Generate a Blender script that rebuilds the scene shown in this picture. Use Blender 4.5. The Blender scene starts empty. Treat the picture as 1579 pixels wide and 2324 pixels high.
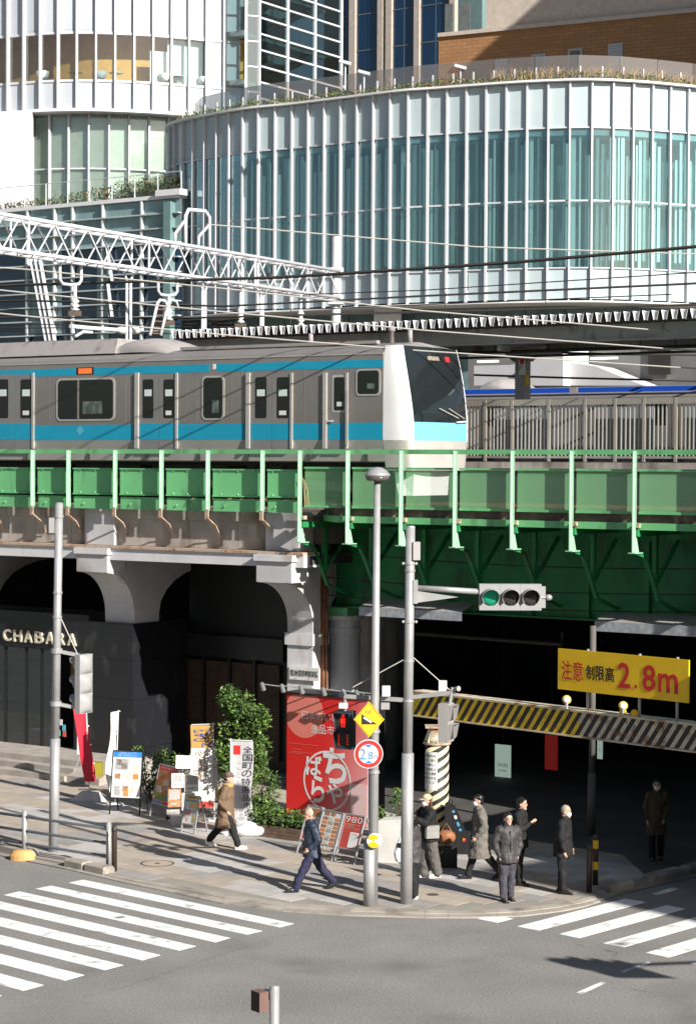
import bpy, math, random
from mathutils import Vector, Matrix
random.seed(11)
S = bpy.context.scene
COL = S.collection
# ---------------------------------------------------------------- camera, sky, sun, exposure
F = 4800.0; CX = 789.5; CY = 1162.0; HZ = 1050.0; EYE = 8.3     # pixel units of a 1579 x 2324 picture
PITCH = math.atan((CY - HZ) / F); ROLL = math.radians(0.3)
RM = Matrix.Rotation(math.pi / 2 - PITCH, 3, 'X') @ Matrix.Rotation(ROLL, 3, 'Z')
cd = bpy.data.cameras.new('camera'); cam = bpy.data.objects.new('camera', cd); COL.objects.link(cam)
cam.matrix_world = Matrix.Translation((0, 0, EYE)) @ RM.to_4x4()
cd.sensor_fit = 'VERTICAL'; cd.sensor_height = 36; cd.lens = F / 2324 * 36
cd.clip_start = 0.5; cd.clip_end = 5000
S.camera = cam
SUN_EL = math.radians(28); SH = Vector((-0.63, 0.7766, 0))          # shadows fall along SH on the ground
SUNV = Vector((-SH.x * math.cos(SUN_EL), -SH.y * math.cos(SUN_EL), math.sin(SUN_EL)))
w = bpy.data.worlds.new('World'); S.world = w; w.use_nodes = True
nt = w.node_tree; sky = nt.nodes.new('ShaderNodeTexSky'); sky.sky_type = 'NISHITA'; sky.sun_disc = False
sky.sun_elevation = SUN_EL; sky.sun_rotation = math.atan2(SUNV.x, SUNV.y)
sky.air_density = 1.0; sky.dust_density = 1.2; sky.ozone_density = 1.0
bg = nt.nodes['Background']; bg.inputs[1].default_value = 0.05
nt.links.new(sky.outputs[0], bg.inputs[0])
sl = bpy.data.lights.new('sun', 'SUN'); sl.energy = 5.0; sl.angle = math.radians(0.53); sl.color = (1.0, 0.95, 0.87)
so = bpy.data.objects.new('sun', sl); COL.objects.link(so)
so.rotation_euler = (-SUNV).to_track_quat('-Z', 'Y').to_euler(); so.location = (30, -40, 60)
S.view_settings.view_transform = 'Standard'; S.view_settings.look = 'None'
S.view_settings.exposure = 0.85; S.view_settings.gamma = 1.0; S.view_settings.use_curve_mapping = False
S.cycles.max_bounces = 8; S.cycles.transparent_max_bounces = 16

# ---------------------------------------------------------------- frames and pixel helpers
A = math.radians(35.5)                                             # the viaduct runs along u, v points away from the street
TF = Matrix.Rotation(-A, 4, 'Z'); ID = Matrix.Identity(4)
UV_ = TF.to_3x3() @ Vector((1, 0, 0)); VV_ = TF.to_3x3() @ Vector((0, 1, 0))
CAM = Vector((0, 0, EYE))
def ray(px, py): return RM @ Vector(((px - CX) / F, -(py - CY) / F, -1))
def gp(px, py, z=0.0):
    d = ray(px, py); return CAM + d * ((z - EYE) / d.z)
def vp(px, py, V):                                                 # world point on the vertical plane at v = V
    d = ray(px, py); return CAM + d * (V / d.dot(VV_))
def uz(px, py, V):
    p = vp(px, py, V); return p.dot(UV_), p.z
def upos(px, V, py=1050): return uz(px, py, V)[0]
def dp(px, py, Y):
    d = ray(px, py); return CAM + d * (Y / d.y)
def tw(U, V, Z): return TF @ Vector((U, V, Z))
def tuv(p): return Vector((p.dot(UV_), p.dot(VV_), p.z))

# ---------------------------------------------------------------- materials
MATS = {}
def mat(key, rgb, rough=0.6, metal=0.0, var=0.12, scale=2.0, bump=0.0, bscale=40.0, dirt=None, spec=0.4, fine=0.0, objvar=0.0, fscale=60):
    if key in MATS: return MATS[key]
    m = bpy.data.materials.new(key); m.use_nodes = True; MATS[key] = m
    n = m.node_tree.nodes; l = m.node_tree.links; b = n['Principled BSDF']
    b.inputs['Roughness'].default_value = rough; b.inputs['Metallic'].default_value = metal
    b.inputs['Specular IOR Level'].default_value = spec
    geo = n.new('ShaderNodeNewGeometry'); pos = geo.outputs['Position']
    def noise(sc, det=4, dim=None):
        t = n.new('ShaderNodeTexNoise'); t.inputs['Scale'].default_value = sc; t.inputs['Detail'].default_value = det
        l.new(pos, t.inputs['Vector']); return t.outputs['Fac']
    def mr(src, a, c, lo=0.3, hi=0.7):
        r = n.new('ShaderNodeMapRange'); r.inputs['From Min'].default_value = lo; r.inputs['From Max'].default_value = hi
        r.inputs['To Min'].default_value = a; r.inputs['To Max'].default_value = c; l.new(src, r.inputs['Value']); return r.outputs[0]
    def mul(x, y):
        t = n.new('ShaderNodeMath'); t.operation = 'MULTIPLY'; l.new(x, t.inputs[0]); l.new(y, t.inputs[1]); return t.outputs[0]
    col = n.new('ShaderNodeRGB'); col.outputs[0].default_value = (*rgb, 1); c = col.outputs[0]
    f = None
    if var: f = mr(noise(scale, 6), 1 - var, 1 + var)
    if fine:
        g = mr(noise(fscale, 2), 1 - fine, 1 + fine, 0.35, 0.65); f = mul(f, g) if f else g
    if objvar:
        oi = n.new('ShaderNodeObjectInfo'); g = mr(oi.outputs['Random'], 1 - objvar, 1 + objvar, 0, 1); f = mul(f, g) if f else g
    if f:
        x = n.new('ShaderNodeVectorMath'); x.operation = 'SCALE'; l.new(c, x.inputs[0]); l.new(f, x.inputs['Scale']); c = x.outputs[0]
    if dirt:                                                        # (rgb, amount, scale, vertical streak factor)
        mp = n.new('ShaderNodeMapping'); l.new(pos, mp.inputs[0]); mp.inputs['Scale'].default_value = (1, 1, dirt[3])
        t = n.new('ShaderNodeTexNoise'); t.inputs['Scale'].default_value = dirt[2]; t.inputs['Detail'].default_value = 8
        l.new(mp.outputs[0], t.inputs['Vector'])
        g = mr(t.outputs['Fac'], 0, 1, 0.62 - dirt[1] * 0.3, 0.78 - dirt[1] * 0.2)
        mx = n.new('ShaderNodeMix'); mx.data_type = 'RGBA'; l.new(g, mx.inputs['Factor']); l.new(c, mx.inputs['A'])
        mx.inputs['B'].default_value = (*dirt[0], 1); c = mx.outputs['Result']
    l.new(c, b.inputs['Base Color'])
    if bump:
        bp = n.new('ShaderNodeBump'); bp.inputs['Strength'].default_value = bump; bp.inputs['Distance'].default_value = 0.02
        l.new(noise(bscale, 5), bp.inputs['Height']); l.new(bp.outputs[0], b.inputs['Normal'])
    return m
def glass(key, tint=(0.75, 0.9, 0.9), refl=0.25, rough=0.02, base=None, trans=1.0):
    """thin architectural pane: tinted see-through plus fresnel mirror"""
    if key in MATS: return MATS[key]
    m = bpy.data.materials.new(key); m.use_nodes = True; MATS[key] = m
    n = m.node_tree.nodes; l = m.node_tree.links; n.remove(n['Principled BSDF']); out = n['Material Output']
    tr = n.new('ShaderNodeBsdfTransparent'); tr.inputs[0].default_value = (*tint, 1)
    gl = n.new('ShaderNodeBsdfGlossy'); gl.inputs['Roughness'].default_value = rough; gl.inputs['Color'].default_value = (0.9, 0.95, 1, 1)
    lw = n.new('ShaderNodeLayerWeight'); lw.inputs[0].default_value = 0.35
    mp = n.new('ShaderNodeMapRange'); mp.inputs['To Min'].default_value = refl; mp.inputs['To Max'].default_value = 0.6
    l.new(lw.outputs['Fresnel'], mp.inputs['Value'])
    first = tr.outputs[0]
    if base:
        df = n.new('ShaderNodeBsdfDiffuse'); df.inputs[0].default_value = (*base, 1)
        m0 = n.new('ShaderNodeMixShader'); m0.inputs[0].default_value = 1 - trans
        l.new(tr.outputs[0], m0.inputs[1]); l.new(df.outputs[0], m0.inputs[2]); first = m0.outputs[0]
    mx = n.new('ShaderNodeMixShader'); l.new(mp.outputs[0], mx.inputs[0]); l.new(first, mx.inputs[1]); l.new(gl.outputs[0], mx.inputs[2])
    l.new(mx.outputs[0], out.inputs['Surface'])
    return m
def emis(key, rgb, st):
    if key in MATS: return MATS[key]
    m = bpy.data.materials.new(key); m.use_nodes = True; MATS[key] = m
    b = m.node_tree.nodes['Principled BSDF']; b.inputs['Base Color'].default_value = (*rgb, 1)
    b.inputs['Emission Color'].default_value = (*rgb, 1); b.inputs['Emission Strength'].default_value = st
    return m

# ---------------------------------------------------------------- mesh builder
WM = {}
class MB:
    def __init__(s, frame=ID): s.v = []; s.f = []; s.fr = frame
    def add(s, vs, fs):
        o = len(s.v); s.v += [Vector(x) for x in vs]; s.f += [tuple(i + o for i in q) for q in fs]; return s
    def box(s, x0, x1, y0, y1, z0, z1):
        return s.add([(x0, y0, z0), (x1, y0, z0), (x1, y1, z0), (x0, y1, z0), (x0, y0, z1), (x1, y0, z1), (x1, y1, z1), (x0, y1, z1)],
                     [(0, 3, 2, 1), (4, 5, 6, 7), (0, 1, 5, 4), (1, 2, 6, 5), (2, 3, 7, 6), (3, 0, 4, 7)])
    def bar(s, p, q, wx, wz, up=(0, 0, 1)):
        """rectangular bar from p to q, wx across, wz along up"""
        p = Vector(p); q = Vector(q); d = (q - p).normalized(); up = Vector(up); x = d.cross(up)
        if x.length < 1e-5: x = d.cross(Vector((1, 0, 0)))
        x.normalize(); y = x.cross(d); x *= wx / 2; y *= wz / 2
        return s.add([p - x - y, p + x - y, p + x + y, p - x + y, q - x - y, q + x - y, q + x + y, q - x + y],
                     [(0, 1, 2, 3), (4, 7, 6, 5), (0, 4, 5, 1), (1, 5, 6, 2), (2, 6, 7, 3), (3, 7, 4, 0)])
    def hexa(s, q0, q1):
        """solid between two quads (each 4 points, same order)"""
        return s.add(list(q0) + list(q1), [(3, 2, 1, 0), (4, 5, 6, 7), (0, 1, 5, 4), (1, 2, 6, 5), (2, 3, 7, 6), (3, 0, 4, 7)])
    def slab(s, quad, th):
        """thin slab: quad (TL,TR,BR,BL seen from its front) pushed back by th"""
        q = [Vector(p) for p in quad]; nrm = (q[1] - q[0]).cross(q[3] - q[0]).normalized()
        b = [p + nrm * th for p in q]
        return s.hexa(q, b)
    def poly(s, pts, ext):
        """polygon extruded by vector ext"""
        e = Vector(ext); n = len(pts); a = [Vector(p) for p in pts]
        s.add(a + [p + e for p in a], [tuple(range(n))[::-1], tuple(range(n, 2 * n))] + [(i, (i + 1) % n, (i + 1) % n + n, i + n) for i in range(n)])
        return s
    def tube(s, pts, r, n=8, cap=True):
        pts = [Vector(p) for p in pts]; k = len(pts); rs = r if isinstance(r, (list, tuple)) else [r] * k
        o = len(s.v); prev = None
        for i, p in enumerate(pts):
            d = (pts[min(i + 1, k - 1)] - pts[max(i - 1, 0)])
            if d.length < 1e-9: d = Vector((0, 0, 1))
            d.normalize()
            if prev is None:
                x = d.cross(Vector((0, 0, 1)))
                if x.length < 1e-3: x = d.cross(Vector((1, 0, 0)))
            else:
                x = prev - d * prev.dot(d)
                if x.length < 1e-4: x = d.cross(Vector((0, 0, 1)))
            x.normalize(); prev = x; y = d.cross(x)
            for j in range(n):
                t = 2 * math.pi * j / n; s.v.append(p + (x * math.cos(t) + y * math.sin(t)) * rs[i])
        for i in range(k - 1):
            for j in range(n):
                a = o + i * n + j; b = o + i * n + (j + 1) % n; s.f.append((a, b, b + n, a + n))
        if cap:
            s.f.append(tuple(o + j for j in range(n))[::-1]); s.f.append(tuple(o + (k - 1) * n + j for j in range(n)))
        return s
    def lathe(s, c, prof, n=16, sx=1, sy=1, axis=None):
        """prof: [(r,h)...] about vertical axis at c (or along axis)"""
        c = Vector(c); o = len(s.v)
        if axis is None: ax = Vector((0, 0, 1)); x = Vector((1, 0, 0)); y = Vector((0, 1, 0))
        else:
            ax = Vector(axis).normalized(); x = ax.cross(Vector((0, 0, 1)))
            if x.length < 1e-3: x = Vector((1, 0, 0))
            x.normalize(); y = ax.cross(x)
        for r, h in prof:
            for j in range(n):
                t = 2 * math.pi * j / n; s.v.append(c + ax * h + x * (r * sx * math.cos(t)) + y * (r * sy * math.sin(t)))
        for i in range(len(prof) - 1):
            for j in range(n):
                a = o + i * n + j; b = o + i * n + (j + 1) % n; s.f.append((a, b, b + n, a + n))
        s.f.append(tuple(o + j for j in range(n))[::-1]); s.f.append(tuple(o + (len(prof) - 1) * n + j for j in range(n)))
        return s
    def ball(s, c, rx, ry=None, rz=None, n=12, m=8):
        ry = rx if ry is None else ry; rz = rx if rz is None else rz
        prof = [(max(1e-4, math.sin(math.pi * i / m)), -math.cos(math.pi * i / m)) for i in range(m + 1)]
        o = len(s.v); s.lathe((0, 0, 0), prof, n); c = Vector(c)
        for i in range(o, len(s.v)): q = s.v[i]; s.v[i] = c + Vector((q.x * rx, q.y * ry, q.z * rz))
        return s
    def grid(s, rows, close=False):
        """rows of equal-length point lists -> quads"""
        o = len(s.v); n = len(rows[0])
        for r in rows: s.v += [Vector(p) for p in r]
        for i in range(len(rows) - 1):
            for j in range(n if close else n - 1):
                a = o + i * n + j; b = o + i * n + (j + 1) % n; s.f.append((a, b, b + n, a + n))
        return s
    def build(s, name, m, parent=None, origin=None, smooth=False, mods=None, world=None):
        if parent is not None: inv = WM[parent].inverted()
        elif world is not None: inv = world.inverted()
        elif origin is not None: inv = Matrix.Translation(origin).inverted()
        else: inv = ID
        M2 = inv @ s.fr
        me = bpy.data.meshes.new(name); me.from_pydata([M2 @ p for p in s.v], [], s.f); me.update()
        if smooth:
            me.polygons.foreach_set('use_smooth', [True] * len(me.polygons))
        o = bpy.data.objects.new(name, me); COL.objects.link(o)
        if m is not None: me.materials.append(MATS[m] if isinstance(m, str) else m)
        if parent is not None: o.parent = parent; WM[o] = WM[parent]
        else:
            W = inv.inverted(); o.matrix_world = W; WM[o] = W
        return o
def auto_smooth(o, deg=40):
    me = o.data
    me.polygons.foreach_set('use_smooth', [True] * len(me.polygons))
    import bmesh
    bm = bmesh.new(); bm.from_mesh(me)
    lim = math.radians(deg)
    for e in bm.edges:
        if len(e.link_faces) == 2 and e.calc_face_angle(0) > lim: e.smooth = False
    bm.normal_update(); bm.to_mesh(me); bm.free(); return o
def tag(o, label, cat, group=None, kind=None):
    if label: o['label'] = label
    if cat: o['category'] = cat
    if group: o['group'] = group
    if kind: o['kind'] = kind
    return o
def thing(name, label, cat, loc=(0, 0, 0), rotz=0.0, group=None):
    o = bpy.data.objects.new(name, None); COL.objects.link(o); o.empty_display_size = 0.2
    Mx = Matrix.Translation(loc) @ Matrix.Rotation(rotz, 4, 'Z'); o.matrix_world = Mx; WM[o] = Mx
    return tag(o, label, cat, group)
def struct(o): o['kind'] = 'structure'; return o
def stuff(o): o['kind'] = 'stuff'; return o
def local(root): return WM[root]                                    # frame for building in a thing's own axes
def copy_tree(o, Mx=None, parent=None, label=None):
    c = o.copy(); COL.objects.link(c); c.parent = parent
    if parent is None:
        c.matrix_world = Mx; WM[c] = Mx
    else: WM[c] = WM[parent]
    if label: c['label'] = label
    for ch in [x for x in KIDS(o)]: copy_tree(ch, None, c)
    return c
def KIDS(o): return list(o.children)
def share(name, me, parent, mx, m=None):
    """another piece that shares mesh data, placed by a world matrix"""
    o = bpy.data.objects.new(name, me); COL.objects.link(o); o.parent = parent
    o.matrix_local = WM[parent].inverted() @ mx if parent is not None else mx
    return o
# ---------------------------------------------------------------- lettering
TXT = {}
def text_mesh(sv, bold=0.0):
    k = (sv, bold)
    if k in TXT: return TXT[k]
    c = bpy.data.curves.new('lettering', 'FONT'); c.body = sv; c.align_x = 'LEFT'; c.resolution_u = 3; c.offset = bold
    c.space_line = 1.0
    o = bpy.data.objects.new('lettering', c)
    me = bpy.data.meshes.new_from_object(o)
    vs = [v.co.copy() for v in me.vertices]; fs = [tuple(p.vertices) for p in me.polygons]
    bpy.data.objects.remove(o); bpy.data.curves.remove(c); bpy.data.meshes.remove(me)
    TXT[k] = (vs, fs); return TXT[k]
def lettering(mb, sv, p0, xv, yv, depth=0.0, bold=0.0, off=0.004):
    """text stretched to the rectangle at lower-left p0 with sides xv, yv; raised by depth"""
    vs, fs = text_mesh(sv, bold)
    if not vs: return mb
    x0 = min(v.x for v in vs); x1 = max(v.x for v in vs); y0 = min(v.y for v in vs); y1 = max(v.y for v in vs)
    p0 = Vector(p0); xv = Vector(xv); yv = Vector(yv); nn = xv.cross(yv).normalized()
    pts = [p0 + xv * ((v.x - x0) / max(1e-6, x1 - x0)) + yv * ((v.y - y0) / max(1e-6, y1 - y0)) + nn * off for v in vs]
    if depth <= 0: mb.add(pts, fs)
    else:
        k = len(pts); top = [p + nn * depth for p in pts]
        ec = {}
        for q in fs:
            for i in range(len(q)):
                a, b = q[i], q[(i + 1) % len(q)]; ec[(a, b)] = ec.get((a, b), 0) + 1
        side = [(a, b, b + k, a + k) for (a, b) in ec if (b, a) not in ec]
        mb.add(pts + top, [tuple(i + k for i in q) for q in fs] + side)
    return mb
# ================================================================ ground
mat('asphalt', (0.215, 0.207, 0.198), 0.85, var=0.12, scale=0.6, bump=0.35, bscale=60, fine=0.2, fscale=24, dirt=((0.15, 0.145, 0.138), 0.2, 0.45, 1))
mat('concrete_kerb', (0.34, 0.31, 0.27), 0.85, var=0.15, scale=2, bump=0.3, bscale=60, fine=0.08, dirt=((0.16, 0.14, 0.12), 0.35, 1.5, 1))
mat('concrete_bed', (0.27, 0.25, 0.22), 0.9, var=0.15, scale=1.5, bump=0.3, fine=0.1)
mat('paver_pale', (0.42, 0.40, 0.385), 0.8, var=0.1, scale=2, bump=0.2, fine=0.1, objvar=0.1)
mat('paver_grey', (0.29, 0.275, 0.265), 0.8, var=0.1, scale=2, bump=0.2, fine=0.1, objvar=0.1)
mat('paver_beige', (0.37, 0.318, 0.268), 0.8, var=0.1, scale=2, bump=0.2, fine=0.1, objvar=0.1)
def worn_paint(key, wear):
    m = mat(key, (0.78, 0.78, 0.77), 0.6, var=0.06, scale=1.5, fine=0.04, dirt=((0.17, 0.16, 0.15), wear, 2.6, 1)); return m
worn_paint('paint', 0.11); worn_paint('paint_worn', 0.26); worn_paint('paint_gone', 0.62)
SW = 0.05                                                            # sidewalk level at the dropped kerb
road = struct(MB().box(-900, 900, -200, 2500, -0.4, 0.0).build('road', 'asphalt'))
def ext(p, q, L): d = (q - p).normalized(); return q + d * L
inner = [(157, 1961), (258, 1984), (315, 1996), (402, 2010), (511, 2027.5), (654, 2050), (798, 2059), (965, 2065), (1068, 2067.5), (1183, 2060.5), (1260, 2051), (1313, 2042), (1347, 2033)]
outer = [(150, 1968), (244, 1990), (305, 2004), (395, 2022), (505, 2046), (640, 2063), (790, 2073), (965, 2078), (1068, 2078), (1190, 2074), (1275, 2063), (1325, 2053), (1362, 2041)]
inn = [gp(x, y, SW) for x, y in inner]; out = [gp(x, y, SW) for x, y in outer]
r1 = gp(1361, 2024, SW); r2 = gp(1522, 1986, SW); rfar = ext(r1, r2, 60); ofar = rfar + Vector((0.35, -0.1, 0))
inn_l = ext(gp(258, 1984, SW), gp(57, 1943, SW), 60); out_l = inn_l + Vector((-0.1, -0.3, 0))
inn2 = [inn_l] + inn + [r1, rfar]
back = [Vector((rfar.x + 30, 170, SW)), Vector((-140, 170, SW)), Vector((-140, inn_l.y, SW))]
def flat(pts, z): return [(p.x, p.y, z) for p in pts]
sidewalk = struct(MB().poly(flat(inn2 + back, SW - 0.16), (0, 0, 0.155)).build('sidewalk', 'concrete_bed'))
# paving slabs in a patchwork of beige, pale and grey
def inside(p, poly):
    c = False; n = len(poly)
    for i in range(n):
        a, b = poly[i], poly[(i + 1) % n]
        if (a.y > p.y) != (b.y > p.y) and p.x < (b.x - a.x) * (p.y - a.y) / (b.y - a.y) + a.x: c = not c
    return c
swpoly = inn2 + back
TU, TV = 0.62, 0.46
tiles = []
tdir = (inn2[4] - inn2[1]); tang = math.atan2(tdir.y, tdir.x); TT = Matrix.Rotation(tang, 4, 'Z'); TTi = TT.inverted()
c0 = TTi @ gp(700, 2000)
rnd = random.Random(5)
patch = {}
for i in range(-34, 26):
    for j in range(-16, 40):
        x = c0.x + i * TU + (TU / 2 if j % 2 else 0); y = c0.y + j * TV
        cs = [TT @ Vector((x + a * TU, y + b * TV, 0)) for a, b in ((0, 0), (1, 0), (1, 1), (0, 1))]
        if not all(inside(c, swpoly) for c in cs): continue
        p = TT @ Vector((x + TU / 2, y + TV / 2, 0))
        if tuv(p).y > 45: continue
        k = ((i + (j // 3)) // 3, j // 2)
        if k not in patch: patch[k] = rnd.choices((0, 1, 2), (0.32, 0.24, 0.44))[0]
        c = patch[k] if rnd.random() < 0.86 else rnd.choice((0, 1, 2))
        tiles.append((p.length, p, c))
tiles.sort(key=lambda t: (0 if abs(t[1].x / t[1].y) < 0.16 else 1, t[0]))
PM = ['paver_pale', 'paver_grey', 'paver_beige']
tme = []
for k in range(3):
    o = MB().box(-TU / 2 + .004, TU / 2 - .004, -TV / 2 + .004, TV / 2 - .004, -0.03, 0.0).build('paving_slab', PM[k], sidewalk); tme.append(o.data); bpy.data.objects.remove(o)
rest = []
for n_, (dd, p, c) in enumerate(tiles):
    zz = SW + rnd.uniform(-0.0012, 0.0012)
    Mx = Matrix.Translation((p.x, p.y, zz)) @ TT
    if n_ < 300: share('paving_slab', tme[c], sidewalk, Mx)
    else: rest.append((Mx, c))
mb = MB(); mi = []
for Mx, c in rest:
    h, k = TU / 2 - .004, TV / 2 - .004
    mb.add([Mx @ Vector(q) for q in ((-h, -k, 0), (h, -k, 0), (h, k, 0), (-h, k, 0))], [(0, 1, 2, 3)]); mi.append(c)
if mi:
    o = mb.build('far_paving', None, sidewalk); stuff(o)
    for k in PM: o.data.materials.append(MATS[k])
    o.data.polygons.foreach_set('material_index', mi)
# dark sheet whose colour puts the shade onto the ground below the bridge deck
mat('painted_shade_floor', (0.075, 0.073, 0.07), .8, var=.25, scale=.8, bump=.3, fine=.1)
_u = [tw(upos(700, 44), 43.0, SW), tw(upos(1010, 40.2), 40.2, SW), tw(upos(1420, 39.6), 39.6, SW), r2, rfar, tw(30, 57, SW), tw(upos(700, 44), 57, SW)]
MB().poly([(p.x, p.y, SW + .001) for p in _u[:3]] + [(r1.lerp(r2, .75).x - .1, r1.lerp(r2, .75).y + .1, SW + .001), (rfar.x - 1, rfar.y + 1, SW + .001), (rfar.x - 1, rfar.y + 40, SW + .001), (_u[6].x, _u[6].y + 15, SW + .001)], (0, 0, .005)).build('painted_shade_floor', 'painted_shade_floor', sidewalk)
# dropped kerb of long stones, then the raised kerb ends
kb = MB()
_a = [out_l] + out + [r1 + Vector((0.3, -0.12, 0)), ofar]; _b = [inn_l] + inn + [r1, rfar]
kb.grid([flat(_a, 0.016), flat(_b, 0.018)])
kerb = struct(kb.build('kerb', 'concrete_bed'))
def lerp_line(pts, step):
    res = []
    for i in range(len(pts) - 1):
        for k in range(step): res.append(pts[i].lerp(pts[i + 1], k / step))
    return res + [pts[-1]]
ii = lerp_line(inn, 2); oo = lerp_line(out, 2)
for i in range(len(ii) - 1):
    a, b, c, d = ii[i], ii[i + 1], oo[i + 1], oo[i]
    g = (b - a).normalized() * 0.005
    mid_a = a.lerp(d, 0.45); mid_b = b.lerp(c, 0.45)
    m = MB(); m.hexa([(a.x, a.y, -.05), (b.x - g.x, b.y - g.y, -.05), (mid_b.x - g.x, mid_b.y - g.y, -.05), (mid_a.x, mid_a.y, -.05)],
                     [(a.x, a.y, SW + .004), (b.x - g.x, b.y - g.y, SW + .004), (mid_b.x - g.x, mid_b.y - g.y, SW - .01), (mid_a.x, mid_a.y, SW - .01)])
    m.build('kerb_stone', 'concrete_kerb', kerb)
    m = MB(); m.hexa([(mid_a.x, mid_a.y, -.05), (mid_b.x - g.x, mid_b.y - g.y, -.05), (c.x - g.x, c.y - g.y, -.05), (d.x, d.y, -.05)],
                     [(mid_a.x, mid_a.y, .026), (mid_b.x - g.x, mid_b.y - g.y, .026), (c.x - g.x, c.y - g.y, .022), (d.x, d.y, .022)])
    m.build('gutter_stone', 'concrete_kerb', kerb)
def kerb_block(p, q, wd, h, name='kerb_stone'):
    """rounded raised kerb block"""
    d = (q - p).normalized(); n = Vector((-d.y, d.x, 0)); prof = [(-wd / 2, 0), (-wd / 2, h * .75), (-wd * .33, h), (wd * .38, h), (wd / 2, h * .85), (wd / 2, 0)]
    m = MB(); rows = []
    for k, (t, sc) in enumerate(((0, .8), (.06, 1), (.94, 1), (1, .8))):
        c = p.lerp(q, t); rows.append([c + n * a * sc + Vector((0, 0, b * sc - .02)) for a, b in prof])
    m.grid(rows); o = len(m.v); m.f.append(tuple(range(6))[::-1]); m.f.append(tuple(range(o - 6, o)))
    return m.build(name, 'concrete_kerb', kerb)
kl = gp(157, 1966, 0); kr = gp(250, 1987, 0); dl = (kl - kr).normalized()
kerb_block(kr, kr.lerp(kl, .5), .3, .2); kerb_block(kr.lerp(kl, .52), kl, .3, .2)
for k in range(8):
    s = kl + dl * (1.2 + k * 1.25); kerb_block(s, s + dl * 1.2, .3, .2)
kd = (r2 - r1).normalized(); q0 = gp(1362, 2026, 0)
for k in range(7):
    s = q0 + kd * (k * 1.3) + Vector((.1, -.05, 0)); kerb_block(s, s + kd * (0.75 if k == 0 else 1.2), .28, .2)
mat('ochre', (0.55, 0.32, 0.12), 0.7, var=.2)
p = gp(52, 1952); d = dl
o = MB().lathe((p.x, p.y, 0), [(.26, 0), (.26, .1), (.2, .2), (.09, .22)], 14, 1, .5).build('kerb_nose', 'ochre', kerb)
# crosswalk stripes and lane marks
def pix(*q): return [gp(x, y, 0) for x, y in q]
def marking(name, pts, m, z=0.004):
    return MB().poly([(p.x, p.y, 0.0005) for p in pts], (0, 0, z)).build(name, m, road)
ends = [((666.7, 2096.4), (634.3, 2105)), ((594.9, 2113.1), (559.5, 2121.4)), ((522.1, 2128.9), (488, 2139)), ((444.9, 2147.6), (406, 2157.7)),
        ((364.4, 2167.8), (322.7, 2179.8)), ((280.4, 2190.5), (237.3, 2202.3)), ((191.9, 2213.2), (147.3, 2225.8)), ((99.9, 2235.9), (53, 2249)), ((5, 2260), (-45, 2274))]
e1 = pix((189, 1996.7), (666.7, 2096.4)); sv = e1[0] - e1[1]
for a, b in ends:
    pa, pb = pix(a, b); marking('crosswalk_stripe', [pa, pa + sv * .612, pb + sv * .612, pb], 'paint'); marking('crosswalk_stripe', [pa + sv * .6145, pa + sv, pb + sv, pb + sv * .6145], 'paint')
def cropC(*q): return pix(*[((1883 + .5067 * x) / 1.7625, (3396 + .5067 * y) / 1.7625) for x, y in q])
marking('road_marking', cropC((50, 552), (190, 522), (332, 550), (205, 583)), 'paint')
rv = cropC((363, 612), (1215, 392)); rv = rv[1] - rv[0]
for q, wm in ((((363, 612), (530, 645)), 'paint'), (((697, 672), (850, 705)), 'paint'), (((1042, 745), (1210, 775)), 'paint_worn'), (((1378, 820), (1555, 858)), 'paint'), (((1730, 905), (1910, 945)), 'paint')):
    a, b = cropC(*q)
    n = 2 if wm == 'paint' else 2
    marking('crosswalk_stripe', [a, b, b + rv * .22, a + rv * .22], 'paint_worn' if wm == 'paint_worn' else 'paint'); marking('crosswalk_stripe', [a + rv * .222, b + rv * .222, b + rv, a + rv], 'paint')
for q in (((1180, 968), (1395, 890), (1415, 897), (1215, 975)), ((830, 1135), (1030, 1047), (1062, 1056), (880, 1142)), ((1425, 355), (1579, 305), (1640, 315), (1480, 365))):
    marking('lane_line', cropC(*q), 'paint_gone')
# old repair seams, cracks and a patch in the asphalt
mat('seam_dark', (0.075, 0.07, 0.066), .8, var=.3, scale=3); mat('patch_asphalt', (0.165, 0.16, 0.152), .88, var=.12, scale=1, bump=.4, bscale=90, fine=.2)
def cropA(*q): return pix(*[((100 + .5067 * x) / 1.7625, (3396 + .5067 * y) / 1.7625) for x, y in q])
def crack(pts, wd, seed):
    rr = random.Random(seed); P = []
    for i in range(len(pts) - 1):
        for k in range(7): P.append(pts[i].lerp(pts[i + 1], k / 7) + Vector((rr.uniform(-.025, .025), rr.uniform(-.04, .04), 0)))
    P.append(pts[-1]); m = MB(); m.grid([[(p.x, p.y, .003) for p in P], [(p.x + rr.uniform(0, wd * .3), p.y + wd * rr.uniform(.4, 1.2), .003) for p in P]]); return m.build('crack', 'seam_dark', road)
crack(cropA((480, 1170), (880, 1060), (1350, 900), (1900, 720)), .03, 1); crack(cropA((700, 200), (900, 262), (1200, 310), (1579, 372)), .02, 2); crack(cropC((1060, 800), (1150, 820), (1120, 850)), .03, 3); crack(cropC((830, 750), (890, 770)), .03, 4); crack(cropC((1250, 1110), (1400, 1130)), .02, 5)
crack(cropA((60, 1000), (300, 940), (700, 760)), .015, 6)
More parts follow.
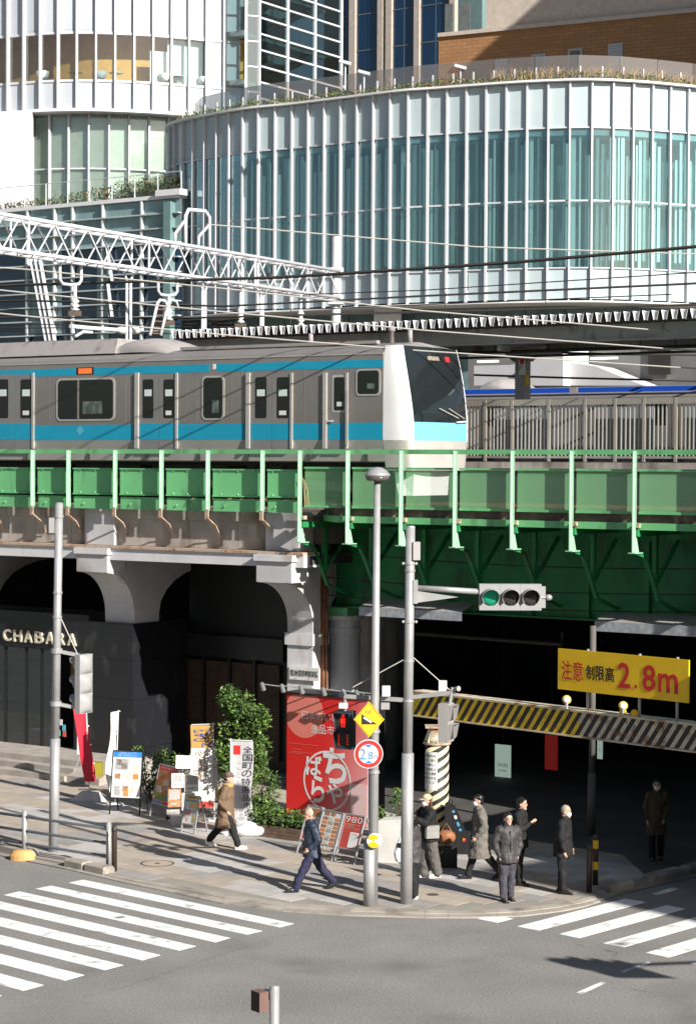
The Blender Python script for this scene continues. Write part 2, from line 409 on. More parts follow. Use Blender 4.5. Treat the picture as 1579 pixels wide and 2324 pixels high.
# covers
mat('iron', (0.11, 0.09, 0.07), 0.6, metal=0.3, var=.2, scale=20, bump=.4, bscale=80)
mat('cover_fill', (0.40, 0.32, 0.25), .8, var=.1)
p = gp(357.5, 1959.6, SW); c = thing('manhole_cover', 'large round manhole cover filled with beige paving, near the guard rail', 'manhole cover', p)
MB(local(c)).lathe((0, 0, .0), [(.35, -.02), (.35, .006), (.31, .006), (.31, -.02)], 36).build('rim', 'iron', c)
MB(local(c)).lathe((0, 0, 0), [(.308, -.02), (.308, .003), (.001, .003)], 36).build('lid', 'cover_fill', c)
MB(local(c)).lathe((0, 0, 0), [(.06, -.02), (.06, .007), (.001, .007)], 12).build('boss', 'iron', c)
p = gp(981.6, 2030.6, SW); o = MB().lathe((p.x, p.y, SW), [(.115, -.02), (.115, .006), (.1, .006), (.09, .003), (.001, .003)], 20).build('drain_cover', 'iron', None, p)
tag(o, 'small round dark iron drain cover in the paving by the traffic pole', 'drain cover')
# ================================================================ viaduct (coordinates U, V, Z in the track frame)
mat('viaduct_grey', (0.50, 0.495, 0.505), 0.8, var=0.12, scale=1.2, bump=0.25, bscale=25, fine=0.05, dirt=((0.24, 0.2, 0.16), 0.22, 1.2, 0.35))
mat('viaduct_white', (0.60, 0.60, 0.62), 0.75, var=0.1, scale=1.2, bump=0.15, bscale=25, fine=0.04, dirt=((0.36, 0.31, 0.25), 0.18, 1.3, 0.3))
mat('parapet_concrete', (0.40, 0.37, 0.335), 0.9, var=0.22, scale=1.4, bump=0.4, bscale=30, fine=0.08, dirt=((0.17, 0.11, 0.07), 0.34, 1.6, 0.3))
mat('fence_green', (0.15, 0.46, 0.20), 0.5, var=0.08, scale=1.0, fine=0.04, objvar=.07, dirt=((0.09, 0.20, 0.10), 0.24, 2.2, .3))
mat('post_green', (0.30, 0.52, 0.36), 0.42, var=0.08, scale=2, dirt=((0.3, 0.3, 0.2), 0.08, 5, .5))
mat('girder_green', (0.02, 0.215, 0.068), 0.45, var=0.15, scale=1.0, bump=.1, objvar=.08, dirt=((0.035, 0.07, 0.03), 0.32, 1.6, .35))
mat('rust', (0.20, 0.095, 0.05), 0.85, var=0.35, scale=6, bump=.4)
mat('rust_paint', (0.46, 0.36, 0.28), 0.8, var=0.2, scale=6, dirt=((0.25, 0.1, 0.04), 0.45, 6, 1))
mat('deck_brown', (0.11, 0.082, 0.066), 0.9, var=0.3, scale=3, bump=.5, dirt=((0.35, 0.27, 0.22), 0.3, 3, .3))
mat('ballast', (0.14, 0.12, 0.10), 0.95, var=0.3, scale=12, bump=.8, bscale=30)
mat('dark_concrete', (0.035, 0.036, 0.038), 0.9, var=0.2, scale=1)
mat('black_clad', (0.014, 0.015, 0.018), 0.3, var=0.12, scale=1.5, spec=0.5, fine=0.05, dirt=((0.04, 0.04, 0.04), .1, 2.5, .6))
mat('dark_frame', (0.012, 0.014, 0.015), 0.4, var=0)
mat('brown_slat', (0.075, 0.045, 0.032), 0.6, var=0.25, scale=5)
def MT(): return MB(TF)
UL, UR = -95.0, 45.0
VFN, VPN, VCC, VLG = 41.0, 41.16, 41.55, 41.2
def zat(px, py, V): return uz(px, py, V)[1]
U2 = upos(690, VLG)                                                 # where the concrete ends and the steel bridge begins
# ---- concrete viaduct
via = thing('railway_viaduct', 'painted concrete railway viaduct on bracketed columns above the dark shop front', 'viaduct', tw(upos(305, 42.2), 42.2, 0))
zc1 = zat(283, 1154, VCC); zc0 = zat(283, 1177, VCC); zl1 = zat(283, 1239.7, VLG); zl0 = zat(283, 1245.5, VLG); zb0 = zat(283, 1272, VLG)
seams = [UL, -60, -50, upos(20, VCC)] + [upos(x, VCC) for x in (82, 163, 246, 317, 430, 540, 612, 690)]
for i in range(len(seams) - 1):
    a, b = seams[i] + .008, seams[i + 1] - .008
    MT().box(a, b, VCC, VCC + .4, zl1 + .01, zc0).build('parapet_panel', 'parapet_concrete', via)
    MT().box(a, b, VCC - .07, VCC + .4, zc0 + .005, zc1).build('coping_block', 'parapet_concrete', via)
MT().box(UL, U2, VLG - .05, VCC + .3, zl0 + .002, zl1).build('drip_ledge', 'rust_paint', via)
MT().box(UL, U2, VLG, VCC + .3, zb0, zl0).build('edge_beam', 'viaduct_white', via)
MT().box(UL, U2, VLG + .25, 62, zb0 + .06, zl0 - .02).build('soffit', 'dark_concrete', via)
def bracket(uc, wd, ztop, zblk, zcol, zfoot, Vb, Vc, Vd, clad, cw=None):
    """block, curved cantilever haunch and square column"""
    MT().box(uc - wd / 2 - .05, uc + wd / 2 + .06, Vb - .06, Vb + .5, zl0 - .16, zl0 - .003).build('bracket_cap', 'viaduct_white', via)
    MT().box(uc - wd / 2, uc + wd / 2, Vb, Vb + .7, zblk, zl0 - .163).build('bracket_block', 'viaduct_grey', via)
    if cw: uc = uc - wd / 2 + cw / 2; wd = cw
    prof = [(Vb + .03, zblk - .002)]
    for k in range(11):
        t = k / 10 * math.pi / 2
        prof.append((Vb + .05 + (Vc - Vb - .05) * math.sin(t), zblk - .02 - (zblk - zcol) * (1 - math.cos(t))))
    prof += [(Vc, zcol - .25), (Vd, zcol - .25)]
    for k in range(7):
        t = k / 6 * math.pi / 2
        prof.append((Vd + 2.2 * (1 - math.cos(t)), zcol + (zb0 - zcol - .3) * math.sin(t)))
    prof += [(Vd + 12, zb0 - .3), (Vd + 12, zb0 + .04), (Vb + .75, zb0 + .04), (Vb + .75, zblk - .002)]
    h = wd / 2 - .02
    o = MT().poly([(uc - h, v, z) for v, z in prof], (2 * h, 0, 0)).build('haunch', 'viaduct_grey', via)
    MT().box(uc - wd / 2 - .03, uc + wd / 2 + .03, Vc - .05, Vd + .05, zcol - .55, zcol - .252).build('column_band', 'viaduct_white', via)
    MT().box(uc - h, uc + h, Vc, Vd, zfoot, zcol - .553).build('column', 'black_clad' if clad else 'viaduct_white', via)
u1a, u1b = upos(175, 41.1), upos(244, 41.1); W1 = u1b - u1a
bracket((u1a + u1b) / 2, W1, 0, zat(210, 1298, 41.1), zat(275, 1393, 42.2), SW, 41.1, 42.2, 43.2, True)
u2a, u2b = upos(583, 41.05), upos(662, 41.05)
bracket((u2a + u2b) / 2, u2b - u2a, 0, zat(620, 1322, 41.05), zat(690, 1415, 42.3), SW, 41.05, 42.3, 42.9, False, .82)
du = (u2a + u2b) / 2 - (u1a + u1b) / 2
bracket((u1a + u1b) / 2 - du, W1, 0, zat(210, 1298, 41.1), zat(275, 1393, 42.2), SW, 41.1, 42.2, 43.2, True)
# pilasters over the brackets
for a, b in ((u1a, u1b), (u2a, u2b)):
    MT().box(a + .02, b - .02, VCC - .16, VCC - .003, zl1 + .01, zc1 - .02).build('pilaster', 'viaduct_grey', via)
# rounded end pier and drain
ue = upos(722, 42.7)
m = MT(); prof = []
for k in range(9):
    t = k / 8 * math.pi / 2; prof.append((ue + .02 - .55 + .55 * math.sin(t), 43.9 + .55 - .55 * math.cos(t) if False else 44.3 - .55 + .55 * (1 - math.cos(t)) - .0))
ue -= .12
foot = [(ue - .5, 42.95), (ue, 42.95), (ue, 43.7)] + [(ue - .5 + .5 * math.cos(t * math.pi / 12), 43.7 + .5 * math.sin(t * math.pi / 12)) for t in range(1, 7)] + [(ue - .5, 44.2)]
m.poly([(a, b, SW) for a, b in foot], (0, 0, zat(720, 1205, 42.7) - SW)).build('end_pier', 'viaduct_grey', via)
m = MT(); zt = zat(740, 1268, 43.4)
for k, (x, r) in enumerate(((729, .035), (735, .05), (742, .035))):
    uu = upos(x, 42.7); m.tube([(uu + .06, 42.66, zt - .2 * k), (uu + .06, 42.66, SW)], r, 8)
m.build('drain_pipe', 'rust', via, smooth=True)
m = MT(); m.tube([(ue + .05, 42.7, zt), (ue + .05, 43.4, zt + .02), (ue + 1.2, 43.5, zt + .02)], .03, 6); m.build('drain_elbow', 'rust', via)
mat('plate_white', (0.72, 0.72, 0.70), .5, var=.05, dirt=((.4, .3, .2), .1, 6, .5))
a = uz(656.5, 1510, 42.24); b = uz(724, 1544, 42.24)
pl = tag(MT().box(a[0], b[0], 42.24, 42.28, zat(690, 1544, 42.24), zat(690, 1514, 42.24)).build('viaduct_name_plate', 'plate_white', None, tw(a[0], 42.24, 3)), 'white name plate with black characters on the bare viaduct column', 'sign')
mat('ink', (0.02, 0.02, 0.022), .5, var=0)
zz0 = zat(690, 1536, 42.24); zz1 = zat(690, 1521, 42.24)
lettering(MT(), '第2秋葉原南高架橋', (a[0] + .04, 42.235, zz0), (b[0] - a[0] - .08, 0, 0), (0, 0, zz1 - zz0), bold=.012).build('lettering', 'ink', pl)
# ---- deck, tracks, platform
ztk = zat(600, 1138, 43.2) - 0.15
deck = struct(MT().poly([(UL, VCC + .42, zl0 + .25), (U2, VCC + .42, zl0 + .25), (U2 + .01, 43.6, zl0 + .25), (UR, 43.6, zl0 + .25), (UR, 64, zl0 + .25), (UL, 64, zl0 + .25)], (0, 0, ztk - zl0 - .25)).build('track_bed', 'ballast'))
MT().box(U2 + .02, UR, 41.9, 43.59, ztk - .12, ztk - .04).build('walkway_plate', 'deck_brown', deck)
for v in (43.85, 44.95, 53.6, 54.7, 57.5, 58.6):
    MT().box(UL, UR, v - .03, v + .03, ztk + .02, ztk + .17).build('rail', 'rust', deck)
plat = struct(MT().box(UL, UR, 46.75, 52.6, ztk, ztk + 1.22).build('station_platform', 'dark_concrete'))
mat('platform_edge', (0.34, 0.30, 0.28), .9, var=.3, scale=2, dirt=((.07, .055, .05), .4, 2.5, .25))
MT().box(UL, UR, 46.68, 46.76, ztk + .98, ztk + 1.2).build('platform_edge', 'platform_edge', plat)
# ---- fence along the viaduct
fen = thing('viaduct_fence', 'green steel fence with tall lit posts along the viaduct edge', 'fence', tw(U2, VFN, zc1))
ztop = 8.615
pxs = [73, 154, 259.7, 364.7, 470, 593.7, 678.5, 787, 908, 1030, 1160, 1294, 1437]
ups = [upos(x, VFN) for x in pxs]
ups = [ups[0] - 1.55 * k for k in range(12, 0, -1)] + ups + [ups[-1] + 1.7 * k for k in range(1, 7)]
zs = zat(283, 1152, VFN)
zlow = zat(1160, 1192, VFN)
iU2 = min(range(len(ups)), key=lambda i: abs(ups[i] - upos(678.5, VFN)))
for i, u in enumerate(ups):
    right = i >= iU2; z0 = zlow if right else zs
    m = MT(); m.box(u - .007, u + .007, VFN - .045, VFN + .07, z0, ztop - .03); m.box(u - .032, u + .032, VFN + .072, VFN + .086, z0, ztop - .03)
    po = m.build('post', 'post_green', fen)
    if not right:
        m = MT(); m.bar((u, VFN, zs - .002), (u, VFN, zs - .24), .11, .03, (0, 1, 0)); m.bar((u, VFN - .005, zs - .22), (u + .02, VCC - .25, zs - .42), .1, .025, (0, 1, 0)); m.bar((u + .02, VCC - .25, zs - .41), (u + .03, VCC - .06, zs - .72), .08, .025, (0, 1, 0))
        m.build('post_stub', 'rust_paint', fen)
    else:
        zg = zlow - .53
        MT().poly([(u - .01, VFN - .045, zlow), (u - .01, VFN + .08, zlow), (u - .01, VFN + .26, zg), (u - .01, VFN - .045, zg)], (.02, 0, 0)).build('gusset', 'post_green', fen)
        MT().box(u - .09, u + .09, VFN - .06, VFN + .3, zg - .025, zg - .002).build('base_plate', 'post_green', fen)
        MT().box(u - .02, u + .1, VFN + .075, VFN + .2, zlow + .01, zlow + .1).build('clip', 'rust_paint', fen)
MT().box(ups[0], ups[-1], VFN + .088, VFN + .16, ztop - .11, ztop).build('top_rail', 'fence_green', fen)
zp1 = zat(300, 1063, VPN); zp0 = zat(300, 1124, VPN); zq1 = zat(300, 1128, VPN); zq0 = zat(300, 1156, VPN)
def bolts(m, u0, u1, z, n):
    for k in range(n):
        uu = u0 + (u1 - u0) * (k + .5) / n; m.lathe((uu, VPN, z), [(.02, .0), (.018, .02), (.001, .024)], 6, axis=(0, -1, 0))
zm1 = zat(1000, 1066, VPN); zm0 = zat(1000, 1152, VPN)
# woven wire screen: really see-through, so a thin sheet part opaque and part clear
def screen(key, rgb, op):
    m = bpy.data.materials.new(key); m.use_nodes = True; n = m.node_tree.nodes; l = m.node_tree.links; MATS[key] = m
    b = n['Principled BSDF']; b.inputs['Base Color'].default_value = (*rgb, 1); b.inputs['Roughness'].default_value = .5
    t = n.new('ShaderNodeBsdfTransparent'); mx = n.new('ShaderNodeMixShader'); mx.inputs[0].default_value = op
    l.new(t.outputs[0], mx.inputs[1]); l.new(b.outputs[0], mx.inputs[2]); l.new(mx.outputs[0], n['Material Output'].inputs['Surface'])
screen('green_screen', (0.30, 0.66, 0.34), 0.5)
for i in range(len(ups) - 1):
    a, b = ups[i] + .06, ups[i + 1] - .06
    if i < iU2:
        o = MT().box(a, b, VPN, VPN + .012, zp0, zp1).build('panel', 'fence_green', fen)
        m = MT(); m.box(a, b, VPN - .03, VPN - .001, zp1 - .03, zp1 + .004); m.box(a, b, VPN - .03, VPN - .001, zp0, zp0 + .035); m.build('panel_lip', 'fence_green', o)
        MT().box(a, b, VPN + .02, VPN + .032, zq0, zq1).build('lower_panel', 'fence_green', fen)
        m = MT(); bolts(m, a, b, zp1 - .06, 3); bolts(m, a, b, zp0 + .06, 3); bolts(m, a + .1, b - .3, zq1 - .18, 2); stuff(m.build('bolt_heads', 'post_green', o))
    else:
        o = MT().add([(a, VPN, zm0), (b, VPN, zm0), (b, VPN, zm1), (a, VPN, zm1)], [(0, 1, 2, 3)]).build('mesh_screen', 'green_screen', fen)
        m = MT(); m.box(a, b, VPN - .035, VPN + .03, zm1, zm1 + .045); m.box(a, b, VPN - .035, VPN + .03, zm0 - .06, zm0); m.build('screen_frame', 'fence_green', fen)
        m = MT(); bolts(m, a, b, zm1 + .02, 2); bolts(m, a, b, zm0 - .03, 2); stuff(m.build('bolt_heads', 'post_green', fen))
mat('straw', (0.42, 0.3, 0.14), .9, var=.2)
m = MT(); rr = random.Random(3)
for k in range(26):
    u = rr.uniform(upos(430, VPN), upos(675, VPN)); z = zq1 + .01; m.tube([(u, VPN - .02, z), (u + rr.uniform(-.06, .06), VPN - .06, z - rr.uniform(-.02, .03)), (u + rr.uniform(-.1, .1), VPN - .09, z - rr.uniform(0, .06))], .004, 3)
for k in range(5):
    u = upos(692, VPN) + rr.uniform(-.05, .2); m.tube([(u, VPN - .03, zm0), (u + rr.uniform(-.05, .05), VPN - .05, zm0 + .35), (u + rr.uniform(-.2, .15), VPN - .06, zm0 + rr.uniform(.5, .8))], .006, 3)
tag(m.build('dry_weeds', 'straw', None, tw(upos(690, VPN), VPN, zm0)), 'dry straw coloured weeds caught in the green fence panels', 'weeds')
# ---- steel bridge on the right
br = thing('girder_bridge', 'dark green riveted steel girder bridge over the side street', 'bridge', tw(U2, 43.3, 5))
VD = 41.22; VW = 43.25
zd1 = zat(1300, 1163, VD); zd0 = zat(1300, 1183, VD); zf0 = zat(1300, 1199, VD)
u0 = upos(770, VD)
MT().poly([(U2 + .05, VD + .75, zd0), (u0, VD, zd0), (UR, VD, zd0), (UR, VD + .5, zd0), (u0, VD + .5, zd0), (U2 + .05, VD + 1.2, zd0)], (0, 0, zd1 - zd0)).build('deck_edge', 'deck_brown', br)
MT().poly([(U2 + .05, VD + .7, zf0), (u0, VD - .06, zf0), (UR, VD - .06, zf0), (UR, VD + .3, zf0), (u0, VD + .3, zf0), (U2 + .05, VD + 1.1, zf0)], (0, 0, zd0 - zf0 - .003)).build('edge_flange', 'fence_green', br)
MT().box(U2, UR, VD + .1, VD + .5, zd1 + .003, zd1 + .09).build('deck_plank', 'deck_brown', br)
MT().box(U2 + .3, UR, VD + .52, VW + .3, zf0 + .06, zd1).build('deck_plate', 'girder_green', br)
zw0 = zat(1200, 1396, VW); zw1 = zf0 - .02
ul = upos(765, VW)
MT().box(ul, UR, VW, VW + .03, zw0, zw1).build('web', 'girder_green', br)
MT().box(ul, UR, VW - .22, VW + .25, zw0 - .04, zw0 - .002).build('bottom_flange', 'girder_green', br)
MT().box(ul, UR, VW - .12, VW - .003, zw1 - .3, zw1 - .003).build('top_flange', 'girder_green', br)
m = MT(); u = ul + .1
while u < UR:
    m.lathe((u, VW - .121, zw1 - .25), [(.022, 0), (.016, .015), (.001, .018)], 6, axis=(0, -1, 0)); u += .16
stuff(m.build('rivets', 'girder_green', br))
for i in range(iU2, len(ups) - 1):
    u = ups[i]; zg = zlow - .53
    pts = [(u, VFN + .15, zg - .03)]
    P = [(VFN + .15, zg - .03), (VFN + .55, zg - .12), (VFN + .8, zg - .45), (VFN + 1.2, zg - 1.1), (VW - .02, zw0 + .25)]
    m = MT()
    for k in range(len(P) - 1): m.bar((u, *P[k]), (u, *P[k + 1]), .09, .06, (0, 1, 0))
    m.build('knee_brace', 'girder_green', br)
    uh = u + .0
    MT().box(uh - .05, uh + .05, VFN + 1.0, VFN + 1.12, zg - .75, zf0 - .003).build('hanger', 'girder_green', br)
    MT().bar((uh, VFN + 1.12, zg - .7), (uh, VW - .02, zw1 - .2), .07, .07, (0, 1, 0)).build('strut', 'girder_green', br)
    MT().box(uh - .06, uh + .06, VFN + .1, VW - .13, zf0 - .14, zf0 - .004).build('cross_beam', 'girder_green', br)
    us = (u + ups[i + 1]) / 2
    MT().box(us - .06, us + .06, VW - .11, VW - .002, zw0, zw1 - .31).build('stiffener', 'girder_green', br)
MT().box(ul - .05, ul + .55, VW - .3, VW + .3, zw0 - .24, zw0 - .043).build('bearing', 'fence_green', br)
mat('awning_grey', (0.30, 0.28, 0.265), .6, var=.15, scale=3, fine=.06)
mat('awning_lip', (0.36, 0.38, 0.41), .5, metal=.3, var=.25, scale=9)
for x0, x1, y0, y1, y2 in ((803, 1050, 1361, 1383, 1403), (1338, 1640, 1394, 1417, 1440)):
    a = upos(x0 + 14, 41.9); b = upos(x1, 41.9); xm = (x0 + x1) / 2
    za = zat(xm, y0, 42.7); zb = zat(xm, y1, 41.9); zc = zat(xm, y2, 41.9)
    MT().hexa([(a - .15, 42.7, za), (b - .2, 42.7, za), (b, 41.9, zb), (a, 41.9, zb)], [(a - .15, 42.7, za - .02), (b - .2, 42.7, za - .02), (b, 41.9, zb - .02), (a, 41.9, zb - .02)]).build('awning', 'awning_grey', br)
    MT().box(a, b, 41.88, 41.9, zc, zb - .001).build('awning_lip', 'awning_lip', br)
# thin cables strung along the girder
mat('cable_dark', (0.03, 0.025, 0.022), .6, var=0)
for yy, V in ((1252, 42.4), (1310, 42.5), (1350, 42.7)):
    a = tw(upos(740, V), V, zat(740, yy, V)); b = tw(upos(1600, V), V, zat(1600, yy + 40, V))
    m = MB(); m.tube([a.lerp(b, t / 8) + Vector((0, 0, -.12 * math.sin(math.pi * t / 8))) for t in range(9)], .012, 4); m.build('cable', 'cable_dark', br)
# round white column under the girder end
col = thing('bridge_column', 'white painted round steel column with ring cap under the girder bridge end', 'column', tw(upos(783, 43.4), 43.4, SW))
cu = upos(783, 43.4)
zcp = zat(783, 1395, 43.4)
MT().lathe((cu, 43.4, 0), [(.40, SW), (.40, zcp - .45), (.44, zcp - .44), (.44, zcp - .32), (.40, zcp - .3), (.40, zcp - .12), (.48, zcp - .1), (.48, zcp), (.1, zcp)], 20).build('shaft', 'viaduct_white', col, smooth=False)
for k, xx in enumerate((845, 880, 915)):
    c2 = thing('bridge_column', 'pale grey pipe column in the shade behind the girder bridge end', 'column', tw(upos(xx, 46 + k * 2.5), 46 + k * 2.5, SW), group='shaded columns under the bridge')
    cv = 46 + k * 2.5; MT().lathe((upos(xx, cv), cv, 0), [(.33, SW), (.33, zcp - .5), (.38, zcp - .48), (.38, zcp - .1), (.2, zcp + .3)], 16).build('shaft', 'viaduct_grey', c2, smooth=True)
# the space under the tracks: back wall and inner cross walls
bw = thing('underpass_wall', 'dark back wall of the space under the railway tracks', 'wall', tw(-20, 57, SW))
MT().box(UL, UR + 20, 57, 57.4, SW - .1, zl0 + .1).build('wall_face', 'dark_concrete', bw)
MT().box(-17.4, 30, 40.95, 57, SW - .1, zf0 - .12).build('blocking_abutment', 'viaduct_grey', br)  # unseen abutment added to stop sun coming in under the girder
# second girder over the far side so that the street below stays in shade
MT().box(ul, UR, 52, 52.1, zw0, zw1).build('inner_web', 'girder_green', br)
MT().box(ul, UR, VW + .32, 62, zf0 - .1, zl0 + .24).build('under_deck', 'girder_green', br)
# ---- dark shop front under the viaduct, left
shop = thing('shop_front', 'black clad shop front with cream raised letters under the viaduct', 'shop', tw(upos(301, 42.1), 42.1, SW))
VS = 42.08; uc = upos(303, VS); ud = upos(203, VS)
zt = zat(250, 1412, VS)
rows = [zt, zat(250, 1497, VS), zat(250, 1585, VS), zat(250, 1695, VS), SW + .35]
colsU = [ud, uc]
for i in range(4):
    MT().box(ud + .004, uc, VS, VS + .1, rows[i + 1] + .004, rows[i] - .004).build('cladding_panel', 'black_clad', shop)
    for v0, v1 in ((VS + .102, VS + .9), (VS + .905, VS + 2.2)):
        MT().box(uc - .1, uc, v0, v1, rows[i + 1] + .004, rows[i] - .004).build('cladding_panel', 'black_clad', shop)
MT().box(ud - .02, uc - .11, VS + .11, VS + 2.2, SW, zt - .02).build('core', 'dark_frame', shop)
MT().box(-80, ud, VS, VS + .3, zat(100, 1472, VS), zt + .15).build('sign_fascia', 'black_clad', shop)
mat('letter_cream', (0.60, 0.55, 0.44), .5, metal=.2, var=.05)
za, zb = zat(110, 1461, VS), zat(110, 1434, VS)
aU, bU = upos(57, VS), upos(180, VS); wl = (bU - aU) / 5
word = 'CHABARA'
for k, ch in enumerate(word):
    x0 = aU + (k - 2) * wl
    lettering(MT(), ch, (x0 + .03, VS, za), (wl - .09, 0, 0), (0, 0, zb - za), depth=.06, bold=.015, off=.0).build('letter', 'letter_cream', shop)
# window wall of the shop further left
pane = glass('shop_glass', (0.25, 0.28, 0.28), 0.1)
zg1 = zat(100, 1474, VS); us = [upos(x, VS) for x in (-200, -130, -60, 10, 57, 92, 130, 168, 203)]
for i in range(len(us) - 1):
    MT().box(us[i] - .03, us[i] + .03, VS + .05, VS + .13, SW + .4, zg1).build('mullion', 'dark_frame', shop)
    if i != 6: MT().box(us[i] + .032, us[i + 1] - .032, VS + .08, VS + .09, SW + .45, zg1).build('pane', pane, shop)
MT().box(-80, ud, VS + 3, VS + 3.1, SW, zt).build('inner_wall', 'dark_concrete', shop)
mat('wood_warm', (0.32, 0.19, 0.08), .6, var=.2)
mat('cloth_white', (0.75, 0.75, 0.74), .8, var=.05)
MT().box(upos(133, VS), upos(160, VS), VS + .5, VS + .55, zat(140, 1540, VS), zat(140, 1478, VS)).build('hanging_cloth', 'wood_warm', shop)
MT().box(upos(66, VS), upos(84, VS), VS + .3, VS + .33, zat(80, 1690, VS), zat(80, 1515, VS)).build('paper_sheet', 'cloth_white', shop)
for px, py, cl in ((135, 1640, (.7, .7, .7)), (142, 1652, (.1, .45, .6)), (120, 1660, (.15, .2, .4)), (130, 1664, (.2, .6, .5)), (143, 1666, (.6, .1, .1))):
    mk = mat('sticker%d%d' % (px, py), cl, .5, var=0); u, z = uz(px, py, VS)
    MT().box(u - .06, u + .06, VS + .062, VS + .07, z - .08, z + .08).build('sticker', mk, shop)
# recessed slatted windows between the columns
VR = 44.4
MT().box(uc - .1, upos(650, VR) + .6, VR + .12, VR + .3, SW, zl0).build('recess_wall', 'dark_frame', shop)
zr1 = zat(500, 1500, VR)
edges = [(415, 462), (470, 520), (528, 578), (585, 636)]
for x0, x1 in edges:
    a, b = upos(x0, VR), upos(x1, VR)
    m = MT(); z = SW + .3
    while z < zr1 - .05:
        m.box(a, b, VR, VR + .03, z, z + .045); z += .06
    stuff(m.build('slatted_panel', 'brown_slat', shop)); MT().box(a - .1, a - .01, VR - .06, VR + .1, SW, zr1 + .1).build('frame_post', 'dark_frame', shop)
MT().box(uc, upos(650, VR), VR - .12, VR + .1, zr1 + .102, zr1 + .7).build('lintel', 'black_clad', shop)
# steps and plinth in front of the shop
mat('step_stone', (0.33, 0.30, 0.27), .85, var=.15, scale=3, fine=.08, bump=.2)
st = thing('entrance_steps', 'three tiled stone steps with a plinth below the black shop front', 'steps', tw(upos(100, 41), 41, SW))
us0, us1 = -60, upos(190, 40.6)
for k in range(3):
    v0 = 39.9 + k * .36; z1 = SW + .15 * (k + 1); uu = us0
    while uu < us1:
        MT().box(uu + .003, min(uu + .6, us1) - .003, v0, VS + .3, z1 - .15 + .001 * k, z1).build('step_tile', 'step_stone', st); uu += .6
MT().poly([(us1 + .01, 40.0, SW), (us1 + .01, VS, SW), (us1 + .01, VS, SW + .5), (us1 + .01, 40.9, SW + .5), (us1 + .01, 40.0, SW + .16)], (upos(262, 40.6) - us1, 0, 0)).build('plinth', 'step_stone', st)
# ================================================================ trains, platform, overhead line
mat('stainless', (0.275, 0.255, 0.24), 0.42, metal=0.35, var=0.06, scale=1.5, fine=0.03)
mat('stainless_pale', (0.50, 0.48, 0.45), 0.45, metal=0.3, var=0.08, scale=1.5)  # paler stainless for trims, valance and gate bars
mat('roof_grey', (0.30, 0.28, 0.275), 0.7, var=0.1, scale=2, dirt=((.16, .14, .13), .25, 2, 1))
mat('stripe_blue', (0.012, 0.30, 0.46), 0.35, var=0.04)
mat('front_blue', (0.16, 0.50, 0.70), 0.3, var=0.03)
mat('train_white', (0.70, 0.70, 0.71), 0.35, var=0.03)
mat('train_black', (0.010, 0.014, 0.015), 0.06, var=0, spec=.5)
mat('stripe_navy', (0.015, 0.10, 0.62), 0.4, var=0.04)
mat('under_dark', (0.03, 0.027, 0.024), 0.8, var=.2)
mat('door_grey', (0.26, 0.25, 0.245), 0.4, metal=.3, var=.05)
tglass = glass('train_glass', (0.05, 0.07, 0.07), 0.10, 0.03)
mat('windscreen_dark', (.014, .018, .02), .05, var=0, spec=.6)
windscreen = glass('windscreen', (0.16, 0.19, 0.20), 0.16, 0.02)
emis('led_orange', (0.9, 0.16, 0.03), 0.25); mat('paper_pale', (0.62, 0.70, 0.68), .6, var=.03)
VT = 43.05; VTC = VT + 1.475
def zt_(py): return zat(600, py, VT)
zsill, zval, zbelt, zeave, zapex = zt_(1046), zt_(1018), zt_(998), zt_(812), zt_(790) + .12
def side_prof(hw=1.475):
    h = [(hw - .10, zsill), (hw - .05, zval), (hw, zbelt), (hw, zeave), (hw - .06, zeave + .1), (hw - .24, zeave + .2), (hw * .5, zapex - .06), (0, zapex)]
    return [(-a, b) for a, b in h] + [(a, b) for a, b in h[::-1][1:]]
UN = upos(868, VT)                                                   # where the white nose mask starts
UT0 = UN - 19.2
tr = thing('commuter_train', 'stainless commuter train with sky blue stripes and white nose', 'train', tw(UN, VTC, ztk + .17))
m = MT(); pr = side_prof(); m.grid([[(u, VTC + a, z) for a, z in pr] for u in (UT0, UT0 + 5, UT0 + 10, UT0 + 15, UN)]); n = len(pr)
m.f.append(tuple(range(n))[::-1]); m.f.append(tuple(range(4 * n, 5 * n))); m.box(UT0, UN, VTC - 1.3, VTC + 1.3, zsill - .03, zsill + .002)
body = auto_smooth(m.build('body', 'stainless', tr), 25)
def sidebox(name, x0, x1, y0, y1, mt, parent=None, out=.006, th=.02, rad=0.0):
    a, zt1 = uz(x0, y0, VT); b, _ = uz(x1, y0, VT); zb1 = zat((x0 + x1) / 2, y1, VT); zt1 = zat((x0 + x1) / 2, y0, VT)
    if rad == 0: q = [(a, zb1), (b, zb1), (b, zt1), (a, zt1)]
    else:
        q = []
        for cx_, cz_, t0 in ((b - rad, zb1 + rad, -90), (b - rad, zt1 - rad, 0), (a + rad, zt1 - rad, 90), (a + rad, zb1 + rad, 180)):
            for k in range(4): t = math.radians(t0 + 30 * k); q.append((cx_ + rad * math.cos(t), cz_ + rad * math.sin(t)))
    return MT().poly([(u, VT - out, z) for u, z in q], (0, th, 0)).build(name, mt, parent or tr)
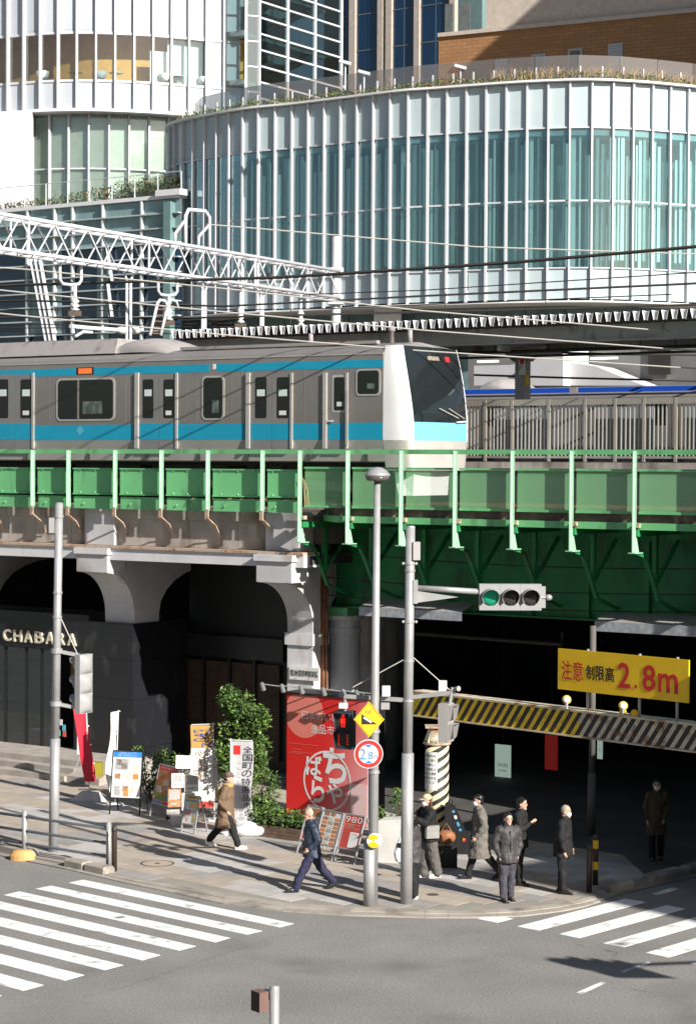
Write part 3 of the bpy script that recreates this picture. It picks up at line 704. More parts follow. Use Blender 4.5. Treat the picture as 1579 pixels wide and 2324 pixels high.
# upper and lower stripes
def stripe(name, z0, z1, u0, u1, mt): return MT().box(u0, u1, VT - .004, VT + .01, z0, z1).build(name, mt, tr)
zs1, zs0 = zt_(823), zt_(841)
stripe('upper_stripe', zs0, zs1, UT0, upos(173, VT), 'stripe_blue'); stripe('upper_stripe', zs0, zs1, upos(214, VT), upos(475, VT), 'stripe_blue'); stripe('upper_stripe', zs0, zs1, upos(491, VT), UN, 'stripe_blue')
sidebox('destination_display', 174, 213, 834, 850, 'train_black'); sidebox('display_text', 179, 209, 836, 848, 'led_orange', out=.009)
sidebox('marker_light', 483, 490, 826, 838, 'train_white')
zb1, zb0 = zt_(961), zt_(998)
prev = UT0
for x0, x1 in ((-20, 79), (310.6, 404.4), (562.7, 665), (737, 789)):
    stripe('lower_stripe', zb0, zb1, prev, upos(x0, VT) + .05, 'stripe_blue'); prev = upos(x1, VT) - .05
stripe('lower_stripe', zb0, zb1, prev, UN, 'stripe_blue')
u, z = uz(182, 977, VT); MT().poly([(u - .14, VT - .0065, z), (u, VT - .0065, z - .13), (u + .14, VT - .0065, z), (u, VT - .0065, z + .13)], (0, .002, 0)).build('emblem', mat('emblem_blue', (.10, .42, .55), .4, var=0), tr)
MT().box(UT0, UN, VT - .012, VT + .02, zeave + .005, zeave + .03).build('rain_gutter', 'stainless_pale', tr)
for x in (112, 285, 300, 420, 446, 525, 548, 690, 722):
    u = upos(x, VT); MT().box(u - .006, u + .006, VT - .0035, VT + .01, zb1 + .01, zs0 - .01).build('panel_seam', 'door_grey', tr)
for x in (60, 200, 330, 450, 560, 700, 830):
    u = upos(x, VT); MT().box(u - .01, u + .01, VT + .03, VT + .09, zsill + .02, zval).build('valance_seam', 'under_dark', tr)
# lower valance
m = MT(); m.grid([[(u, VTC - 1.479 + d, z) for d, z in ((.0, zbelt - .004), (.052, zval), (.10, zsill))] for u in (UT0, UN)]); m.build('valance', 'stainless_pale', tr)
mat('cabin_dim', (.10, .13, .12), .6, var=.5, scale=5)
def window(x0, x1, y0, y1, rad=.12, div=None):
    fr = sidebox('window', x0 - 4, x1 + 4, y0 - 4, y1 + 4, 'stainless_pale', out=.012, th=.02, rad=rad + .03)
    sidebox('pane', x0, x1, y0, y1, tglass if False else 'train_black', fr, out=.016, th=.008, rad=rad)
    sidebox('seat_glimpse', x0 + (x1 - x0) * .45, x0 + (x1 - x0) * .8, y0 + (y1 - y0) * .55, y1 - 12, 'cabin_dim', fr, out=.0175, th=.004)
    if div: sidebox('window_bar', div - 2, div + 2, y0, y1, 'stainless', fr, out=.022, th=.008)
window(133, 258, 862, 951, .12, 179); window(463, 506, 857, 949, .1); window(812, 860, 841, 894, .08)
window(-120, -40, 864, 952, .12)
def door(x0, x1, gl, ys, seam):
    sidebox('door_post', x0 - 2, x0 + 6, 846, 1018, 'stainless_pale', out=.05, th=.06); sidebox('door_post', x1 - 5, x1, 846, 1018, 'stainless_pale', out=.03, th=.05)
    if seam:
        for a, b, g in ((x0 + 7, seam - .7, gl[0]), (seam + .7, x1 - 6, gl[1])):
            lf = sidebox('door_leaf', a, b, 850, 1022, 'door_grey', out=.007); sidebox('pane', g[0], g[1], ys[0], ys[1], 'train_black', lf, out=.011, rad=.05)
            sidebox('door_stripe', a, b, 961, 998, 'stripe_blue', lf, out=.010)
            sidebox('notice', g[0] + 4, g[1] - 4, 884, 899, 'paper_pale', lf, out=.013)
        sidebox('notice', gl[1][0] + 5, gl[1][1] - 6, 932, 942, 'train_white', lf, out=.013)
    else:
        lf = sidebox('cab_door', x0 + 7, x1 - 6, 846, 1022, 'door_grey', out=.007); sidebox('door_rim', gl[0][0] - 5, gl[0][1] + 3, ys[0] - 5, ys[1] + 5, 'stainless_pale', lf, out=.013, rad=.05); sidebox('pane', gl[0][0], gl[0][1], ys[0], ys[1], 'train_black', lf, out=.018, rad=.04)
        sidebox('door_stripe', x0 + 7, x1 - 6, 961, 998, 'stripe_blue', lf, out=.010); sidebox('handle', x0 + 6, x0 + 20, 954, 957, 'train_white', lf, out=.05)
        sidebox('notice', gl[0][0] + 6, gl[0][1] - 4, 912, 922, 'paper_pale', lf, out=.022)
door(310.6, 404.4, ((325, 349), (372, 396)), (861, 949), 360.7); door(562.7, 665, ((580, 605.5), (629, 656)), (856, 949), 617)
door(737, 790, ((759, 782),), (856, 931), None); door(-22, 79, ((-6, 20), (48, 73)), (861, 949), 34)
sidebox('handrail', 788, 793, 886, 1010, 'stainless_pale', out=.07, th=.02)
# nose: curved mask with white corner pillars, dark windscreen, light blue band, grey skirt
ztopf = zt_(797) + .05; zband1, zband0 = zat(990, 958, VT + .8), zat(990, 1000, VT + .8)
def nose(s, z):
    t = (z - zsill) / (zapex - zsill); umax = .86 - .42 * max(0, t - .3) ** 1.5 / .59
    hw = 1.475 - .10 * max(0, (zbelt - z) / (zbelt - zsill)) - .10 * max(0, t - .5) ** 2 * 4
    a = abs(s); q = a / .72 if a < .72 else 1.0
    if a <= .72: v = .86 * (a / .72); u = 1 - .16 * (a / .72) ** 2.4           # broad front
    else: k = (a - .72) / .28; v = .86 + .14 * math.sin(k * math.pi / 2); u = .84 * math.cos(k * math.pi / 2) ** .8
    return (UN + umax * u, VTC + math.copysign(hw * v, s), z)
def patch_(name, s0, s1, za, zb, mt, ns=10, nz=8, off=0.0):
    m = MT(); rows = []
    for i in range(nz + 1):
        z = za + (zb - za) * i / nz; f0 = s0(z) if callable(s0) else s0; f1 = s1(z) if callable(s1) else s1
        r = []
        for j in range(ns + 1):
            s = f0 + (f1 - f0) * j / ns; p = Vector(nose(s, z)); p.x += off; r.append(p)
        rows.append(r)
    m.grid(rows); o = m.build(name, mt, tr, smooth=True); return o
zmask = ztopf
ps = lambda z: .66 + .07 * (z - zsill) / (zmask - zsill)
patch_('nose_pillar', -1, lambda z: -ps(z), zband0, zmask, 'train_white', 8, 14, .004)
patch_('nose_pillar', ps, 1, zband0, zmask, 'train_white', 8, 14, .004)
patch_('windscreen', lambda z: -ps(z), ps, zband1, zmask, 'windscreen_dark', 18, 12)
patch_('dashboard_band', lambda z: -ps(z), ps, zband1 - .0, zband1 + .22, 'train_black', 18, 2, .008)
patch_('nose_band', lambda z: -ps(z), ps, zband0, zband1, 'front_blue', 18, 3, .004)
patch_('nose_skirt', -1, 1, zsill - .22, zband0, 'stainless_pale', 24, 4, .002)
m = MT(); rows = []                                                   # dome from windscreen top back to the roof
NS = 24
for i in range(7):
    t = i / 6; r = []
    for j in range(NS + 1):
        s = -1 + 2 * j / NS; p = Vector(nose(s, zmask)); a = p.y - VTC
        pr2 = side_prof(); zz = None
        for k in range(len(pr2) - 1):
            if pr2[k][0] <= a <= pr2[k + 1][0] and pr2[k][1] >= zeave - .001 and pr2[k + 1][1] >= zeave - .001:
                f = (a - pr2[k][0]) / max(1e-6, pr2[k + 1][0] - pr2[k][0]); zz = pr2[k][1] + f * (pr2[k + 1][1] - pr2[k][1])
        if zz is None or zz < zmask: zz = zmask
        q = Vector((UN - .01, VTC + a, zz)); e = math.sin(t * math.pi / 2)
        r.append(Vector((p.x + (q.x - p.x) * t, q.y, p.z + (q.z - p.z) * e)))
    rows.append(r)
m.grid(rows).build('nose_roof', 'roof_grey', tr, smooth=True)
m = MT()
for s0, s1 in ((-.15, .35), (.1, .55)):
    a = Vector(nose(s0, zband1 + .35)); b = Vector(nose(s1, zband1 + .12)); a.x += .05; b.x += .05; m.tube([a, b], .015, 5)
m.build('wiper', 'stainless_pale', tr)
a = Vector(nose(.3, zband1 + .02)); b = Vector(nose(.62, zband1 + .05)); a.x += .05; b.x += .05
m = MT(); m.bar(a, b, .05, .035); m.build('headlight_trim', 'train_white', tr)
patch_('display_text', .28, .40, zmask - .34, zmask - .22, emis('led_red', (.8, .02, .02), .3), 4, 2, .006)
patch_('display_text', -.2, .1, zmask - .33, zmask - .23, mat('led_dim', (.25, .2, .16), .5, var=.4, scale=30), 4, 2, .006)
# roof equipment
def roofbox(name, x0, x1, hw, h, mt, taper=.12):
    a, b = upos(x0, VTC, 790), upos(x1, VTC, 790); z = zapex - .1
    m = MT(); m.hexa([(a, VTC - hw, z), (b, VTC - hw, z), (b, VTC + hw, z), (a, VTC + hw, z)], [(a + taper, VTC - hw + taper * 2, z + h), (b - taper, VTC - hw + taper * 2, z + h), (b - taper, VTC + hw - taper * 2, z + h), (a + taper, VTC + hw - taper * 2, z + h)])
    return m.build(name, mt, tr)
ac = roofbox('air_conditioner', -90, 325, 1.15, .42, 'roof_grey')
a0, b0 = upos(75, VTC, 780), upos(175, VTC, 780)
for k in range(12):
    u = a0 + (b0 - a0) * k / 12; MT().box(u, u + .05, VTC - .85, VTC - .1, zapex + .325, zapex + .34).build('grille_slat', 'under_dark', ac)
m = MT(); a0, b0 = upos(318, VTC, 780), upos(445, VTC, 780)
rows = []
for i in range(9):
    t = i / 8; u = a0 + (b0 - a0) * t; h = .48 * math.sin(math.pi * min(1, .22 + .78 * t)) ** .8 + .02
    rows.append([(u, VTC + 1.1 * math.sin(f * math.pi / 16), zapex - .16 + h * max(.02, math.cos(f * math.pi / 16)) ** .5) for f in range(-8, 9)])
m.grid(rows).f.append(tuple(range(17))); m.build('roof_cowl', 'roof_grey', tr, smooth=True)
for x, h, hd in ((705, .34, 0), (888, .32, 1), (930, .36, 0)):
    u = upos(x, VTC, 780); m = MT(); m.lathe((u, VTC, zapex - .03), [(.07, 0), (.06, h)] + ([(.1, h + .01), (.09, h + .12), (.02, h + .14)] if hd else [(.02, h + .01)]), 10); m.build('roof_antenna', 'roof_grey', tr, smooth=True)
MT().box(UN - 7, UN - .6, VTC - .9, VTC - .75, zapex - .06, zapex + .02).build('roof_rib', 'roof_grey', tr)
# bogie and underfloor
for ub in (UN - 2.2, UN - 16):
    bo = MT().box(ub - 1.3, ub + 1.3, VT + .35, VT + .5, ztk + .45, ztk + .72).build('bogie_frame', 'under_dark', tr)
    for k in (-1.05, 1.05):
        for v in (VTC - .6, VTC + .6):
            MT().lathe((ub + k, v, ztk + .6), [(.05, -.06), (.42, -.06), (.45, -.02), (.45, .06), (.05, .06)], 20, axis=(0, 1, 0)).build('wheel', 'rust', bo)
MT().box(UT0, UN - .1, VTC - 1.1, VTC + 1.1, zsill - .12, zsill - .031).build('underframe', 'under_dark', tr)
for a, b in ((-13.5, -11), (-10.6, -8.2), (-7.8, -5.2)): MT().box(UN + a, UN + b, VT + .35, VT + 1.2, ztk + .5, zsill - .123).build('equipment_box', 'under_dark', tr)
MT().poly([(UN + .6, VT + .5, zsill - .23), (UN + .05, VT + .4, zsill - .23), (UN + .15, VT + .5, ztk + .35), (UN + .5, VT + .6, ztk + .35)], (0, 1.6, 0)).build('obstacle_guard', 'train_white', tr)
# second train behind the platform
V2 = 52.95
t2 = thing('commuter_train', 'stainless train with navy blue stripe standing behind the platform gates', 'train', tw(upos(1300, V2), V2, ztk + .17))
dz = zat(1300, 866, V2) - zapex - .1
m = MT(); pr = side_prof(); uA, uB = upos(1030, V2) - 30, 15
m.grid([[(u, V2 + 1.475 + a, z + dz) for a, z in pr] for u in (uA, uB)]); auto_smooth(m.build('body', 'stainless', t2), 25)
zz1, zz0 = zat(1300, 880, V2), zat(1300, 891, V2)
for a, b in ((uA, upos(1290, V2)), (upos(1310, V2), uB)): MT().box(a, b, V2 - .005, V2 + .01, zz0, zz1).build('upper_stripe', 'stripe_navy', t2)
MT().box(upos(1292, V2), upos(1307, V2), V2 - .006, V2 + .01, zz0, zz1 + .02).build('vent_cover', 'stainless_pale', t2)
for x in (1120, 1200, 1400, 1490):
    u = upos(x, V2); MT().box(u - .3, u + .3, V2 - .012, V2, zat(1300, 965, V2), zat(1300, 915, V2)).build('window', 'train_black', t2)
for x in (1260, 1350):
    u = upos(x, V2); MT().box(u - .65, u + .65, V2 - .01, V2, zat(1300, 1020, V2), zat(1300, 905, V2)).build('door', 'door_grey', t2)
m = MT(); a0, b0 = upos(1070, V2), upos(1140, V2); zr = zapex + dz
m.grid([[(a0 + (b0 - a0) * i / 8, V2 + 1.475 + 1.1 * math.sin(f * math.pi / 16), zr - .2 + .5 * math.sin(math.pi * min(1, .25 + .75 * i / 8)) * max(.02, math.cos(f * math.pi / 16)) ** .5) for f in range(-8, 9)] for i in range(9)]); m.build('roof_cowl', 'roof_grey', t2, smooth=True)
# platform gates
mat('gate_metal', (0.46, 0.42, 0.37), .4, metal=.5, var=.1)
mat('gate_panel', (0.20, 0.21, 0.23), .5, var=.05)
VG = 47.15; zpl = ztk + 1.22; zg1_ = zat(1300, 905, VG)
gpx = [1040, 1099, 1160, 1243, 1325, 1393, 1458, 1530, 1600]
gus = [upos(x, VG) for x in gpx]
gus = gus + [gus[-1] + 1.4 * k for k in range(1, 3)]
for i in range(len(gus) - 1):
    a, b = gus[i], gus[i + 1]
    near = 'seen right of the train' if a > upos(1065, VG) else 'hidden behind the train'
    g = thing('platform_gate', 'waist high steel platform gate with vertical bars and top rail', 'platform gate', tw(a, VG, zpl), group='gates along the platform edge')
    MT().box(a, a + .07, VG - .06, VG + .06, zpl, zg1_).build('post', 'gate_metal', g)
    MT().box(a + .072, b - .002, VG - .05, VG + .05, zg1_ - .16, zg1_ - .004).build('top_rail', 'gate_metal', g)
    MT().box(a + .072, b - .002, VG - .04, VG + .04, zpl + .08, zpl + .14).build('bottom_rail', 'gate_metal', g)
    m = MT(); k = max(4, int((b - a) / .115))
    for j in range(1, k): u = a + .07 + (b - a - .07) * j / k; m.box(u - .014, u + .014, VG - .02, VG + .02, zpl + .142, zg1_ - .162)
    stuff(m.build('bars', 'stainless_pale', g))
# backing screen of the gate (stored door leaf), grey
for i in range(len(gus) - 1):
    if i % 3 == 1: MT().box(gus[i] + .1, gus[i + 1] + .9, VG + .3, VG + .33, zpl, zg1_ - .2).build('stored_panel', 'gate_panel', plat)
# platform canopy with folded sheet edge
can = thing('platform_canopy', 'long platform canopy of deep folded white metal sheet on grey beams', 'canopy', tw(upos(1190, 48.6), 48.6, zpl))
mat('sheet_white', (0.72, 0.73, 0.76), .5, var=.06, dirt=((.35, .33, .32), .15, 3, 1)); mat('sheet_dark', (0.14, 0.12, 0.11), .8, var=.2)
mat('beam_grey', (0.42, 0.40, 0.38), .7, var=.12, scale=1.5, dirt=((.14, .12, .1), .2, 3, .4))
VCE = 46.9; zca = zat(961, 746, VCE); fold = .262; dep = .24
u = upos(385, VCE); m = MT(); top = []; bot = []
uend = 30
while u < uend:
    for du_, dz_ in ((0, dep), (.05, dep), (.105, 0), (.19, 0), (.245, dep)):
        top.append((u + du_ * fold / .262, zca + dz_))
    u += fold
rowsT = [[(a, v, z) for a, z in top] for v in (VCE, 51.3)]
m.grid(rowsT); sheet = m.build('folded_sheet', 'sheet_white', can)
m = MT(); m.grid([[(a, v, z - .018) for a, z in top] for v in (VCE + .01, 51.3)]); m.build('sheet_underside', 'sheet_dark', can)
u = upos(385, VCE); k = 0
while u < upos(1600, VCE):                                          # closed trough ends
    MT().poly([(u + .055, VCE + .03, zca + dep * .92), (u + .11, VCE + .03, zca + .006), (u + .185, VCE + .03, zca + .006), (u + .24, VCE + .03, zca + dep * .92)], (0, .01, 0)).build('trough_end', 'sheet_white', can); u += fold
ub0 = upos(385, VCE + .6)
MT().box(ub0, uend, VCE + .45, VCE + .65, zca - .42, zca - .03).build('edge_beam', 'beam_grey', can)
MT().box(ub0, uend, VCE + .35, VCE + .75, zca - .45, zca - .421).build('beam_flange', 'beam_grey', can)
MT().box(ub0, uend, 50.6, 50.8, zca - .42, zca - .03).build('ridge_beam', 'beam_grey', can)
for x in (700, 1184, 1700):
    u = upos(x, 48.6); c = MT().box(u - .15, u + .15, 48.45, 48.75, zpl, zca - .46).build('column', 'beam_grey', can)
    MT().poly([(u - .7, 48.5, zca - .46), (u + .7, 48.5, zca - .46), (u + .25, 48.5, zca - .85), (u - .25, 48.5, zca - .85)], (0, .2, 0)).build('bracket', 'beam_grey', c)
    MT().box(u - .06, u + .06, VCE + .5, 50.6, zca - .62, zca - .47).build('cross_beam', 'beam_grey', can)
MT().tube([(ub0, 47.9, zca - .62), (uend, 47.9, zca - .62)], .05, 6).build('conduit', 'under_dark', can)
MT().tube([(ub0, 48.1, zca - .74), (uend, 48.1, zca - .74)], .035, 6).build('conduit', 'under_dark', can)
for x in (960, 1120, 1240, 1350, 1450, 1530):
    u = upos(x, 47.9); MT().box(u - .01, u + .01, 47.89, 47.91, zca - .62, zca - .4).build('hanger_rod', 'under_dark', can)
for x0, x1 in ((900, 945), (1085, 1130), (1340, 1400)):
    MT().box(upos(x0, 49.5), upos(x1, 49.5), 49.4, 49.5, zca - .8, zca - .74).build('strip_light', emis('tube_light', (1, 1, .95), .9), can)
mat('sign_red', (0.6, 0.03, 0.03), .5, var=.03); mat('sign_yellow', (0.72, 0.45, 0.02), .5, var=.06)
sg = tag(MT().box(upos(1176, 48.4), upos(1189, 48.4), 48.38, 48.42, zat(1182, 851, 48.4), zat(1182, 812, 48.4)).build('platform_notice', 'plate_white', None, tw(upos(1182, 48.4), 48.4, zpl + 2)), 'narrow white notice with red mark on the platform column', 'sign')
MT().box(upos(1178, 48.38), upos(1187, 48.38), 48.37, 48.375, zat(1182, 826, 48.4), zat(1182, 815, 48.4)).build('red_mark', 'sign_red', sg)
tag(MT().box(upos(1191, 48.4), upos(1198, 48.4), 48.36, 48.42, zat(1195, 875, 48.4), zat(1195, 850, 48.4)).build('alarm_box', 'sign_yellow', None, tw(upos(1195, 48.4), 48.4, zpl + 1.5)), 'small yellow alarm box on the platform column', 'alarm box')
# white concourse behind the platform
conc = thing('station_concourse', 'white stair hall and grey walls behind the platform canopy', 'station', tw(upos(1240, 64), 64, zpl))
VX = 64.0
mat('wall_white', (0.60, 0.60, 0.62), .6, var=.04); mat('wall_grey', (0.20, 0.20, 0.195), .7, var=.1); mat('wall_teal', (0.10, 0.16, 0.165), .4, var=.15)
MT().box(upos(1060, VX + 2), 25, VX + 2, VX + 2.3, ztk - 1, zat(1300, 770, VX + 2)).build('wall', 'wall_grey', conc)
def vpoly(name, q, V, mt, th=.6): return MT().poly([(uz(x, y, V)[0], V, uz(x, y, V)[1]) for x, y in q], (0, th, 0)).build(name, mt, conc)
vpoly('stair_hall', [(1190, 875), (1277, 875), (1277, 775), (1250, 779), (1205, 815), (1190, 817)], VX, 'wall_white', 1.8)
vpoly('stair_slope', [(1280, 875), (1460, 875), (1416, 858), (1353, 832), (1280, 820)], VX + .5, 'wall_white', 1.2)
vpoly('kiosk', [(1075, 875), (1187, 875), (1187, 820), (1160, 828), (1075, 830)], VX + .6, 'wall_white', 1.0)
vpoly('doorway', [(1470, 850), (1520, 850), (1520, 780), (1470, 780)], VX + 1.9, 'under_dark', .05)
# ---- gantry over the tracks
mat('gantry_white', (0.56, 0.57, 0.60), .45, var=.05, dirt=((.45, .42, .4), .12, 4, 1))
G1 = dp(57, 503, 58); G2 = dp(752, 613, 73); gd = (G2 - G1); gd.z = 0; gdn = gd.normalized(); gn = Vector((gdn.y, -gdn.x, 0))
def gq(px, py, off=0.0):                                             # point on the gantry's vertical plane
    d = ray(px, py); p0 = G1 + gn * off; return CAM + d * ((p0 - CAM).dot(gn) / d.dot(gn))
ga = thing('catenary_gantry', 'white lattice truss gantry on a round pole across the railway tracks', 'gantry', Vector((G2.x, G2.y, zpl)))
zT = (G1.z + G2.z) / 2; zB = zT - .92
L0 = G1 - gdn * 6; L0.z = zT; L1 = Vector((G2.x, G2.y, zT)); GL = (L1 - L0).length; GW = .62
def gpnt(s, z, side): p = L0 + gdn * s; p.z = z; return p + gn * (GW / 2 * side)
for side in (-1, 1):
    for z in (zT, zB): MB().tube([gpnt(0, z, side), gpnt(GL, z, side)], .058, 8).build('chord', 'gantry_white', ga, smooth=True)
np_ = 2 * int(GL / 1.5)
for side in (-1, 1):
    for k in range(np_):
        s0, s1 = GL * k / np_, GL * (k + 1) / np_
        a, b = (zB, zT) if k % 2 == 0 else (zT, zB)
        MB().tube([gpnt(s0, a, side), gpnt(s1, b, side)], .026, 5, False).build('lattice_bar', 'gantry_white', ga)
for k in range(0, np_ + 1):
    s0 = GL * k / np_
    for z in (zT, zB): MB().tube([gpnt(s0, z, -1), gpnt(s0, z, 1)], .022, 5, False).build('cross_bar', 'gantry_white', ga)
for s in (GL * .25, GL * .5, GL * .76):
    for side in (-1, 1): MB().tube([gpnt(s, zT, side), gpnt(s, zB, side)], .035, 6).build('splice_post', 'gantry_white', ga)
pp = dp(762, 700, 73.6)
MB().lathe((pp.x, pp.y, 0), [(.165, zpl - 1), (.165, dp(762, 538, 73.6).z), (.02, dp(762, 536, 73.6).z)], 16).build('pole', 'gantry_white', ga, smooth=False)
m = MB(); m.box(pp.x - .26, pp.x + .26, pp.y - .3, pp.y + .3, zT - .1, zT + .16); m.build('pole_collar', 'gantry_white', ga); MB().box(pp.x - .26, pp.x + .26, pp.y - .3, pp.y + .3, zB - .18, zB + .12).build('pole_collar', 'gantry_white', ga)
def rounded_u(x0, x1, y0, y1, r=.045, name='hanger_frame', depth=0):
    P = [gq(x0, y0), gq(x0, y0 + (y1 - y0) * .75), gq(x0 + (x1 - x0) * .12, y0 + (y1 - y0) * .95), gq((x0 + x1) / 2, y1), gq(x1 - (x1 - x0) * .12, y0 + (y1 - y0) * .97), gq(x1, y0 + (y1 - y0) * .8), gq(x1, y0 + 8)]
    return MB().tube(P, r, 8).build(name, 'gantry_white', ga, smooth=True)
def c4(x, y): return ((100 + .6333 * x) / 1.7625, (750 + .6333 * y) / 1.7625)
for x0, y0, x1, y1 in ((222, 470, 357, 615), (842, 560, 962, 682)):
    a = c4(x0, y0); b = c4(x1, y1); rounded_u(a[0], b[0], a[1], b[1])
a = c4(1015, 395); b = c4(1165, 140)
for off in (0, .5):
    P = [gq(a[0], a[1], off), gq(a[0], b[1] + 14, off), gq(a[0] + 6, b[1], off), gq(b[0] - 10, b[1] + 3, off), gq(b[0], b[1] + 17, off), gq(b[0], a[1] + 6, off)]
    if off == 0: MB().tube(P, .06, 8).build('top_frame', 'gantry_white', ga, smooth=True)
for x0, y0, x1, y1, x2, y2 in ((1005, 215, 950, 290, 950, 360), (1160, 240, 1098, 310, 1095, 375)):
    MB().tube([gq(*c4(x0, y0)), gq(*c4(x1, y1)), gq(*c4(x2, y2))], .05, 6).build('frame_stay', 'gantry_white', ga, smooth=True)
for x, y0, y1, wd in ((657, 540, 950, .2), (1131, 600, 960, .16), (1497, 640, 960, .13)):
    p0 = gq(*c4(x, y0 + 50)); p1 = Vector((p0.x, p0.y, zpl)); q = gdn * (wd / 2)
    m = MB()
    m.tube([p0 + q, p1 + q], .045, 6); m.tube([p0 - q, p1 - q], .045, 6); m.build('drop_post', 'gantry_white', ga, smooth=True)
    m = MB(); m.tube([p0 + q, gq(*c4(x + 30, y0 - 5))], .04, 6); m.tube([p0 - q, gq(*c4(x - 30, y0 - 5))], .04, 6); m.build('drop_brace', 'gantry_white', ga)
mat('brown_clamp', (.09, .065, .05), .7, var=.2); mat('porcelain', (0.60, 0.60, 0.58), .3, var=.03)
for x, y0, y1 in ((318, 612, 780), (910, 680, 840), (1363, 640, 860), (1742, 660, 880)):
    p0 = gq(*c4(x, y0)); p1 = gq(*c4(x, y0 + (y1 - y0) * .5)); p2 = gq(*c4(x, y1)); p1 = Vector((p0.x, p0.y, p1.z)); p2 = Vector((p0.x, p0.y, p2.z))
    MB().tube([p0, p1], .05, 7).build('insulator_rod', 'gantry_white', ga)
    h = p1.z - p2.z; MB().lathe((p2.x, p2.y, p2.z), [(.04, 0), (.14, h * .1), (.05, h * .25), (.15, h * .4), (.05, h * .55), (.13, h * .72), (.04, h)], 10).build('insulator', 'porcelain', ga, smooth=True)
    MB().box(p2.x - .18, p2.x + .18, p2.y - .06, p2.y + .06, p2.z - .14, p2.z - .002).build('wire_clamp', 'brown_clamp', ga)
MB().tube([gq(*c4(290, 876)), gq(*c4(420, 888)), gq(*c4(640, 903))], .06, 7).build('cantilever_arm', 'gantry_white', ga); MB().tube([gq(*c4(320, 940)), gq(*c4(370, 910)), gq(*c4(425, 915))], .04, 6).build('register_arm', 'gantry_white', ga)
MB().ball(gq(*c4(612, 904)), .2, .15, .12).build('insulator', 'porcelain', ga, smooth=True); MB().ball(gq(*c4(690, 902)), .2, .15, .13).build('insulator', 'porcelain', ga, smooth=True)
# ladder hooking over the hanger
la = thing('access_ladder', 'white access ladder with hooked top beside the gantry insulators', 'ladder', gq(*c4(820, 940)))
for x in (790, 858):
    MB().tube([gq(*c4(x, 935)), gq(*c4(x + 48, 730)), gq(*c4(x + 64, 710)), gq(*c4(x + 95, 716)), gq(*c4(x + 112, 765))], .05, 7).build('rail', 'gantry_white', la, smooth=True)
for k in range(5):
    y = 920 - k * 38; x = 790 + (935 - y) * .235; MB().tube([gq(*c4(x, y)), gq(*c4(x + 68, y + 4))], .02, 5).build('rung', 'rust', la)
# ---- wires
mat('wire_dark', (0.05, 0.045, 0.04), .6, var=0); mat('wire_pale', (0.42, 0.40, 0.37), .5, var=0)
def wire(name, pts, r, mt, label, sag=0.0, group=None):
    P = []
    for i in range(len(pts) - 1):
        for k in range(6):
            t = k / 6; P.append(pts[i].lerp(pts[i + 1], t) + Vector((0, 0, -sag * 4 * t * (1 - t))))
    P.append(pts[-1])
    return tag(MB().tube(P, r, 5).build(name, mt, None, pts[0]), label, 'wire', group)
def trackwire(p, V): return [vp(x, y, V) for x, y in p]
wire('feeder_cable', trackwire([(-60, 652), (57, 646.5), (624, 630), (776, 621), (1160, 596), (1522, 565), (1640, 554)], 46.5), .045, 'wire_dark', 'thick dark feeder cable above the train, rising past the glass facade')
for i, p in enumerate(([(-60, 686), (57, 682), (510, 695), (955, 672), (1522, 646), (1640, 640)], [(-60, 722), (57, 720), (420, 722), (955, 708), (1522, 693), (1640, 690)])):
    wire('messenger_wire', trackwire(p, 50), .032, 'wire_dark', 'dark messenger wire strung along the tracks above the platform canopy', group='messenger wires')
for p in ([(-60, 745), (510, 742), (955, 737), (1522, 722), (1640, 718)], [(-60, 758), (420, 757), (700, 750)], [(-60, 700), (300, 706), (760, 700), (1522, 668)], [(700, 668), (955, 659), (1522, 622), (1640, 614)], [(-60, 735), (300, 738), (560, 733)]):
    wire('contact_wire', trackwire(p, 54), .018, 'wire_dark', 'thin dark contact wire along the tracks behind the gantry', group='contact wires')
for p in ([(480, 510), (1078, 560), (1522, 575), (1640, 578)], [(-60, 603), (57, 611), (510, 655), (955, 705), (1522, 752), (1640, 762)], [(-60, 652), (57, 664), (510, 708), (955, 749), (1522, 792), (1640, 800)], [(-60, 705), (57, 717), (510, 760), (955, 796), (1522, 833), (1640, 840)]):
    wire('pale_wire', [dp(x, y, 52.5) for x, y in p], .017, 'wire_pale', 'thin pale wire slanting down across the train and canopy', group='pale slanting wires')
for p in ([(1075, 851), (1300, 858), (1640, 866)], [(1190, 798), (1400, 804), (1640, 806)]):
    wire('twisted_cable', [dp(x, y, 58) for x, y in p], .03, 'wire_dark', 'dark twisted cable below the platform canopy', group='twisted cables')
for x, y0, y1 in ((1061, 622, 660), (1238, 660, 690), (1086, 712, 745), (1497, 705, 730), (660, 690, 735), (1010, 664, 700)):
    a = vp(x, y0, 50); b = Vector((a.x, a.y, vp(x, y1, 50).z)); tag(MB().tube([a, b], .014, 4).build('dropper_wire', 'wire_dark', None, a), 'short vertical dropper hanging between overhead wires', 'wire', 'dropper wires')
# ================================================================ buildings behind the station
mat('fin_white', (0.50, 0.51, 0.54), .45, var=.03)
mat('panel_pale', (0.39, 0.465, 0.49), .25, var=.05, scale=.5, fine=.02, objvar=.05)
mat('panel_white', (0.43, 0.46, 0.50), .35, var=.04, scale=.5, objvar=.04)
mat('curtain_white', (0.80, 0.82, 0.82), .8, var=.04); mat('curtain_teal', (0.34, 0.46, 0.465), .7, var=.1)
mat('blind_cream', (0.70, 0.70, 0.58), .6, var=.06, objvar=.05)
mat('interior_dark', (0.13, 0.215, 0.22), .8, var=.1); mat('interior_orange', (0.78, 0.42, 0.11), .7, var=.1)
mat('soffit_grey', (0.50, 0.46, 0.42), .8, var=.06); mat('coping', (0.66, 0.66, 0.68), .4, var=.04)
pane_teal = glass('pane_teal', (0.80, 0.93, 0.93), .07, .02, base=(.16, .32, .33), trans=.92)
pane_clear = glass('pane_clear', (0.85, 0.9, 0.9), .06, .02)
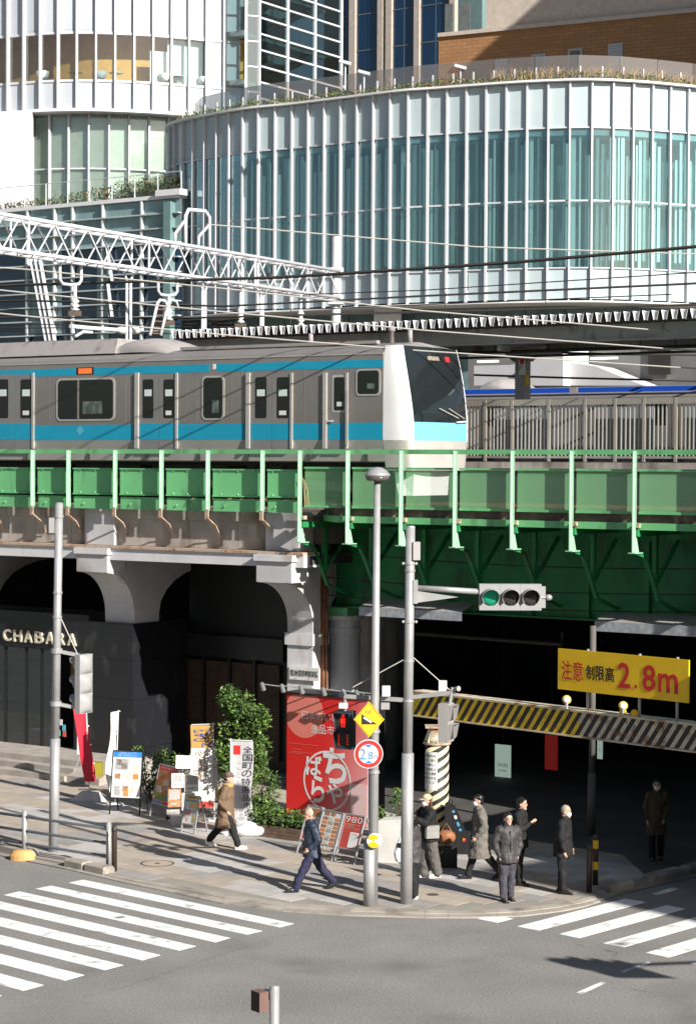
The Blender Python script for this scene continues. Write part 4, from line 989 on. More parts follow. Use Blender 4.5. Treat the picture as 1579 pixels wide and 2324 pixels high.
pane_navy = glass('pane_navy', (0.05, 0.14, 0.26), .05, .02, base=(.004, .03, .08), trans=.3)
pane_rail = glass('pane_rail', (0.80, 0.77, 0.74), .05, .03, base=(.5, .45, .42), trans=.86)
def catmull(P, n=8):
    out_ = []
    for i in range(len(P) - 1):
        p0 = P[max(i - 1, 0)]; p1 = P[i]; p2 = P[i + 1]; p3 = P[min(i + 2, len(P) - 1)]
        for k in range(n):
            t = k / n; out_.append(.5 * ((2 * p1) + (p2 - p0) * t + (2 * p0 - 5 * p1 + 4 * p2 - p3) * t * t + (3 * p1 - p0 - 3 * p2 + p3) * t ** 3))
    return out_ + [P[-1]]
def resample(P, step, start=0.0):
    R = []; acc = -start; last = P[0]
    if start == 0: R.append(P[0])
    for q in P[1:]:
        seg = (q - last).length
        while acc + seg >= step:
            f = (step - acc) / seg; last = last.lerp(q, f); R.append(last.copy()); seg = (q - last).length; acc = 0
        acc += seg; last = q
    return R
def v2(p): return Vector((p.x, p.y, 0))
unit = {}
def unit_box(key, y0, y1, mt):
    """box x 0..1, y y0..y1, z 0..1 to be scaled into place"""
    k = (key, y0, y1)
    if k not in unit:
        o = MB().box(0, 1, y0, y1, 0, 1).build(key, mt); unit[k] = o.data; bpy.data.objects.remove(o)
    return unit[k]
def place(name, key, mt, a, b, z0, z1, y0, y1, parent, inset=0.0):
    d = b - a; L = d.length; d = d / L; n = Vector((d.y, -d.x, 0)); a2 = a + d * inset; L -= 2 * inset
    Mx = Matrix(((d.x * L, n.x, 0, a2.x), (d.y * L, n.y, 0, a2.y), (0, 0, z1 - z0, z0), (0, 0, 0, 1)))
    return share(name, unit_box(key, y0, y1, mt), parent, Mx)
def offset(P, o):
    R = []
    for i, p in enumerate(P):
        d = (P[min(i + 1, len(P) - 1)] - P[max(i - 1, 0)]).normalized(); R.append(p + Vector((d.y, -d.x, 0)) * o)
    return R
def ribbon(mb, P, o0, o1, z0, z1):
    A0, A1 = offset(P, o0), offset(P, o1)
    for i in range(len(P) - 1):
        q = lambda p, z: (p.x, p.y, z)
        mb.hexa([q(A0[i], z0), q(A0[i + 1], z0), q(A1[i + 1], z0), q(A1[i], z0)], [q(A0[i], z1), q(A0[i + 1], z1), q(A1[i + 1], z1), q(A1[i], z1)])
    return mb
# ---- right building: long curved glass facade
ZT = 31.0
edge = [(389, 286.7), (412.5, 274), (477, 259.8), (563, 245), (666.7, 234.6), (788.8, 220), (911, 205), (998, 198.6), (1138, 188), (1238.8, 182.5), (1339, 180), (1440, 184.3), (1522, 191.5)]
P = [v2(gp(x, y, ZT)) for x, y in edge]
P = [P[0] + Vector((2.6, 6.5, 0)), P[0] + Vector((.2, 2.6, 0))] + P + [P[-1] + Vector((3.0, 1.6, 0)), P[-1] + Vector((6, 5, 0)), P[-1] + Vector((7.5, 10, 0))]
CV = catmull(P); R_ = resample(CV, 1.265)
tower = thing('round_office_building', 'long curved office building with white fins and teal glass behind the station', 'building', Vector((P[10].x, P[10].y, 0)))
zt1, zt0, ztr, zw_, zlo = 30.85, 28.18, 23.87, 19.9, 17.95
r5 = random.Random(21)
for i in range(len(R_) - 1):
    a, b = R_[i], R_[i + 1]; n_ = Vector(((b - a).y, -(b - a).x, 0)).normalized(); xm = (a + b) / 2
    place('parapet_panel', 'parapet_panel', 'panel_pale', a, b, zt0 + .05, zt1 - .02, -.05, .0, tower, .05)
    pn = place('pane', 'pane_teal', pane_teal, a, b, ztr + .06, zt0 - .06, -.02, 0, tower, .05)
    place('pane', 'pane_teal', pane_teal, a, b, zw_ + .05, ztr - .06, -.02, 0, tower, .05)
    place('transom', 'transom', 'fin_white', a, b, ztr - .05, ztr + .05, -.03, .06, tower, .05)
    place('transom', 'transom', 'fin_white', a, b, zt0 - .05, zt0 + .04, -.03, .10, tower, .05)
    place('transom', 'transom', 'fin_white', a, b, zw_ - .04, zw_ + .04, -.03, .10, tower, .05)
    place('spandrel_panel', 'spandrel_panel', 'panel_pale', a, b, zlo + .12, zw_ - .05, -.05, .0, tower, .05)
    d = (b - a).normalized()
    place('fin', 'fin', 'fin_white', a - d * .055, a + d * .055, zlo, zt1 + .02, -.03, .22, tower)
    # curtains and inner blinds hanging behind the panes
    x = .06
    while x < 1.0:
        wd = r5.uniform(.06, .24)
        if r5.random() < .85:
            c = 'curtain_white' if r5.random() < (.66 + .35 * (i / len(R_))) else 'curtain_teal'
            p = a + (b - a) * x; q = a + (b - a) * min(1, x + wd); yo = r5.uniform(-.4, -.14)
            place('curtain', 'curtain' + c, c, p + n_ * yo, q + n_ * yo, zw_ + r5.choice((.0, .5, .0)), zt0 - r5.choice((.5, .5, .9, 1.6)), -.02, 0, tower)
        x += wd + r5.uniform(.0, .2)
ribbon(MB(), CV, -.35, .42, zt1 + .03, ZT).build('coping_ring', 'coping', tower); ribbon(MB(), CV, -.3, .38, zlo - .1, zlo - .005).build('base_ring', 'coping', tower)
m = MB(); ribbon(m, CV, -2.2, -2.0, zlo, ZT - .1); m.build('inner_wall', 'interior_dark', tower)
m = MB(); ribbon(m, CV, -2.0, -.08, zt0 - .45, zt0 - .1); ribbon(m, CV, -2.0, -.08, zw_ - .3, zw_ - .1); ribbon(m, CV, -1.9, -.3, ztr - .1, ztr + .02); m.build('floor_slab', 'panel_pale', tower)
cen = v2(P[8]) + Vector((2, 22, 0))
def cap(mb, C, z, flip=False):
    q = [(p.x, p.y, z) for p in C]; mb.add(q + [(q[-1][0] + 4, q[-1][1] + 30, z), (q[0][0] + 4, q[0][1] + 30, z)], [tuple(range(len(q) + 2))]); return mb
cap(MB(), CV, zlo - .06).build('soffit', 'soffit_grey', tower); cap(MB(), CV, ZT - .25).build('roof_deck', 'soffit_grey', tower)
BV = offset(CV, -3.2); R2 = resample(BV, 2.5)
for i in range(len(R2) - 1): place('base_panel', 'base_panel', 'wall_teal', R2[i], R2[i + 1], 0, zlo - .07, -.2, 0, tower, .03)
for x in (1240, 880):
    p = gp(x, 705, zlo - .2); p = v2(p) + Vector((0, 1.2, 0)); MB().box(p.x - .85, p.x + .85, p.y - .6, p.y + .6, 0, zlo - .07).build('column', 'wall_white', tower)
# glass balustrade, its posts
BR = offset(CV, -1.6); RB = resample(BR, 2.6)
for i in range(len(RB) - 1): place('balustrade_pane', 'balustrade_pane', pane_rail, RB[i], RB[i + 1], ZT - .1, ZT + 1.75, -.015, .0, tower, .02)
PB = offset(CV, -.75); RP = resample(PB, 1.32)
for i in range(len(RP) - 1):
    d = (RP[i + 1] - RP[i]).normalized(); place('balustrade_post', 'balustrade_post', 'fin_white', RP[i] - d * .04, RP[i] + d * .04, ZT - .2, ZT + .92, -.05, .03, tower)
# spot lamps on the roof edge
for px, py in ((826, 212), (1046, 200), (783, 190)):
    p = gp(px, py, ZT); l_ = thing('roof_lamp', 'small white floodlight on a post at the planted roof edge', 'lamp', Vector((p.x, p.y + 1, ZT - .2)), group='floodlights on the planted roof')
    MB(local(l_)).tube([(0, 0, 0), (0, 0, 1.6)], .05, 6).build('post', 'fin_white', l_); MB(local(l_)).bar((-.35, 0, 1.75), (.35, -.1, 1.55), .3, .18).build('lamp_head', 'fin_white', l_)
# ---- leaves
mat('leaf_dark', (0.045, 0.085, 0.025), .55, var=.3, scale=3); mat('leaf_mid', (0.075, 0.135, 0.03), .5, var=.3, scale=3); mat('leaf_light', (0.13, 0.22, 0.045), .45, var=.25, scale=3)
mat('leaf_autumn', (0.26, 0.17, 0.05), .6, var=.3); mat('leaf_grass', (0.40, 0.27, 0.14), .7, var=.25)
def leaf(m, p, s, rr, droop=.3):
    d = Vector((rr.gauss(0, 1), rr.gauss(0, 1), rr.gauss(-droop, .7))).normalized(); x = d.cross(Vector((rr.gauss(0, .3), rr.gauss(0, .3), 1)))
    if x.length < 1e-3: return
    x.normalize(); n = d.cross(x); a = p + d * s * .5; b = p + d * s
    m.add([p, a + x * s * .28 + n * s * .06, b, a - x * s * .28 + n * s * .06, a - n * s * .04], [(0, 1, 4), (1, 2, 4), (2, 3, 4), (3, 0, 4)])
def foliage(name, parent, blobs, count, s, mats_, seed, shell=.75):
    rr = random.Random(seed); ms = [MB() for _ in mats_]
    wts = [b[1] * b[2] * b[3] for b in blobs]
    for _ in range(count):
        c, rx, ry, rz = rr.choices(blobs, wts)[0]
        while True:
            q = Vector((rr.uniform(-1, 1), rr.uniform(-1, 1), rr.uniform(-1, 1)))
            if 1e-3 < q.length < 1: break
        if rr.random() < shell: q = q.normalized() * rr.uniform(.72, 1.05)
        p = Vector(c) + Vector((q.x * rx, q.y * ry, q.z * rz)); leaf(rr.choices(ms, [1.0 / (k + 1) ** .3 for k in range(len(ms))])[0], p, s * rr.uniform(.6, 1.3), rr)
    for k, m in enumerate(ms): stuff(m.build(name, mats_[k], parent))
gr = thing('roof_planting', 'strip of low green and rusty plants along the curved roof edge', 'plants', Vector((P[8].x, P[8].y, ZT - .2)))
QB = resample(offset(CV, -.6), .8); bl = []
for i, p in enumerate(QB):
    h = .3 + .22 * r5.random(); bl.append((Vector((p.x, p.y, ZT + .16)), .55, .4, h))
foliage('leaves', gr, bl[:], 7000, .2, ['leaf_mid', 'leaf_light', 'leaf_autumn'], 4)
m = MB()
for i in range(420):
    p = r5.choice(QB[len(QB) * 6 // 10:]); q = Vector((p.x + r5.uniform(-.5, .5), p.y + r5.uniform(-.3, .3), ZT)); m.tube([q, q + Vector((r5.uniform(-.2, .2), 0, .5)), q + Vector((r5.uniform(-.5, .5), r5.uniform(-.2, .2), r5.uniform(.7, 1.05)))], [.012, .01, .004], 3, False)
stuff(m.build('grass_blades', 'leaf_grass', gr))
# ---- left building: drum with overhanging upper floors
lb = [(57, 187.9), (110.6, 184.3), (189.7, 182.5), (279.5, 185), (365.7, 189.7), (453.8, 196.9), (513, 201.2), (572, 205.2)]
LP = [v2(gp(x, y, 35.3)) for x, y in lb]
LP = [LP[0] + Vector((-9, 7.5, 0)), LP[0] + Vector((-5, 2.6, 0))] + LP
LC = catmull(LP); RL = resample(LC, 1.335)
drum = thing('drum_office_building', 'white drum shaped office building with overhanging floors and an orange walled room', 'building', Vector((LP[4].x, LP[4].y, 0)))
for i in range(len(RL) - 1):
    a, b = RL[i], RL[i + 1]; xm = (a + b) / 2; n_ = Vector(((b - a).y, -(b - a).x, 0)).normalized(); d = (b - a).normalized()
    px_ = CX + F * xm.x / xm.y
    place('upper_panel', 'upper_panel', 'panel_white', a, b, 38.75, 42.5, -.05, 0, drum, .05)
    if px_ < 475: place('pane', 'pane_clear', pane_clear, a, b, 35.4, 38.6, -.02, 0, drum, .05)
    else: place('wall_panel', 'wall_panel', 'panel_white', a, b, 35.4, 38.6, -.05, 0, drum, .05)
    place('sill_panel', 'sill_panel', 'panel_white', a, b, 33.35, 35.2, -.05, 0, drum, .05)
    for z in (38.68, 35.3): place('transom', 'transom', 'fin_white', a, b, z - .09, z + .08, -.03, .08, drum, .05)
    place('fin', 'fin2', 'fin_white', a - d * .07, a + d * .07, 33.25, 42.5, -.03, .3, drum)
    if 345 < px_ < 475: place('blind', 'blind', 'curtain_white', a + n_ * -.6, b + n_ * -.6, 35.4, 38.6 - (.0 if px_ > 440 else .9 * (px_ < 380)), -.02, 0, drum)
m = MB(); ribbon(m, LC, -.3, .35, 33.1, 33.3); m.build('edge_ring', 'coping', drum)
cap(MB(), LC, 33.12).build('soffit', 'soffit_grey', drum); cap(MB(), LC, 38.9).build('ceiling', 'interior_orange', drum); cap(MB(), LC, 35.2).build('floor', 'soffit_grey', drum)
m = MB(); ribbon(m, LC, -2.4, -2.2, 35.2, 38.9); m.build('room_wall', 'interior_orange', drum)
for k, (px, py) in enumerate(((90, 182), (165, 181), (222, 182), (258, 182), (372, 188), (400, 190), (462, 195))):
    p = gp(px, py - 3, 35.25) + Vector((0, 1.6, 0)); c = thing('lounge_chair' if k % 2 == 0 else 'cafe_table', ('pale shell chair at a window of the orange walled room' if k % 2 == 0 else 'small round table by a window of the orange walled room'), 'chair' if k % 2 == 0 else 'table', Vector((p.x, p.y, 35.2)), group='chairs in the orange room' if k % 2 == 0 else 'tables in the orange room')
    if k % 2 == 0:
        MB(local(c)).lathe((0, 0, 0), [(.25, .3), (.42, .5), (.5, .85), (.46, .86), (.36, .52), (.05, .42)], 12).build('seat_shell', 'curtain_white', c, smooth=True); MB(local(c)).tube([(0, 0, 0), (0, 0, .35)], .04, 6).build('leg', 'fin_white', c)
    else:
        MB(local(c)).lathe((0, 0, 0), [(.5, .72), (.5, .76), (.02, .76)], 16).build('table_top', 'panel_pale', c); MB(local(c)).lathe((0, 0, 0), [(.28, 0), (.05, .04), (.05, .72)], 10).build('pedestal', 'fin_white', c)
LI = offset(LC, -1.2); RI = resample(LI, 1.42)
for i in range(len(RI) - 1):
    a, b = RI[i], RI[i + 1]; d = (b - a).normalized(); px_ = CX + F * a.x / a.y
    if px_ > 400: continue
    place('lower_blind', 'lower_blind', 'blind_cream', a, b, 29.3, 33.1, -.25, -.2, drum, .05); place('lower_blind', 'lower_blind', 'blind_cream', a, b, 25.5, 29.2, -.25, -.2, drum, .05)
    place('lower_pane', 'pane_clear', pane_clear, a, b, 25.5, 33.1, -.02, 0, drum, .05)
    place('lower_fin', 'fin3', 'fin_white', a - d * .06, a + d * .06, 25.4, 33.1, -.03, .3, drum)
    place('lower_transom', 'transom', 'fin_white', a, b, 29.2, 29.3, -.03, .05, drum, .05)
m = MB(); ribbon(m, LI, -.6, -.4, 0, 33.1); m.build('inner_core', 'wall_white', drum)
p0 = dp(392, 360, 157); MB().box(p0.x - .8, p0.x + 1.2, p0.y, p0.y + 2, 20, 33.1).build('side_wall', 'wall_white', drum)
p0 = dp(62, 360, 150.5); MB().box(p0.x - 4, p0.x + .3, p0.y, p0.y + 1, 24, 33.05).build('side_wall', 'wall_white', drum)
# glazed stair tower
ta = v2(dp(588, 100, 152)); tb = v2(dp(774, 100, 161)); sd = (tb - ta); NS_ = 3
stw = thing('glazed_stair_tower', 'white framed glass stair tower beside the drum shaped building', 'building', Vector((ta.x, ta.y, 0)))
zz = 24.0
while zz < 46:
    for k in range(NS_):
        a = ta + sd * (k / NS_); b = ta + sd * ((k + 1) / NS_)
        place('pane', 'pane_stair', glass('pane_stair', (.55, .68, .68), .2, .02), a, b, zz + .06, zz + 1.09, -.02, 0, stw, .07)
    place('beam', 'beam_w', 'fin_white', ta, tb, zz - .06, zz + .06, -.1, .08, stw); zz += 1.15
for k in range(NS_ + 1):
    p = ta + sd * (k / NS_); d = sd.normalized(); place('post', 'post_w', 'fin_white', p - d * .1, p + d * .1, 20, 46, -.1, .1, stw)
mat('stair_grey', (.45, .48, .48), .7, var=.15); mat('stair_dark', (.10, .115, .115), .7, var=.2)
nrm = Vector((sd.y, -sd.x, 0)).normalized()
for k in range(6):
    z = 25 + k * 3.5; place('landing', 'landing', 'stair_grey', ta - nrm * 2, tb - nrm * 2, z, z + .35, -2.0, 0.6, stw)
    a = ta + sd * .15 - nrm * 1.6; b = ta + sd * .85 - nrm * 1.6
    MB().bar((a.x, a.y, z + .2), (b.x, b.y, z + 3.5), 1.0, .35).build('stair_flight', 'stair_dark', stw)
place('back_wall', 'bw', 'stair_grey', ta - nrm * 5, tb - nrm * 5, 0, 46, -.2, 0, stw)
e0 = ta + Vector((-.9, -.4, 0))
for k in range(12): place('side_pane', 'pane_stair', MATS['pane_stair'], e0, ta, 24 + k * 1.8, 25.7 + k * 1.8, -.02, 0, stw, .05); place('side_beam', 'beam_w', 'fin_white', e0, ta, 25.7 + k * 1.8, 25.8 + k * 1.8, -.1, .06, stw)
place('side_post', 'post_w', 'fin_white', e0 - Vector((.1, 0, 0)), e0 + Vector((.1, 0, 0)), 20, 46, -.1, .1, stw)
# ---- louvred base building below the drum
mat('louvre', (0.42, 0.46, 0.47), .4, var=.08); mat('band_teal', (0.19, 0.29, 0.30), .3, var=.08, objvar=.08)
ba = v2(gp(57, 471, 26.0)); bb = v2(gp(412, 440, 26.0)); bd = (bb - ba); ba2 = ba - bd * .5
lou = thing('louvred_base_building', 'teal glass block with horizontal louvres and white braces below the planted terrace', 'building', ba)
place('glass_wall', 'gw', pane_navy, ba2, bb, 0, 24.6, -.1, -.05, lou)
place('inner_wall', 'iw', 'interior_dark', ba2, bb, 0, 26, -3.2, -3, lou)
place('parapet_cap', 'pcap', 'coping', ba2, bb, 25.75, 26.0, -.6, .25, lou)
z = 25.7; k = 0
while z > 9:
    hgt = .95
    for j in range(6):
        a = ba2.lerp(bb, j / 6); b = ba2.lerp(bb, (j + 1) / 6)
        if k < 3 or j in (1, 2) and False or (j == 2 and k < 9): place('band_panel', 'band', 'band_teal', a, b, z - hgt + .1, z, -.04, 0, lou, .02)
    place('louvre', 'lvr', 'louvre', ba2, bb, z - hgt - .02, z - hgt + .06, -.05, .35, lou); z -= hgt + .02; k += 1
fr = lambda x: ba + bd * ((x - 57) / (412 - 57))
for x0, x1 in ((75, 112), (86, 122), (97, 132)):
    a, b = fr(x0), fr(x1); MB().bar((a.x, a.y - .6, dp(x0, 590, a.y).z), (b.x, b.y - .6, dp(x1, 775, b.y).z), .22, .18, (0, 1, 0)).build('brace', 'fin_white', lou)
for x0, x1, y0, y1 in ((250, 262, 560, 640), (252, 262, 640, 720)):
    a, b = fr(x0), fr(x1); MB().bar((a.x, a.y - .4, dp(x0, y0, a.y).z), (b.x, b.y - .4, dp(x1, y1, b.y).z), .2, .18, (0, 1, 0)).build('brace', 'fin_white', lou)
for x in (68, 132, 174, 243, 330): p = fr(x); d = bd.normalized(); place('mullion', 'mul', 'louvre', p - d * .06, p + d * .06, 8, 25.7, 0, .3, lou)
p = fr(240); d = bd.normalized(); place('pier', 'pier', 'band_teal', p - d * .5, p + d * .5, 8, 22.5, -.02, .05, lou)
p = fr(391); place('dark_duct', 'duct', 'interior_dark', p - d * .3, p + d * .3, 8, 25.5, 0, .5, lou); place('duct_cap', 'pcap', 'coping', p - d * 1.0, p + d * 1.1, 25.9, 26.3, -.4, .5, lou)
hg = thing('terrace_hedge', 'clipped hedge along the terrace of the louvred base building', 'hedge', Vector((ba.x, ba.y, 26)))
bl = []
for k in range(46):
    f = k / 46 * 1.35 - .35; q = ba + bd * f + Vector((0, 1.0, 0)); h = .45 + .5 * max(0, min(1, (f - .2) * 2)); bl.append((Vector((q.x, q.y, 26 + h * .6)), .42, .5, h))
foliage('leaves', hg, bl, 3600, .2, ['leaf_dark', 'leaf_mid', 'leaf_autumn'], 9)
trl = thing('terrace_railing', 'thin metal railing with a wire along the hedge terrace', 'railing', Vector((ba.x, ba.y, 26)))
for k in range(-3, 8): q = ba + bd * (k / 7); MB().box(q.x - .04, q.x + .04, q.y - .05, q.y + .05, 26.003, 27.5).build('post', 'louvre', trl)
MB().tube([(ba2.x, ba2.y, 27.5), (bb.x, bb.y, 27.5)], .03, 5).build('top_wire', 'louvre', trl)
# ---- dark blue glass tower and brown block
mat('stone_beige', (0.44, 0.38, 0.33), .7, var=.1); mat('brick_brown', (0.30, 0.155, 0.07), .8, var=.08, scale=.6)
bt = thing('blue_glass_tower', 'dark blue glass tower with beige stone ribs behind the round office building', 'building', dp(880, 100, 235))
ta2 = v2(dp(700, 100, 240)); tb2 = v2(dp(1060, 100, 228)); sd2 = tb2 - ta2
place('core', 'core', 'interior_dark', ta2, tb2, 0, 80, -20, -3, bt)
f2 = lambda x: ta2 + sd2 * ((x - 700) / 360)
for x0, x1 in ((778, 799), (813, 864), (896, 946), (958, 1024)):
    for j in range(2):
        xa = x0 + (x1 - x0) * j / 2; xb = x0 + (x1 - x0) * (j + 1) / 2
        for z in range(30, 74, 4): place('pane', 'pane_navy', pane_navy, f2(xa), f2(xb), z + .06, z + 3.94, -.05, 0, bt, .06); place('spandrel', 'spn', 'stair_dark', f2(xa), f2(xb), z - .06, z + .06, -.05, .05, bt)
for x0, x1 in ((799, 813), (864, 876), (883, 896), (946, 958), (1024, 1036)): place('stone_rib', 'rib', 'stone_beige', f2(x0), f2(x1), 0, 78, -.3, .35, bt)
bb_ = thing('brown_tiled_building', 'brown tiled building with small framed windows above the planted roof', 'building', dp(1200, 60, 186))
wa = dp(995, 86, 190); wb = dp(1522, 33, 180); wa_, wb_ = v2(wa), v2(wb); wd_ = wb_ - wa_; wend = wa_ + wd_ * 1.8
ztp = (wa.z + wb.z) / 2
mb_ = MATS['brick_brown']; nn = mb_.node_tree.nodes; ll = mb_.node_tree.links
bk = nn.new('ShaderNodeTexBrick'); bk.inputs['Scale'].default_value = 1.0; bk.inputs['Brick Width'].default_value = .9; bk.inputs['Row Height'].default_value = .32; bk.inputs['Mortar Size'].default_value = .03
bk.inputs['Color1'].default_value = (.33, .17, .075, 1); bk.inputs['Color2'].default_value = (.27, .14, .06, 1); bk.inputs['Mortar'].default_value = (.2, .11, .06, 1)
gg = nn.new('ShaderNodeNewGeometry'); sp = nn.new('ShaderNodeSeparateXYZ'); cb = nn.new('ShaderNodeCombineXYZ'); ll.new(gg.outputs['Position'], sp.inputs[0]); ll.new(sp.outputs[0], cb.inputs[0]); ll.new(sp.outputs[2], cb.inputs[1]); ll.new(cb.outputs[0], bk.inputs['Vector']); ll.new(bk.outputs['Color'], nn['Principled BSDF'].inputs['Base Color'])
place('wall', 'bwall', 'brick_brown', wa_, wend, 0, ztp, -12, 0, bb_)
place('cornice', 'corn', 'stone_beige', wa_, wend, ztp + .003, ztp + .35, -12, .25, bb_)
place('upper_storey', 'ups', 'stone_beige', wa_ + wd_ * .2, wend, ztp + .36, ztp + 12, -12, -.5, bb_)
def wpt(x): return wa_ + wd_ * ((x - 995) / (1522 - 995))
mat('louvre_grey', (.33, .34, .36), .6, var=.1)
for x0, x1, y0, y1, kind in ((1129, 1158, 134, 205, 0), (1213, 1245, 124, 174, 1), (1296, 1328, 112, 163, 1), (1385, 1418, 100, 150, 0)):
    a, b = wpt(x0), wpt(x1); z1 = dp((x0 + x1) / 2, y0, a.y).z; z0 = dp((x0 + x1) / 2, y1, a.y).z
    fr_ = place('window' if kind else 'louvre_vent', 'wfr%d' % kind, 'louvre_grey', a, b, z0, z1, .003, .08, bb_)
    if kind: place('pane', 'wpn', 'stair_dark', a, b, z0 + .2, z1 - .2, .085, .095, bb_, .18)
    else:
        n = 9
        for k in range(n): place('vent_slat', 'vsl', 'panel_white', a, b, z0 + (z1 - z0) * (k + .15) / n, z0 + (z1 - z0) * (k + .6) / n, .085, .14, bb_, .04)
for x0, x1 in ((1005, 1024), (1038, 1065)): place('upper_window', 'upw', 'stair_dark', wpt(x0), wpt(x1), ztp + .5, ztp + 3, -.49, -.4, bb_)
# ---- neighbours beyond the frame on the sunny side; they shade the underpass and the brown wall
mat('neighbour_wall', (.34, .32, .30), .8, var=.08); mat('neighbour_glass', (.05, .06, .07), .2, var=.1)
def block(label, c, sx, sy, h, rot, floors, cols_):
    t = thing('unseen_block', label, 'building', Vector((c[0], c[1], 0)), rot); Lm = local(t)
    MB(Lm).box(0, sx, 0, sy, 0, h).build('walls', 'neighbour_wall', t); MB(Lm).box(-.15, sx + .15, -.15, sy + .15, h, h + .3).build('roof_edge', 'neighbour_wall', t)
    for f in range(floors):
        for k in range(cols_):
            x0 = sx * (k + .2) / cols_; z0 = h * (f + .3) / floors; MB(Lm).box(x0, x0 + sx * .6 / cols_, sy + .002, sy + .05, z0, z0 + h * .5 / floors).build('window', 'neighbour_glass', t); y0 = sy * (k + .2) / cols_; MB(Lm).box(-.05, -.002, y0, y0 + sy * .6 / cols_, z0, z0 + h * .5 / floors).build('window', 'neighbour_glass', t)
    return t
c0_ = gp(1344, 2029, SW); sxy = Vector((-SH.x, -SH.y, 0)); c1_ = v2(c0_) + sxy * 30
ang = math.atan2(SH.y, SH.x)                                         # block's sides run along and across the sunlight
nrm_r = Vector((SH.y, -SH.x, 0))                                     # to the right of the light
block('plain five storey office block standing across the side street', (c1_ - SH * 14)[:2], 18, 14, 1.35 + 30 * math.tan(SUN_EL), math.atan2(nrm_r.y, nrm_r.x), 5, 4)
lw = thing('shade_block', 'unseen low block added to shade the underpass ground', 'building', tw(-17, 36.6, 0)); LW = TF  # unseen low building added and sized to keep the underpass ground in shade
MB(LW).box(-17, -7, 36.6, 40.9, 0, 4.85).build('walls', 'neighbour_wall', lw); MB(LW).box(-17.1, -6.9, 36.5, 40.9, 4.853, 4.93).build('roof_edge', 'neighbour_wall', lw); MB(LW).box(-15, -9, 36.54, 36.597, .3, 2.6).build('shade_block_window', 'neighbour_glass', lw); MB(LW).box(-17.05, -17.003, 37.2, 39.5, .3, 2.5).build('shade_block_window', 'neighbour_glass', lw)
block('tall plain office tower standing beyond the round glass building', (45, 130), 24, 60, 72.5, 0, 18, 5)

# unseen blocks added behind and beside the viewpoint to cut low sky light
block('wide unseen block added behind the viewpoint to cut low sky light', (-75, -34), 104, 16, 34, 0, 8, 16)
block('unseen block added beside the viewpoint to cut sky light from the left', (-66, -14), 30, 40, 30, 0, 8, 6)
# ================================================================ street furniture
mat('galv', (0.37, 0.37, 0.375), .45, metal=.35, var=.1, scale=4, fine=.03)
mat('galv_dark', (0.20, 0.20, 0.205), .5, metal=.3, var=.12)
mat('signal_grey', (0.29, 0.29, 0.295), .5, var=.05); mat('signal_mid', (0.30, 0.29, 0.285), .55, var=.06); mat('signal_navy', (0.03, 0.04, 0.055), .45, var=.1)
mat('sign_white', (0.66, 0.66, 0.655), .5, var=.03); mat('print_red', (0.62, 0.025, 0.02), .5, var=.04); mat('print_blue', (0.03, 0.20, 0.55), .5, var=.03)
mat('print_orange', (0.66, 0.22, 0.06), .6, var=.1); mat('print_yellow', (0.78, 0.52, 0.05), .55, var=.05); mat('print_navy', (0.04, 0.07, 0.25), .5, var=.05)
mat('print_green', (0.20, 0.27, 0.06), .6, var=.2); mat('print_sky', (0.10, 0.28, 0.5), .6, var=.1); mat('print_food', (0.35, 0.18, 0.08), .6, var=.45, scale=25); mat('print_grey', (0.35, 0.34, 0.33), .6, var=.3, scale=30); mat('print_pale', (0.62, 0.55, 0.42), .6, var=.35, scale=22)
mat('black_metal', (0.02, 0.02, 0.022), .4, var=.1); mat('brown_metal', (0.06, 0.045, 0.035), .4, metal=.3, var=.15)
mat('stone_weight', (0.52, 0.51, 0.49), .8, var=.15, bump=.3); mat('plastic_white', (0.75, 0.75, 0.75), .5, var=.05)
mat('cloth_red', (0.50, 0.02, 0.045), .7, var=.1, scale=5)
def up_at(base, px, py): return dp(px, py, base.y)
def pole(name, parent, base, top, r0, r1, mt='galv', split=None):
    m = MB()
    if split: mid = base.lerp(top, split); m.tube([base, mid], r0, 14); o = m.build('base_tube', mt, parent, smooth=True); MB().tube([mid, top], r1, 14).build(name, mt, parent, smooth=True)
    else: MB().tube([base, top], [r0, r1], 14).build(name, mt, parent, smooth=True)
def band(parent, base, top, f, r, h=.08, mt='galv', name='clamp'):
    p = base.lerp(top, f); MB().tube([p - Vector((0, 0, h / 2)), p + Vector((0, 0, h / 2))], r, 14).build(name, mt, parent)
def oriented(loc, face):
    """frame with -Y along face, Z up"""
    f = Vector((face[0], face[1], 0)).normalized(); x = Vector((-f.y, f.x, 0)); return Matrix(((x.x, -f.x, 0, loc[0]), (x.y, -f.y, 0, loc[1]), (0, 0, 1, loc[2]), (0, 0, 0, 1)))
def visor(fr, c, r, ln, parent, mt, cut=.55):
    """hooded tube open at the front (-Y), cut away below"""
    m = MB(fr); rows = []; n = 18
    for y, k in ((0, 0), (-ln, 1)):
        rr = []
        for j in range(n + 1):
            t = math.radians(-30 - cut * 40 * k) + (math.pi + 2 * math.radians(30 + cut * 40 * k)) * j / n if False else math.radians(-40) + math.radians(260) * j / n
            yy = y * (1 if k == 0 else (.35 + .65 * max(0, math.sin(t)) ** .6 if math.sin(t) > 0 else .35)); rr.append((c[0] + r * math.cos(t), c[1] + yy, c[2] + r * math.sin(t)))
        rows.append(rr)
    m.grid(rows); rows2 = [[(c[0] + (x - c[0]) * .93, y, c[2] + (z - c[2]) * .93) for x, y, z in rw] for rw in rows]; m.grid(rows2)
    m.grid([rows[1], rows2[1]])
    return m.build('visor', mt, parent, smooth=True)
green_lens = emis('green_lens', (0.0, 0.20, 0.11), .15); red_lens = emis('red_lens', (0.75, 0.02, 0.01), .5); mat('dark_lens', (0.035, 0.032, 0.03), .3, var=.3, scale=60)
